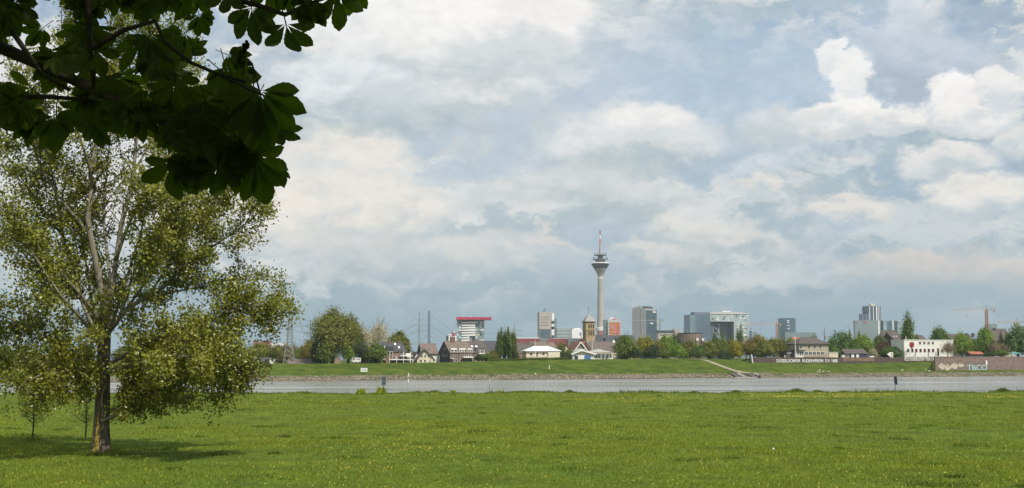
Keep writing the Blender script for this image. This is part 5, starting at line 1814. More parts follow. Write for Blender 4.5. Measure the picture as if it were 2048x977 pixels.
b.box('roof', DGREY, 1571.5, 1593.5, 702.6, 703.5, -.3, 6.3)
b.box('sign', FRAME, 1575, 1585, 706, 706.9, -.08, -.01)
b = Bld('red_tile_house', 'house whose red tiled roof shows above the rowing clubhouse', 'house', 1592, bank_Y(1592, 130), 10)
b.gable(CREAM, TILER, 1590, 1618, 676, 684, 10)
flagpole('flagpole', 'tall white flagpole at the rowing clubhouse entrance', 1591, 674.5, bank_Y(1591, 33.5), z=TERR, r=.17)
def small_post(name, label, px, top, bot, Y, w=1.0, m=None, z=None, cat='post', group=None):
    """slender marker post with a cap"""
    X = PX(px, Y)
    g = far_ground(X, Y) if z is None else z
    k = Y / FPX
    h = max(PZ(top, Y) - g, .4)
    o = thing(name, label, cat, (X, Y, g), 0, group)
    r = w * k / 2
    MB().lathe([(r, -.3), (r, h - r), (r * .7, h - .05), (r * .2, h)], 10).build('post', m or FRAME, o)
    MB().lathe([(r * 1.35, -.05), (r * 1.35, .12), (r * 1.02, .2)], 10).build('footing', CONC, o)
    return o


small_post('lamp_bollard', 'short white bollard at the left end of the terrace wall top', 1569.5, 711, 716, bank_Y(1569, 33), 1.8, z=TERR)
small_post('gate_post', 'white post standing left of the flagpole base', 1596.5, 709.5, 717, bank_Y(1597, 33), .9, z=TERR)
p_ = small_post('marker_post', 'leaning white marker board at the left end of the dark terrace wall', 1505, 709.5, 724, bank_Y(1505, 30.2), 2.4)
p_.rotation_euler = (0, R(-7), 0)

b = Bld('club_shed', 'low shed with a dark pitched roof and white doors right of the chestnut', 'shed', 1690, bank_Y(1690, 38), 12, base=TERR - .05)
w_, rf, x0, x1, ze, zr = b.gable(mat('dark_timber', (.05, .05, .06), .85), TILED, 1690, 1734, 699.5, 707.5, 7)
b.wins([1694], 709, 714.5, 6, y=-.02)
for p in (1702.5, 1712.2):
    b.box('door', FRAME, p, p + 5.4, 708.5, 716, -.1, -.01)
b.box('gate', mat('navy_boards', (.05, .06, .10), .8), 1718.5, 1732.5, 708.5, 716, -.1, -.01)
b = Bld('cream_hut', 'small cream hut in the shade left of the shed', 'hut', 1657, bank_Y(1657, 38), 10, base=TERR - .05)
b.box('wall', CREAM, 1658, 1676, 705.5, None, 0, 3)
b.box('roof', FRAME, 1657.5, 1676.5, 704.7, 705.5, -.2, 3.2)
b = Bld('white_kiosk', 'tiny white kiosk beside the shed wall', 'kiosk', 1684, bank_Y(1684, 37), 10, base=TERR - .05)
b.box('wall', FRAME, 1684.5, 1689, 709.5, None, 0, 2)
b.box('roof', DGREY, 1684, 1689.5, 708.6, 709.5, -.2, 2.2)
b = Bld('garden_bench', 'long white bench under the flowering tree', 'bench', 1740, bank_Y(1740, 34), 12, base=TERR)
b.part('seat', FRAME, MB().box(0, b.x(1749), 0, .5, .42, .5))
b.part('backrest', FRAME, MB().box(0, b.x(1749), .46, .52, .6, .95))
for p in (1740.5, 1748):
    b.part('leg', FRAME, MB().box(b.x(p), b.x(p) + .1, .05, .5, 0, .42))
# navigation board: arrow and number
b = Bld('arrow_board', 'white navigation board with a left-pointing arrow and a number on the terrace', 'sign', 1774, bank_Y(1774, 32.2), 6, base=TERR)
x0, xm, x1 = b.x(1774), b.x(1779.5), b.x(1786)
zt, zb, zm = b.z(704.8), b.z(715.5), b.z(709.3)
b.part('arrow', LETTER, MB().prism([(x0, zm), (xm, zm - 1.0), (xm, zm + 1.0)], 0, .1))
b.part('panel', LETTER, MB().prism([(xm + .01, zm + 1.0), (xm + .01, zm - 1.0), (xm + .3, zm - 1.0), (xm + .3, zb), (x1, zb), (x1, zt), (xm + .3, zt), (xm + .3, zm + 1.0)], 0, .1))
lettering(b, '2', 1781.5, 1785, 706.5, 713.5, -.03, BLACK, 'numeral', bold=.01, th=.02)
for p in (1781.5, 1785):
    b.part('post', STEELG, MB().box(b.x(p) - .05, b.x(p) + .05, .11, .22, -.2, zt - .3))

# ---------------------------------------------------------------- canoe club and quay wall
b = Bld('canoe_clubhouse', 'two-storey white flat-roofed canoe clubhouse with a red shield emblem', 'clubhouse', 1808.5, bank_Y(1808.5, 36), 17, base=TERR - .05)
x0, x1 = b.x(1808.5), b.x(1907)
zt = b.z(681.5, 10)
b.part('wall', WHITE, MB().box(x0, x1, 0, 10, -.3, zt))
b.part('parapet', FRAME, MB().box(x0 - .15, x1 + .15, -.15, 10.15, zt, zt + .35))
WFR = mat('maroon_window', (.06, .02, .03), .4, .2, 1)
b.wins([1840.5, 1849, 1857.5, 1866], 683.8, 689, 5, y=-.02, m=WFR)
b.wins([1816.5, 1824.5, 1832.5, 1841, 1849.5, 1857.5, 1866], 698, 704.8, 4.8, y=-.02, m=WFR)
b.wins([1884.5, 1893, 1901.5], 698, 704, 5, y=-.02, m=WFR)
b.box('door', BLACK, 1874.5, 1878, 697, 712, -.1, -.01)
sh = MB()
sx, sz = b.x(1823.8), b.z(690.5, 3)
prof = [(-.95, 1.25), (.95, 1.25), (1.25, .6), (1.05, -.5), (0, -1.75), (-1.05, -.5), (-1.25, .6)]
sh.prism([(sx + x, sz + z) for x, z in prof][::-1], -.14, -.01)
em = b.part('emblem', mat('shield_black', (.03, .01, .015), .5), sh)
b.part('emblem_field', mat('shield_red', (.38, .03, .045), .5), MB().prism([(sx + x * .8, sz + z * .8) for x, z in prof][::-1], -.17, -.145), em)
b.part('emblem_bar', MATS['shield_black'], MB().prism([(sx - .75, sz - .2), (sx, sz + .25), (sx + .75, sz - .2), (sx + .75, sz - .5), (sx, sz - .05), (sx - .75, sz - .5)][::-1], -.19, -.172), em)
for p, c_ in ((1829.5, BLACK), (1855.8, mat('blue_parasol', (.10, .12, .30), .8)), (1871, MATS['blue_parasol'])):
    xx = b.x(p, -2)
    b.part('closed_parasol', c_, MB().lathe([(.04, -.05), (.05, 1.0), (.22, 1.2), (.16, 2.6), (.03, 3.1)], 8, (xx, -2.2)))
ann = b.part('annex', WHITE, MB().box(x1 + .02, b.x(1935, 1), 1, 8, -.3, b.z(700, 12)))
b.wins([1911, 1919, 1928], 702, 707, 4, y=.98, m=WFR)
b.part('side_post', FRAME, MB().box(b.x(1812.8), b.x(1813.4), .2, .4, zt + .36, b.z(672.5, 0)))
for p in (1818, 1826, 1835, 1846, 1857, 1862):
    q = Bld('terrace_table', 'blue-grey garden table on the canoe club terrace', 'table', p, bank_Y(p, 33.5), 10, base=TERR, group='garden tables on the canoe club terrace')
    q.part('table_top', mat('table_grey', (.25, .27, .33), .7), MB().box(0, 1.1, 0, .8, .70, .76))
    for lx, ly in ((.1, .1), (1.0, .1), (.1, .7), (1.0, .7)):
        q.part('leg', DGREY, MB().box(lx - .03, lx + .03, ly - .03, ly + .03, 0, .70))

QUAY = brick_mat('quay_brick', (0.225, 0.165, 0.14), (0.185, 0.138, 0.118), (0.24, 0.20, 0.17), 2.0)
b = Bld('quay_wall', 'tall weathered brick quay wall sprayed with cream and pale blue graffiti', 'wall', 1870, bank_Y(1870, 9.7), BR, base=0.0)
x1 = b.x(2180)
b.part('wall', QUAY, MB().box(0, x1, 0, .7, -.8, 6.62))
b.part('coping', mat('quay_coping', (.24, .19, .165), .9, .2), MB().box(-.1, x1, -.1, .8, 6.622, 6.82))
ra = math.radians(90 - BR) - math.atan(QR)            # the end wall runs back along the terrace edge
q_ = Vector((math.sin(ra), math.cos(ra), 0))
n_ = Vector((q_.y, -q_.x, 0)) * .6
rw = MB()
cs_ = [q_ * .75, q_ * .75 + n_, q_ * 27 + n_, q_ * 27]
rw.add([(c.x, c.y, -.8) for c in cs_] + [(c.x, c.y, 6.6) for c in cs_], [(0, 3, 2, 1), (4, 5, 6, 7), (0, 1, 5, 4), (1, 2, 6, 5), (2, 3, 7, 6), (3, 0, 4, 7)])
b.part('return_wall', QUAY, rw)
# graffiti: puffy cream shapes and pale blue letters with dark outlines, flat on the brick
def puff(cx, cz, rx, rz, seed, n=18):
    rg = random.Random(seed)
    ph = rg.uniform(0, 6)
    return [(cx + rx * math.cos(q) * (1 + .16 * math.sin(3 * q + ph) + .1 * math.sin(5 * q + ph)), cz + rz * math.sin(q) * (1 + .15 * math.cos(4 * q + ph))) for q in [2 * math.pi * i / n for i in range(n)]]


gz = b.z(734, b.x(1900))
for i, (p, rx, rz, dz) in enumerate(((1882.5, 6.5, 5.0, .2), (1894, 8, 4.6, -.3), (1908, 8, 4.8, .3), (1921, 6.5, 3.2, .7))):
    cx = b.x(p)
    kk = b.k * 1.15
    g = b.part('graffiti_shape', GRAF_C, MB().prism(puff(cx, gz + dz, rx * kk, rz * kk, i), -.012 - i * .004, -.002 - i * .004))
    b.part('graffiti_line', BLACK if i % 2 else TILEB, MB().prism(puff(cx + .3, gz + dz + .5, rx * kk * .45, .12, i + 9), -.034, -.03), g)
lettering(b, 'TBCO', 1932.5, 1973.8, 729.2, 742.2, -.010, mat('graffiti_outline', (.05, .08, .09), .8), 'graffiti_outline', bold=.06, th=.004)
lettering(b, 'TBCO', 1933, 1973.2, 729.8, 741.6, -.022, GRAF_B, 'graffiti_letters', bold=.03, th=.004)
b.box('marker_board', LETTER, 1971, 1973.6, 721.3, 730.5, -.16, -.04)
b = Bld('red_kiosk', 'low terrace kiosk with a red tiled roof on the quay wall', 'kiosk', 1941, bank_Y(1941, 16), 14, base=6.4)
w_, rf, *_ = b.gable(DGREY, TILER, 1941, 1966, 704.5, 708.5, 4)
b.wins([1947, 1953, 1959], 709.5, 712.5, 3.5, y=-.02, frame=False)
b = Bld('canopy_tent', 'teal green garden canopy on posts at the end of the quay wall', 'canopy', 2024, bank_Y(2024, 14), 12, base=6.45)
x1 = b.x(2045)
h = b.z(708)
b.part('canopy', mat('teal_canvas', (.09, .24, .22), .8), MB().hip(0, x1, 0, 3.4, h, b.z(704.3), x1 * .42, .12))
for xx, yy in ((.1, .1), (x1 - .1, .1), (.1, 3.3), (x1 - .1, 3.3)):
    b.part('post', DGREY, MB().box(xx - .05, xx + .05, yy - .05, yy + .05, -.05, h))
# houses behind
b = Bld('cream_gable_house', 'house with a dark roof and a cream gable end with chimney behind the copper tree', 'house', 1760, bank_Y(1760, 100), -30)
w_, rf, x0, x1, ze, zr = b.gable(CREAM, TILED, 1757, 1787, 662, 680, 14)
b.chimney(1781, 659.5, 7, rf)
b = Bld('dark_roof_house', 'slate roofed house with two skylights left of the tall single poplar', 'house', 1787, bank_Y(1787, 90), TH)
w_, rf, x0, x1, ze, zr = b.gable(CREAM, TILED, 1791, 1812, 666, 684, 12, m_gable=SLATE)
for p in (1796, 1801):
    b.part('skylight', sky, MB().box(b.x(p), b.x(p) + .7, 3.0, 3.6, ze + 3.0 / 6 * (zr - ze) + .1, ze + 3.3 / 6 * (zr - ze) + .45), rf)
for i, (p0, p1, r_, e_, u_, lab) in enumerate(((1842, 1856, 671, 682, 96, 'small brown roofed house between the tall single poplar and the broad tree behind the clubhouse'), (1902, 1952, 669, 684, 100, 'long dark roofed house with three chimneys behind the fresh green trees'), (1986, 2026, 658.5, 682, 76, 'large steep slate roofed house behind the dark spruce'))):
    b = Bld('dark_roof_house', lab, 'house', p0, bank_Y(p0, u_), 10)
    w_, rf, x0, x1, ze, zr = b.gable(CREAM, TILED, p0, p1, r_, e_, 13)
    for p in ((1924, 1934, 1947) if i == 1 else ((p0 + 4,) if i == 2 else ())):
        b.chimney(p, r_ - 2, 6, rf, DGREY, 1.2)

# ================================================================ THE CITY BEYOND
WHITEB = mat('white_panel', (0.78, 0.79, 0.78), 0.5, .04, .05)
BGLASS = mat('blue_glass', (0.085, 0.15, 0.20), 0.22, .25, .05, spec=.6)
DGLASS = mat('dark_teal_glass', (0.045, 0.085, 0.10), 0.25, .25, .06, spec=.6)
PGLASS = mat('pale_glass', (0.25, 0.34, 0.36), 0.25, .25, .05, spec=.6)
REDP = mat('red_panel', (0.42, 0.05, 0.09), 0.6, .1, .05)
REDB = mat('red_brick_hall', (0.32, 0.085, 0.09), 0.85, .15, .1)
ORANGE = mat('orange_paint', (0.62, 0.20, 0.05), 0.6, .1, .2)
CRANE = mat('crane_orange', (0.46, 0.29, 0.17), 0.6, .1, .2)
CRANER = mat('crane_red', (0.42, 0.22, 0.18), 0.6, .1, .2)

# ---- television tower
b = Bld('television_tower', 'slender concrete television tower with a glazed funnel head and red white mast', 'tower', 1202, 2250, 0)
k = b.k
zz = lambda py: PZ(py, 2250) - b.base


def lat(name, m, prof, parent=None, n=32):
    return b.part(name, m, MB().lathe([(r * k, zz(py)) for r, py in prof], n), parent, smooth=False)


b.part('shaft', CONC, MB().lathe([(8.4 * k, -1), (8.1 * k, zz(672)), (7.4 * k, zz(650)), (6.7 * k, zz(620)), (6.0 * k, zz(585)), (5.4 * k, zz(560)), (5.3 * k, zz(554))], 32), smooth=True)
fn = lat('funnel', CONC, [(5.35, 554.2), (5.8, 551.5), (8.0, 546), (11.8, 539.5), (12.2, 538)])
pod = lat('restaurant_pod', mat('pod_glass', (.13, .165, .185), .35, .15, .05, spec=.5), [(12.3, 537.9), (12.8, 536.5), (17.6, 529.5), (18.1, 528.2)])
mbp = MB()
for i in range(40):
    q = 2 * math.pi * i / 40
    c_, s_ = math.cos(q) * k, math.sin(q) * k
    mbp.tube([(12.5 * c_, 12.5 * s_, zz(537.6)), (17.9 * c_, 17.9 * s_, zz(529.2))], .22, 4)
b.part('pod_ribs', DGREY, mbp, pod)
lat('pod_rim', FRAME, [(18.2, 528.1), (18.5, 527.3), (17.6, 526.2), (10, 525.9)], pod)
lat('drum', mat('drum_grey', (.20, .22, .24), .6), [(9.8, 526), (9.6, 520.5)])
lat('antenna_platform', STEELG, [(9, 520.4), (15, 520.2), (15.3, 519.2), (9, 519.0)])
lat('drum', MATS['drum_grey'], [(4.9, 519.1), (4.8, 511.8)])
lat('antenna_platform', STEELG, [(4, 511.9), (12.8, 511.6), (13.2, 510.7), (4, 510.5)])
an = MB()
for r_, py, h_ in ((14.4, 519.2, 5), (12.4, 510.8, 5)):
    for i in range(14):
        q = 2 * math.pi * i / 14 + .2
        x, y = r_ * k * math.cos(q), r_ * k * math.sin(q)
        an.tube([(x, y, zz(py)), (x, y, zz(py - h_ * (.6 + .5 * ((i * 7) % 5) / 4)))], .35, 5)
b.part('aerials', DGREY, an, kind='stuff')
lat('upper_shaft', CONC, [(2.9, 510.6), (2.3, 498), (1.8, 488)], n=20)
for (p0, p1, r_), m in zip(((488, 478.6, 1.5), (478.6, 470, 1.0), (470, 461, 1.2)), (mat('mast_orange', (.62, .16, .08), .6), FRAME, mat('mast_red', (.52, .05, .04), .6))):
    lat('mast_section', m, [(r_, p0), (r_ * .9, p1)], n=12)
lat('base_ring', WHITEB, [(4, 664), (7.5, 663.5), (10, 662), (10.6, 656.6), (9.8, 656), (4, 656)])
b.box('base_hall', mat('base_hall_red', (.36, .13, .11), .8), 1198, 1215.5, 663, None, -12, 12)

# ---- striped tower with a red cantilevered roof
b = Bld('striped_tower', 'white banded office tower under a long cantilevered red roof slab', 'tower', 913, 1800, 4)
x0, xm, x1 = b.x(914), b.x(943), b.x(968.5)
b.part('core', mat('tower_glass', (.20, .26, .27), .3, .25, .08, spec=.5), MB().box(x0, x1, 0, 17, -1, b.z(641)))
b.box('left_panel', PGLASS, 913.6, 923, 642, None, -.6, -.02)
b.box('painted_shadow', mat('recess_shade_paint', (.035, .04, .05), .5), 923.3, 950, 642, 690, -.5, -.02)  # dark slab before the core, shade between the bands put into its colour
for i in range(9):
    py = 644 + i * 5.05
    xa, xb = b.x(923 if i < 7 else 922), b.x(950.5 if i < 6 else (939 if i == 6 else 940))
    za, zb = b.z(py, xa), b.z(py + 3.5, xa)
    b.part('white_band', WHITEB, MB().prism([(xa, zb), (xb, zb + .3), (xb, za + .6), (xa, za - .5)], -1.6, -.55))
rg = random.Random(5)
for i in range(10):
    for px in (915.5, 920):
        py = 643.5 + i * 5
        b.wins([px], py, py + 3, 2.6, y=-.62, frame=False, m=rg.choice([WHITEB, PGLASS, GLASS, REDP, mat('pale_yellow_panel', (.62, .62, .38), .5)]), name='panel')
    for px in (953, 957, 961, 965.5):
        py = 643.5 + i * 5
        b.wins([px], py, py + 3.2, 3.2, y=-.1, frame=False, m=rg.choice([WHITEB, PGLASS, PGLASS, DGLASS, MATS['pale_yellow_panel'], WHITEB]), name='panel')
for px, py in ((918, 645), (918, 665), (958.5, 646), (954, 650), (965.5, 650.5), (961, 656), (959, 661), (963, 668), (957, 675)):
    b.wins([px], py, py + 2.2, 1.3, y=-.75, frame=False, m=BLACK, name='opening')
b.box('roof_slab', REDP, 913, 983, 634.5, 640, -6, 22)
b.box('roof_plant', DGREY, 930, 950, 640, 642.5, -.7, 14)
for p in (925, 939, 941, 955):
    b.box('roof_vent', FRAME, p, p + 1.4, 633, 634.4, 2, 4)
for p in (940.5, 955.5):
    b.box('pillar', STEELG, p, p + 4, 676, None, -2.5, -1.7)
# mill buildings left of it
b = Bld('mill_building', 'old brick and white mill with a round tank left of the striped tower', 'mill', 893, 1700, 5)
b.box('brick_block', REDB, 902, 910, 667, None, 0, 12)
b.box('white_block', WHITEB, 897, 903, 668.5, None, -2, 8)
b.box('glass_block', DGLASS, 892.5, 898.5, 672, None, 0, 10)
b.box('white_block', WHITEB, 905, 913, 673, None, -3, 9)
mbt = MB().lathe([(3.2, b.z(669)), (3.2, b.z(664.5)), (1.8, b.z(662.4)), (.2, b.z(661.8))], 18, (b.x(907.5), 6))
b.part('tank', STEELG, mbt, smooth=True)
b.wins([898.5, 901], 670.5, 671.8, 1.6, y=-2.02, frame=False)
b.wins([904.5, 907], 670, 671.5, 1.4, y=-.02, frame=False)

# ---- red brick halls
b = Bld('red_hall', 'long low red brick harbour hall with a white roof edge', 'hall', 1030, 1300, 4)
x1 = b.x(1147)
b.part('wall', REDB, MB().box(0, x1, 0, 20, -1, b.z(677.5)))
b.box('roof_edge', WHITEB, 1030, 1079, 675.8, 677.4, -.4, 20)
b.box('roof_edge', WHITEB, 1106, 1136, 676.5, 677.4, -.4, 20)
b.wins([1036 + i * 4.1 for i in range(10)], 680, 690, 1.1, y=-.02, frame=False)
b.wins([1104 + i * 3.4 for i in range(10)], 680, 690, .9, y=-.02, frame=False)
b.box('glass_bay', PGLASS, 1080, 1097, 677, None, -1.5, -.02)
b.grid(STEELG, 1080, 1097, 677, 694, 6, 4, y=-1.52, t=.5)
b.box('glass_bay', BGLASS, 1136, 1160, 677.5, None, -1.5, -.02)
b.grid(STEELG, 1136, 1160, 677.5, 696, 8, 5, y=-1.52, t=.5)
b.box('red_block', REDB, 1160.5, 1176, 677, None, 0, 14)

# ---- beige tower with small windows
b = Bld('beige_tower', 'beige stone tower with a square of tiny windows above dark glass', 'tower', 1078, 1850, 6)
x0, xm, x1 = b.x(1079), b.x(1104), b.x(1111)
BG = mat('beige_facade', (0.44, 0.40, 0.355), .85, .06, .05)
b.part('core', BG, MB().box(x0, xm, 0, 24, -1, b.z(624.5)))
b.part('side_strip', BG, MB().box(xm + .01, b.x(1107.5), .8, 24, -1, b.z(624.8)))
for i, (p0, p1, m) in enumerate(((627, 642, WHITEB), (642, 648, DGLASS), (648, 653.5, WHITEB), (653.5, 659, BLACK), (659, 665, WHITEB), (665, 671, WHITEB), (671, 678, DGLASS))):
    b.box('bay', m, 1103.4, 1108.6, p0 + .3, p1, -1.2, -.05)
b.box('rear_glass', mat('grey_teal_glass', (.19, .25, .27), .4, .1, .05), 1108.7, 1113.5, 637, None, 4, 22)
for py in (634.2, 639.3, 645, 650.4):
    b.wins([1083.2, 1087.3, 1091.4, 1095.4], py, py + 1.6, 2.3, y=-.02, frame=False)
b.box('glass_front', mat('slate_blue_glass', (.10, .145, .185), .3, .15, .05, spec=.5), 1080, 1101, 660, None, -.5, -.02)
b.grid(DGREY, 1080, 1101, 660, 692, 1, 4, y=-.52, t=.5, vert=False)
b.box('lintel', DGREY, 1079.2, 1101.5, 659, 660, -.8, -.02)
b.part('roof_crane', DGREY, MB().tube([(b.x(1088), 6, b.z(624.6)), (b.x(1092.5), 6, b.z(616.5))], [.7, .4], 6))
# ---- glass slab and white block
b = Bld('glass_slab', 'low teal glass office slab with pale horizontal bands', 'office block', 1113, 1750, 5)
b.box('core', mat('teal_glass', (.15, .225, .235), .3, .12, .05, spec=.5), 1113.8, 1147, 657, None, 0, 18)
b.grid(WHITEB, 1113.8, 1147, 657, 677, 1, 7, t=.55, proud=.6, vert=False)
b = Bld('white_block', 'plain white cubic building left of the church tower', 'office block', 1144, 1500, 5)
b.box('wall', WHITEB, 1144, 1164, 659, None, 0, 14)
b.box('upper_storey', WHITEB, 1148, 1161, 656.5, 658.9, 1, 12)
b.box('side_wing', WHITEB, 1163.5, 1171, 663, None, -1, 12)
b.wins([1160.5], 665.5, 668, 2.4, y=-.02, frame=False)
b.wins([1160.5], 669, 671.5, 2.4, y=-.02, frame=False)
# ---- tower with orange graphics
b = Bld('orange_tower', 'white banded tower block wrapped in orange and pink graphics', 'tower', 1210, 1900, 3)
x0, x1 = b.x(1216), b.x(1242)
b.part('core', mat('banded_grey', (.24, .28, .29), .5, .1, .05), MB().box(x0, x1, 0, 20, -1, b.z(641.5)))
b.box('rear_glass', mat('teal_panels', (.14, .22, .23), .5), 1209, 1215.8, 640, None, 3, 18)
b.grid(mat('light_band', (.30, .36, .36), .5), 1209, 1215.6, 640, 666, 1, 6, y=2.98, t=1.2, vert=False)
pink, org2, red2 = mat('pink_print', (.56, .22, .30), .6), mat('light_orange_print', (.68, .34, .12), .6), mat('red_print', (.55, .14, .10), .6)
for i in range(10):
    py = 642.3 + i * 2.95
    b.box('white_band', WHITEB, 1216, 1242, py, py + 1.5, -1.2, -.02)
    if i >= 1:
        b.box('orange_band', org2 if i % 2 else ORANGE, 1219.5, 1238.5, py + .1, py + 2.4, -1.7, -1.22)
b.part('print_disc', pink, MB().prism([(b.x(1225) + 4.2 * k_ * math.cos(q), b.z(655) + 4.6 * k_ * math.sin(q)) for k_ in (.79,) for q in [2 * math.pi * i / 16 for i in range(16)]], -2.0, -1.72))
b.part('print_shape', red2, MB().prism([(b.x(1230), b.z(668)), (b.x(1239.5), b.z(669)), (b.x(1239.5), b.z(646)), (b.x(1236), b.z(646)), (b.x(1235), b.z(656))], -2.1, -1.73))
b.part('print_shape', pink, MB().prism([(b.x(1227), b.z(668)), (b.x(1231), b.z(668)), (b.x(1234), b.z(657)), (b.x(1231), b.z(659))], -2.3, -2.12))
b.box('roof_sign', mat('pinkish_white', (.72, .60, .58), .6), 1219.5, 1235.5, 637, 641, 2, 4)
b.box('roof_sign_lettering', REDP, 1224, 1234.5, 638.2, 639.6, 1.8, 1.99)
b.box('roof_plant', WHITEB, 1221, 1226, 634.5, 637, 6, 9)
# ---- grey and blue glass office tower
b = Bld('office_tower', 'office tower with a blank pale grey side and a dark blue glass front', 'tower', 1265, 1850, -30)
GREYP = mat('pale_grey_panel', (0.36, 0.365, 0.36), .7, .05, .03)
x1 = b.x(1291.5)
zt = b.z(617.5)
D = 44.0
b.part('core', GREYP, MB().box(0, x1, 0, D, -1, zt))
gl = b.part('glass_front', mat('deep_blue_glass', (.05, .095, .125), .2, .2, .05, spec=.6), MB().box(x1 + .02, x1 + .5, 1.5, D - 3, -1, b.z(620.5, x1)))
mu = MB()
for i in range(9):
    yy = 1.5 + (D - 4.5) * i / 8
    mu.box(x1 + .505, x1 + .75, yy - .2, yy + .2, 0, b.z(620.8, x1))
for i in range(19):
    z_ = b.z(620.5, x1) * (1 - i / 19) - .4
    mu.box(x1 + .505, x1 + .70, 1.5, D - 3, z_ - .2, z_ + .2)
b.part('mullions', mat('mullion_blue', (.13, .19, .22), .5), mu, gl, kind='stuff')
b.part('right_pier', mat('pier_grey', (.33, .36, .36), .6), MB().box(x1 + .02, x1 + 1.2, D - 2.9, D, -1, zt - .2))
b.part('roof_plant', DGREY, MB().box(3, x1 - 1, 12, 30, zt + .02, zt + 3.2))
b.part('roof_plant', GREYP, MB().box(2, x1 * .6, 2, 9, zt + .02, zt + 2))
b.part('joint', DGREY, MB().box(x1 * .62, x1 * .62 + .4, -.12, -.004, 0, zt))
b.part('sign', LETTER, MB().box(x1 + .8, x1 + 1.2, 17, 27, b.z(648, x1), b.z(645.3, x1)))
b.part('roof_letters', WHITEB, MB().box(x1 + .76, x1 + 1.1, 27, 38, b.z(624.5, x1), b.z(622, x1)))
# ---- low beige office block, brown storage block
b = Bld('low_office', 'low beige office block with a dark glazed top storey', 'office block', 1316, 1500, 4)
b.box('wall', mat('beige_office', (.50, .45, .38), .85, .08, .05), 1317, 1350, 667, None, 0, 15)
b.box('top_storey', mat('dark_glazing', (.07, .085, .11), .4), 1317, 1349, 661.5, 666.9, .5, 14)
b.box('roof_edge', CONC, 1316.5, 1349.5, 660.8, 661.4, .3, 14.5)
b.box('stair_tower', mat('pinkish_stone', (.44, .35, .31), .85), 1349.3, 1358, 658.5, None, -1, 14)
b.wins([1321 + i * 3.4 for i in range(8)], 669, 671.5, 2, y=-.02, frame=False)
b = Bld('storage_block', 'brown weathered cylindrical concrete storage block with dark joints', 'silo', 1383, 1150, 0)
BRC = mat('brown_concrete', (.235, .18, .145), .9, .25, .08)
rr = b.x(1407) * 1.0
zt = b.z(668)
b.part('drum', BRC, MB().lathe([(rr, -1), (rr, zt)], 40, (0, rr)), smooth=False)
b.part('roof_rim', mat('rim_dark', (.07, .06, .06), .9), MB().lathe([(rr * 1.01, zt + .01), (rr * 1.03, zt + .9), (rr * .9, zt + .95)], 40, (0, rr)))
jt = MB()
for i in range(14):
    q = math.pi + math.pi * i / 13
    jt.box(rr * 1.004 * math.cos(q) - .18, rr * 1.004 * math.cos(q) + .18, rr + rr * 1.004 * math.sin(q) - .18, rr + rr * 1.004 * math.sin(q) + .18, 0, zt - .1)
b.part('joint_ribs', mat('joint_brown', (.13, .10, .085), .9), jt, kind='stuff')
for p in (1362, 1371, 1379, 1388):
    b.part('mast', STEELG, MB().tube([(b.x(p), rr, zt + .9), (b.x(p), rr, b.z(656 if p == 1371 else 661, 0, rr))], .22, 5))
b.box('white_tank', WHITEB, 1393, 1397.2, 676.5, 681.5, -1.5, -.5)
b.box('white_tank', WHITEB, 1404.5, 1408.5, 677, 682, 1, 3)
b.box('low_wing', mat('wing_brown', (.26, .21, .18), .9), 1400, 1432, 681.5, None, 4, 20)

# ---- glass gate building
b = Bld('gate_building', 'huge glass office building shaped as a gate with an open arch between two blue wings', 'office block', 1421, 1950, 9)
xl, xa, xc, xd, xr = b.x(1381), b.x(1421), b.x(1426), b.x(1469), b.x(1498.5)
SB = mat('gate_blue_glass', (.12, .185, .245), .25, .18, .03, spec=.6)
SL = mat('gate_light_glass', (.33, .40, .40), .22, .3, .04, spec=.7)
b.box('left_wing', SB, 1381, 1421, 629.5, None, 0, 34)
b.box('left_edge_glass', mat('gate_teal_glass', (.17, .27, .30), .25, .2, .05, spec=.6), 1380.6, 1392, 631, None, -.5, -.02)
b.box('left_wing_return', mat('gate_deep_glass', (.10, .15, .20), .25, .15, .03, spec=.6), 1421.1, 1426, 643.5, None, 4, 34)
b.box('top_storeys', SL, 1421.1, 1469, 628, 643.4, -.3, 33)
b.box('right_wing', SL, 1469.1, 1498.5, 628, None, -.3, 34)
b.box('arch_glass', mat('gate_arch_glass', (.115, .165, .21), .3, .15, .03, spec=.5), 1426.1, 1469, 643.5, None, 14, 20)
b.box('roof_edge', WHITEB, 1421, 1499, 627, 627.95, -1.2, 34.5)
b.box('left_roof_plant', mat('plant_blue_grey', (.17, .20, .25), .6), 1390, 1421.5, 624.5, 629.4, 3, 25)
b.box('roof_plant', mat('plant_grey', (.36, .355, .34), .7), 1422, 1488, 624, 627, 5, 28)
b.box('roof_plant_light', WHITEB, 1446, 1463, 622.4, 624, 6, 20)
b.grid(mat('gate_mullion', (.24, .30, .34), .5), 1381, 1421, 630, 690, 10, 16, y=-.55, t=.35, proud=.2)
b.grid(mat('gate_light_mullion', (.52, .56, .55), .5), 1421.2, 1498.4, 628.2, 643.3, 18, 4, y=-.32, t=.4)
b.grid(MATS['gate_light_mullion'], 1469.1, 1498.5, 643.5, 690, 5, 15, y=-.32, t=.75)
rg = random.Random(8)
for i in range(46):
    px = rg.uniform(1424, 1496) if i < 22 else rg.uniform(1471, 1496)
    py = rg.uniform(630, 641) if i < 22 else rg.uniform(646, 682)
    b.wins([px], py, py + rg.uniform(1.5, 2.6), rg.uniform(2, 5), y=-.62, frame=False, m=rg.choice([WHITEB, DGLASS, WHITEB, sky, BGLASS]), name='blind')
tr = MB()
for xx in (b.x(1429.5), b.x(1441)):
    tr.tube([(xx, 6, 0), (xx, 6, b.z(646))], .55, 6)
pv = [b.z(690 - i * 12.0) for i in range(4)]
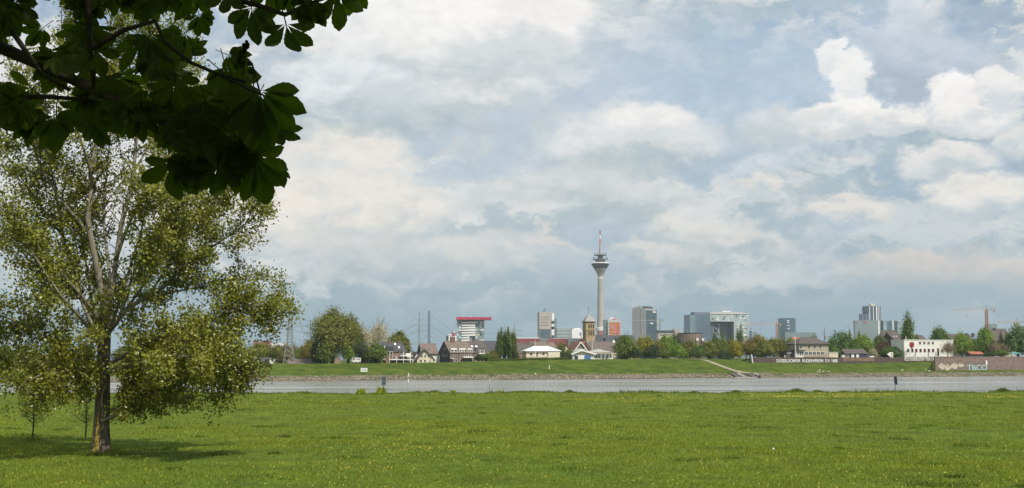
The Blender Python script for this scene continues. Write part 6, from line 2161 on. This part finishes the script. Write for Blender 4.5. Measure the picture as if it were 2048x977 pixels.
for i in range(3):
    a_, c_ = pv[i], pv[i + 1]
    tr.tube([(b.x(1429.5), 6, c_), (b.x(1434), 6, c_ - (c_ - a_) * .18), (b.x(1438.5), 6, c_ - (c_ - a_) * .55), (b.x(1441), 6, a_)], .6, 6)
    tr.tube([(b.x(1429.5), 6, a_), (b.x(1441), 6, a_)], .4, 6)
b.part('truss', mat('truss_steel', (.45, .48, .50), .5), tr)
b.box('small_block', BGLASS, 1499.5, 1504.5, 662, None, 2, 14)
b.box('small_block_sign', REDP, 1501, 1503.5, 657, 659.5, 4, 4.5)
b.part('sign_post', STEELG, MB().tube([(b.x(1502), 4.3, b.z(662)), (b.x(1502), 4.3, b.z(659))], .2, 5))

# ---- blue glass tower and slab
b = Bld('blue_tower', 'rounded blue glass tower right of the orange crane', 'tower', 1565, 1900, 5)
x0, x1 = b.x(1566), b.x(1594.5)
w = x1 - x0
prf = [(x0, 4), (x0 + w * .25, .8), (x0 + w * .55, 0), (x0 + w * .85, .9), (x1, 5), (x1, 22), (x0, 22)]
zt = b.z(636.5)
mbx = MB().add([(x, y, -1) for x, y in prf] + [(x, y, zt) for x, y in prf], [tuple(range(6, -1, -1)), tuple(range(7, 14))] + [(i, (i + 1) % 7, 7 + (i + 1) % 7, 7 + i) for i in range(7)])
b.part('core', BGLASS, mbx)
b.grid(mat('tower_mullion', (.20, .27, .32), .5), 1566.5, 1594, 637, 681, 7, 12, y=-.1, t=.35, proud=.1)
b.wins([1577.5], 641, 643, 4, y=-.35, frame=False, m=WHITEB, name='blind')
for py in (644.5, 650.5, 657):
    b.wins([1578], py, py + 1.6, 4, y=-.35, frame=False, m=WHITEB, name='blind')
b = Bld('glass_slab', 'low blue glass slab in front of the rounded blue tower', 'office block', 1571, 1800, 5)
b.box('core', mat('slab_glass', (.18, .26, .29), .3, .2, .05, spec=.5), 1571.5, 1632, 665.5, None, 0, 14)
b.grid(MATS['light_band'], 1571.5, 1632, 665.5, 681, 22, 4, t=.5)

# ---- stepped tower on the right
b = Bld('stepped_tower', 'stepped dark tower with white vertical ribs above a broad glass podium', 'tower', 1712, 2000, 3)
DK = mat('tower_dark_blue', (.085, .11, .15), .4, .15, .05, spec=.5)
b.box('tall_slab', DK, 1736.5, 1764, 612.5, None, 2, 26)
b.box('low_slab', mat('slab_navy', (.10, .125, .175), .4, .12, .05), 1721.5, 1741, 628.5, None, -2, 1.9)
for p, w_ in ((1741, 1.2), (1748.3, 1.4), (1754.3, 2.4), (1758.7, 1), (1761.5, .8)):
    b.box('rib', WHITEB, p, p + w_, 612.6, None, 1.2, 1.98)
for p in (1727, 1733.5, 1738.5):
    b.box('rib', mat('rib_grey', (.30, .33, .38), .5), p, p + .9, 628.6, None, -2.6, -2.03)
b.box('roof_house', mat('roof_house_pale', (.62, .60, .46), .7), 1744, 1752, 608, 612.4, 8, 16)
b.part('roof_mast', FRAME, MB().tube([(b.x(1749.5), 12, b.z(608)), (b.x(1749.5), 12, b.z(604.5))], .5, 6))
b.box('podium', mat('podium_glass', (.24, .30, .315), .3, .15, .04, spec=.5), 1712, 1762, 641.5, None, -10, 0)
b.grid(MATS['light_band'], 1727, 1762, 642, 676, 14, 8, y=-10.02, t=.5)
b.grid(MATS['light_band'], 1712, 1727, 642, 676, 1, 8, y=-10.02, t=.35)
b.box('light_corner', WHITEB, 1757.5, 1760.5, 641.7, None, -10.8, -10.03)
for p in (1713.5, 1729):
    b.box('red_sign', mat('sign_red', (.45, .13, .15), .6), p, p + (2.4 if p < 1720 else 5), 643.5, 646.8, -10.6, -10.2)
for i, (p0, p1, t_) in enumerate(((1768, 1775, 641.5), (1775.2, 1783, 643), (1785, 1790, 641), (1791, 1796, 642), (1796.2, 1808, 643))):
    b.box('annex_slab', [PGLASS, BGLASS, mat('slab_white_glass', (.45, .50, .50), .4), DGLASS, PGLASS][i], p0, p1, t_, None, 0 + i, 14)
b.box('red_sign', MATS['sign_red'], 1797, 1800, 643.8, 646, 3.5, 3.9)
b = Bld('far_block', 'pale grey-green office block showing behind the red crane mast', 'office block', 1980, 1900, 4)
b.box('core', mat('far_block_glass', (.20, .26, .27), .4, .1, .05), 1980, 1995.5, 648.5, None, 0, 14)
b.grid(MATS['light_band'], 1980, 1995.5, 648.5, 672, 4, 8, t=.6)
b = Bld('brick_factory', 'far red-brown factory block left of the wood, half hidden by the poplar', 'factory', 508, 1500, 4)
b.box('wall', mat('far_brick', (.26, .12, .11), .85), 506, 541, 682.5, None, 0, 15)
b.box('roof_edge', DGREY, 505.5, 541.5, 681.5, 682.4, -.5, 15.5)
b.box('white_hall', WHITEB, 541.5, 566, 687, None, -2, 12)

# ---------------------------------------------------------------- cranes, pylons, bridge pylon
def lattice(pts, w0, w1, n, r, mb=None):
    """square lattice mast between two points along z"""
    mb = mb or MB()
    (x0, y0, z0), (x1, y1, z1) = pts
    cs = []
    for i in range(n + 1):
        f = i / n
        w = w0 + (w1 - w0) * f
        cs.append([(x0 + (x1 - x0) * f + sx * w, y0 + (y1 - y0) * f + sy * w, z0 + (z1 - z0) * f) for sx, sy in ((-1, -1), (1, -1), (1, 1), (-1, 1))])
    for j in range(4):
        mb.tube([c[j] for c in cs], r, 4, cap=False)
    for i in range(n):
        for j in range(4):
            a, b_ = cs[i][j], cs[i + 1][(j + 1) % 4]
            c, d = cs[i][(j + 1) % 4], cs[i + 1][j]
            mb.tube([a, b_], r * .6, 3, cap=False)
            mb.tube([c, d], r * .6, 3, cap=False)
    return mb


def crane(label, px, top, jib_l, jib_r, jib_y, Y, m, mjib, w=1.1):
    X = PX(px, Y)
    g = far_ground(X, Y)
    o = thing('tower_crane', label, 'crane', (X, Y, g))
    h = PZ(jib_y, Y) - g
    s = Y / FPX
    lattice([(0, 0, -.5), (0, 0, h)], w, w, int(h / 3), .32).build('mast', m, o)
    jl, jr = (jib_l - px) * s, (jib_r - px) * s
    jb = MB()
    for a, e in ((0, jl), (0, jr)):
        n = max(3, int(abs(e - a) / 3))
        tp = [(a + (e - a) * i / n, 0, h + 1.6 - .5 * i / n) for i in range(n + 1)]
        for yy in (-.6, .6):
            bt = [(a + (e - a) * i / n, yy, h) for i in range(n + 1)]
            jb.tube(bt, .17, 4, cap=False)
            for i in range(n):
                jb.tube([bt[i], tp[i + 1]], .09, 3, cap=False)
                jb.tube([tp[i], bt[i + 1]], .09, 3, cap=False)
        jb.tube(tp, .16, 4, cap=False)
    jb.build('jib', mjib, o)
    zt = PZ(top, Y) - g
    MB().tube([(0, 0, h), (0, 0, zt)], [.7, .25], 5).build('apex', m, o)
    MB().tube([(0, 0, zt), (jl * .6, 0, h + 1.4)], .08, 4).tube([(0, 0, zt), (jr * .9, 0, h + 1.4)], .08, 4).build('tie_bar', DGREY, o)
    MB().box(jr * .78, jr * .98, -.9, .9, h - 2.2, h - .1).build('counterweight', CONC, o)
    MB().box(-1.9, -.4 - w, -.8, .8, h - 2.6, h - .2).build('cab', FRAME, o)
    tl = jl * .55
    MB().tube([(tl, 0, h), (tl, 0, h - 7)], .07, 4).box(tl - .4, tl + .4, -.4, .4, h - 7.8, h - 7).build('hook', DGREY, o)
    return o


crane('orange tower crane left of the rounded blue glass tower', 1555, 637, 1497, 1563, 648.5, 1500, CRANE, CRANE)
crane('pale red tower crane with a long pale jib above the quay terrace trees', 1976, 612, 1904, 1995, 620.5, 1300, CRANER, mat('crane_pale', (.44, .36, .30), .6))
crane('orange crane whose jib shows above the large full green tree', 2036, 640, 1998, 2056, 646, 1500, CRANE, CRANE)
crane('thin grey crane whose jib crosses in front of the office tower', 1320, 636, 1237, 1330, 642, 1700, STEELG, STEELG, .7)


def pylon(label, px, top, base_w, arms, Y, m, r=.12, n=12):
    X = PX(px, Y)
    g = far_ground(X, Y)
    o = thing('lattice_pylon', label, 'pylon', (X, Y, g))
    s = Y / FPX
    h = PZ(top, Y) - g
    mb = MB()
    hk = h * .32
    lattice([(0, 0, -.3), (0, 0, hk)], base_w * s, base_w * s * .5, max(3, n // 3), r, mb)
    lattice([(0, 0, hk), (0, 0, h)], base_w * s * .5, .25, n, r * .8, mb)
    mb.build('mast', m, o)
    ends = []
    for py, hw in arms:
        z = PZ(py, Y) - g
        a = MB()
        for sg in (-1, 1):
            a.tube([(0, -.4, z), (sg * hw * s, 0, z + .2)], r * .8, 4, cap=False).tube([(0, .4, z), (sg * hw * s, 0, z + .2)], r * .8, 4, cap=False).tube([(0, 0, z + 1.4), (sg * hw * s, 0, z + .2)], r * .7, 4, cap=False)
            a.tube([(sg * hw * s, 0, z + .2), (sg * hw * s, 0, z - 1.4)], r * 1.2, 5)
            ends.append((X + sg * hw * s, Y, g + z - 1.4))
        a.build('crossarm', m, o)
    return ends


STG = mat('pylon_green_steel', (.27, .29, .22), .6, .1, .3, metal=.2)
e1 = pylon('tall lattice pylon with three crossarms beside the wood', 579, 602, 11, [(626, 16), (640, 20), (655, 24)], bank_Y(579, 62), STG, .13, 14)
e2 = pylon('distant grey lattice pylon left of the bridge pylon', 838, 625, 5, [(641, 14), (652, 17), (664, 19)], 1250, mat('pylon_grey', (.27, .30, .30), .6), .25)
e3 = pylon('distant lattice pylon beside the columnar poplars', 1029, 645, 4, [(661, 13), (671, 17)], 1500, MATS['pylon_grey'], .28)
pylon('faint small lattice mast above the trees right of the rowing clubhouse', 1650, 655, 3, [(664, 5), (670, 6)], 1500, MATS['pylon_grey'], .22)
cab = mat('cable_grey', (.12, .13, .14), .6)
for i, (a, c) in enumerate(list(zip(e1, e2)) + list(zip(e2[2:], e3))):
    a, c = Vector(a), Vector(c)
    o = thing('power_cable', 'power cable sagging between the lattice pylons', 'cable', a, 0, 'power cables between the pylons')
    L_ = (c - a).length
    pts = [(c - a) * f - Vector((0, 0, 4 * f * (1 - f) * L_ * .018)) for f in [j / 16 for j in range(17)]]
    MB().tube(pts, [.05 + .06 * j / 16 for j in range(17)], 4).build('cable', cab, o)
# bridge pylon with stays
X = PX(857.5, 2900)
o = thing('bridge_pylon', 'slim blue-grey pylon of a distant cable-stayed bridge', 'bridge', (X, 2900, far_ground(X, 2900)))
s_ = 2900 / FPX
h_ = PZ(622, 2900) - o.location.z
STB = mat('bridge_blue', (.14, .185, .22), .5, .08, .02)
MB().prism([(-3.4, -2), (3.4, -2), (2.6, h_), (-2.6, h_)], -3, 3).build('pylon', STB, o)
for i, f in enumerate((.93, .72, .5)):
    for sg in (-1, 1):
        MB().tube([(0, 0, h_ * f), (sg * (70 + 0) * s_ * (1.5 * f + .25), 0, 14)], .35, 4).build('stay_cable', STB, o)
MB().box(-200, 200, -8, 8, 8, 13).build('bridge_deck', STB, o)

# ---------------------------------------------------------------- railway bridge glimpsed through the poplar at the left
Y = 520
X = PX(100, Y)
g = WATER - 1
o = thing('railway_bridge', 'steel railway bridge with a pale deck edge seen through the poplar crown', 'bridge', (X, Y, g))
k = Y / FPX
zd = PZ(711.5, Y) - g
xl = PX(-420, Y) - X
MB().box(xl, 0, 0, 9, zd - .2, zd + .75).build('deck_edge', WHITEB, o)
MB().box(xl, .5, .2, 8.8, zd - 2.4, zd - .22).build('girder', DGREY, o)
for p0, p1 in ((20, 52), (-190, -160)):
    MB().box(PX(p0, Y) - X, PX(p1, Y) - X, 1, 8, -1, zd - 2.42).build('pier', mat('pier_stone', (.13, .135, .14), .9, .2, .5), o)
tr = MB()
xs_ = [PX(p, Y) - X for p in (30, 5, -20, -50, -90, -140, -200, -260)]
zs_ = [zd + v for v in (.8, 5.5, 9.5, 12.5, 14.5, 15, 15, 14)]
for yy in (.6, 8.4):
    tr.tube([(x, yy, z) for x, z in zip(xs_, zs_)], .45, 5)
    for i in range(1, len(xs_)):
        tr.tube([(xs_[i], yy, zd + .7), (xs_[i], yy, zs_[i])], .25, 4)
        tr.tube([(xs_[i - 1], yy, zd + .7), (xs_[i], yy, zs_[i])], .22, 4)
tr.build('arch_truss', STEELG, o)

# ================================================================ SMALL THINGS ON THE BANKS
# kilometre board on the far bank
p = hit(728, 748)
o = thing('kilometre_board', 'white kilometre board with grey figures on two posts on the dike', 'sign', (p.x, p.y, far_ground(p.x, p.y)))
k = p.y / FPX
zb, zt = PZ(744, p.y) - o.location.z, PZ(736.4, p.y) - o.location.z
w = 6.6 * k
pn = MB().box(-w, w, -.05, .05, zb, zt).build('panel', LETTER, o)
for sx in (-.85, .85):
    MB().tube([(sx * w, .12, -.2), (sx * w, .12, zt - .1)], .06, 6).build('post', STEELG, o)


class _B:                                     # adapter so that lettering() can work in metres
    def __init__(s, root): s.root = root
    def x(s, v, y=0): return v
    def z(s, v, x=0, y=0): return v


lettering(_B(o), '738', -w * .72, w * .72, zt - .28, zb + .28, -.065, mat('grey_numerals', (.30, .30, .30), .7), 'numerals', bold=.005, th=.02)

# markers on the near bank
def near_thing(name, label, cat, px, base=787):
    d = pix_dir(px, base)
    Y = 190.0
    for _ in range(20):
        Y = float(Ye(PX(px, Y, base))) - 1.2
    X = PX(px, Y, base)
    return thing(name, label, cat, (X, Y, float(near_z(X, Y)))), Y


o, Y = near_thing('river_sign', 'dark grey navigation panel on a rusty post at the near river edge', 'sign', 767.5)
k = Y / FPX
zb, zt = PZ(771, Y) - o.location.z, PZ(753, Y) - o.location.z
MB().box(-4.6 * k, 3.9 * k, -.05, .05, zb, zt).build('panel', mat('panel_grey', (.10, .125, .14), .6, .25, 3), o)
fr = MB()
for x0, x1, z0, z1 in ((-4.9, 4.2, zt, zt + .07), (-4.9, 4.2, zb - .07, zb)):
    fr.box(x0 * k, x1 * k, -.08, .08, z0, z1)
for x0 in (-4.9, 3.9):
    fr.box(x0 * k, (x0 + .5) * k, -.08, .08, zb, zt)
fr.build('frame', mat('sign_frame_grey', (.33, .35, .36), .6), o)
MB().box(-4.4 * k, 3.6 * k, -.075, -.052, zt - .4, zt - .3).build('stiffener', DGREY, o)
MB().box(-4.4 * k, 3.6 * k, -.075, -.052, zb + .25, zb + .33).build('stiffener', DGREY, o)
MB().tube([(-.05, .1, -.2), (-.02, .1, zt - .1)], .055, 8).build('post', mat('rusty_post', (.14, .075, .045), .9, .3, 3), o)
o, Y = near_thing('marker_pole', 'white topped pale green river marker pole beside the grey panel', 'pole', 816.5)
zt = PZ(746.5, Y) - o.location.z
for nm, f0, f1, m in (('pale_shaft', -.15, .50, mat('faded_teal', (.28, .42, .37), .7)), ('white_band', .50, .68, FRAME), ('green_band', .68, .82, mat('band_green', (.22, .36, .17), .7)), ('white_top', .82, 1.0, FRAME)):
    MB().lathe([(.085, zt * f0 if f0 > 0 else -.2), (.085, zt * f1)], 10).build(nm, m, o)
o, Y = near_thing('marker_pole', 'thin grey river marker pole in the middle of the near river edge', 'pole', 979)
zt = PZ(757, Y) - o.location.z
MB().lathe([(.05, -.2), (.045, zt)], 8).build('shaft', STEELG, o)
MB().lathe([(.07, zt * .62), (.07, zt * .98)], 8).build('pale_sleeve', mat('pale_sleeve', (.50, .52, .50), .6), o)
o, Y = near_thing('river_sign', 'narrow dark sign board seen edge-on on a thin post at the near river edge', 'sign', 1793)
zt, zb = PZ(753.5, Y) - o.location.z, PZ(770, Y) - o.location.z
MB().prism([(-.02, zb), (.06, zb), (-.02, zt), (-.20, zt), (-.16, zb + .4)], -.5, .5).build('panel', mat('dark_teal_paint', (.02, .035, .04), .5), o)
MB().tube([(.03, .55, -.2), (.03, .55, zt - .2)], .04, 6).build('post', DGREY, o)
# white posts on the far bank
for px, t_, b_, w_, lab in ((1098.5, 731, 739.5, 1.7, 'white marker post on the dike below the pavilion'), (1478.5, 742.5, 750.5, .8, 'thin white post on the stony bank left of the boat landing'), (1850.3, 737.8, 741.8, 1.0, 'short white post on the grass before the quay wall corner'), (1071, 746.5, 749.5, 2.6, 'low white marker stone on the bank below the pavilion')):
    p = hit(px, b_)
    small_post('marker_post', lab, px, t_, b_, p.y, w_)
# boat landing
p = hit(1495, 754)
Yl = float(Yb(PX(1495, 473)))
b = Bld('boat_landing', 'wooden boat landing with two dark ramps and a pale deck at the waterline', 'landing', 1466, float(Yb(PX(1466, 470))) - 1.2, BR, base=WATER - .1)
x1 = b.x(1512)
b.part('deck', mat('pale_deck', (.45, .44, .40), .8, .1, 2), MB().box(0, x1, -.8, .6, .25, .5))
b.part('float', mat('dark_float', (.05, .05, .055), .7), MB().box(.2, x1 - .2, -.7, .5, -.3, .249))
RAMP = mat('dark_ramp_boards', (.085, .072, .068), .85, .2, 1.5)
for xa, xb in ((b.x(1474), b.x(1490)), (b.x(1506), b.x(1524))):
    rp = b.part('ramp', RAMP, MB().prism_x([(.2, .3), (.2, .5), (6.2, 1.98), (6.2, 1.78)][::-1], xa, xb))
    for xe in (xb,):
        b.part('ramp_edge', mat('whitewashed_edge', (.62, .60, .53), .8), MB().prism_x([(.8, .67), (.8, .80), (5.5, 1.96), (5.5, 1.83)][::-1], xe - .2, xe + .2), rp)
b.part('bow_board', mat('maroon_paint', (.10, .045, .05), .7), MB().box(b.x(1510), b.x(1519), -.6, .1, .51, 1.2))
# white scrap in the meadow
d = pix_dir(1547, 904)
Y = -EYE / d.z * d.y
X = PX(1547, Y, 904)
me = MB().add([(-.06, 0, 0), (.05, .02, .02), (.06, .04, .12), (-.04, .04, .14), (0, -.04, .08)], [(0, 1, 4), (1, 2, 4), (2, 3, 4), (3, 0, 4), (0, 3, 2, 1)]).mesh('paper_scrap', FRAME)
o = put('paper_scrap', me, None, (X, Y, float(near_z(X, Y)) + .04))
tag(o, 'crumpled white scrap of paper lying in the meadow grass', 'litter')


# ---------------------------------------------------------------- people and birds on the far shore
def skin(name, pts, edges, rad, m, parent, sub=1):
    me = bpy.data.meshes.new(name)
    me.from_pydata(pts, edges, [])
    o = put(name, me, parent)
    md = o.modifiers.new('skin', 'SKIN')
    for i, v in enumerate(me.skin_vertices[0].data):
        r = rad[i]
        v.radius = (r, r)
        v.use_root = (i == 0)
    sb = o.modifiers.new('sub', 'SUBSURF')
    sb.levels = sb.render_levels = sub
    me.materials.append(m)
    return o


SKIN = mat('skin', (.45, .29, .21), .6, .05, 5)


def person(px, py, label, shirt, trousers, sit=False, rz=0.0, hair=(.06, .04, .03)):
    p = hit(px, py)
    root = thing('person', label, 'person', (p.x, p.y, far_ground(p.x, p.y)), rz)
    hz = .42 if sit else .92                      # hip height
    if sit:
        leg = lambda s: [(.10 * s, -.02, hz), (.13 * s, -.44, hz + .06), (.13 * s, -.52, .06), (.13 * s, -.70, .03)]
    else:
        leg = lambda s: [(.09 * s, 0, hz), (.11 * s, -.03, .48), (.12 * s, .03, .07), (.13 * s, -.14, .03)]
    pts = [(0, 0, hz), (0, .02, hz + .28), (0, .02, hz + .50), (0, .01, hz + .60), (0, -.01, hz + .74)]
    ed = [(0, 1), (1, 2), (2, 3), (3, 4)]
    rad = [.13, .12, .13, .05, .095]
    for s in (-1, 1):
        l = leg(s)
        k = len(pts)
        pts += l
        ed += [(0, k), (k, k + 1), (k + 1, k + 2), (k + 2, k + 3)]
        rad += [.085, .06, .04, .04]
        k = len(pts)
        arm = [(.19 * s, .02, hz + .48), (.25 * s, -.02, hz + .22), (.22 * s, -.2, hz + .06), (.21 * s, -.27, hz + .03)]
        pts += arm
        ed += [(2, k), (k, k + 1), (k + 1, k + 2), (k + 2, k + 3)]
        rad += [.055, .042, .033, .035]
    bo = skin('body', pts, ed, rad, SKIN, root)
    # clothes follow the body
    pt2 = [(0, 0, hz - .02), (0, .02, hz + .28), (0, .02, hz + .50)]
    e2, r2 = [(0, 1), (1, 2)], [.15, .14, .15]
    for s in (-1, 1):
        k = len(pt2)
        pt2 += [(.19 * s, .02, hz + .48), (.25 * s, -.02, hz + .22)]
        e2 += [(2, k), (k, k + 1)]
        r2 += [.075, .06]
    skin('shirt', pt2, e2, r2, shirt, root)
    pt3, e3_, r3 = [(0, 0, hz)], [], [.145]
    for s in (-1, 1):
        l = leg(s)
        k = len(pt3)
        pt3 += l[:3]
        e3_ += [(0, k), (k, k + 1), (k + 1, k + 2)]
        r3 += [.10, .078, .06]
    skin('trousers', pt3, e3_, r3, trousers, root)
    hm = MB().lathe([(.02, -.02), (.09, .0), (.112, .06), (.09, .13), (.02, .16)], 10)
    hm.v = [(v[0], v[1] + .015, v[2] + hz + .71) for v in hm.v]
    hm.build('hair', mat('dark_hair', hair, .7), root, smooth=True)


DKB = mat('dark_blue_cloth', (.05, .06, .09), .9)
PALE = mat('pale_cloth', (.62, .60, .50), .9)
person(1657.5, 747.5, 'person in a white top and dark trousers sitting on the stones by the water', mat('white_cloth', (.75, .78, .76), .9), DKB, sit=True)
person(1639.6, 746, 'person dressed all in pale cream standing on the stony bank', PALE, PALE)


def bird(px, py, label, grp):
    p = hit(px, py)
    o = thing('goose', label, 'bird', (p.x, p.y, far_ground(p.x, p.y) - .02), random.Random(px).uniform(-.6, .6), grp)
    m = mat('white_plumage', (.78, .77, .72), .8)
    skin('body', [(0, 0, .34), (.22, 0, .36), (-.2, 0, .36), (-.36, 0, .40), (.30, 0, .56), (.30, 0, .74), (.38, 0, .76)], [(0, 1), (0, 2), (2, 3), (1, 4), (4, 5), (5, 6)], [.15, .11, .11, .03, .04, .05, .03], m, o)
    MB().tube([(.40, 0, .755), (.48, 0, .74)], [.025, .01], 5).build('beak', ORANGE, o)
    for s in (-1, 1):
        MB().tube([(.02, .06 * s, .24), (.03, .06 * s, .02), (.10, .06 * s, .01)], .014, 4).build('leg', ORANGE, o)


for px, py in ((1635.4, 745.6), (1646.4, 745.2)):
    bird(px, py, 'white goose on the bank grass beside the person in cream', 'geese beside the person in cream')
for px, py in ((1803, 742.6), (1805.6, 742.4)):
    bird(px, py, 'white goose of the pair above the stones before the canoe club', 'geese before the canoe club')
for px, py in ((1857.5, 744), (1859.5, 744)):
    bird(px, py, 'white goose of the close pair near the quay wall corner', 'geese near the quay wall corner')


# ---------------------------------------------------------------- the air itself
hz = MB().box(-3060, 3060, -260, 5620, -9, 262)
ho = hz.build('haze', None, kind='stuff')
tag(ho, 'thin pale haze filling the air over the river and city', 'haze')
hm = bpy.data.materials.new('haze')
hm.use_nodes = True
t = NT(hm.node_tree)
out = t.n('ShaderNodeOutputMaterial')
vol = t.n('ShaderNodeVolumePrincipled')
vol.inputs['Color'].default_value = (0.80, 0.90, 1.0, 1)
vol.inputs['Density'].default_value = 0.00005
vol.inputs['Anisotropy'].default_value = 0.0
t.t.links.new(vol.outputs[0], out.inputs['Volume'])
ho.data.materials.append(hm)
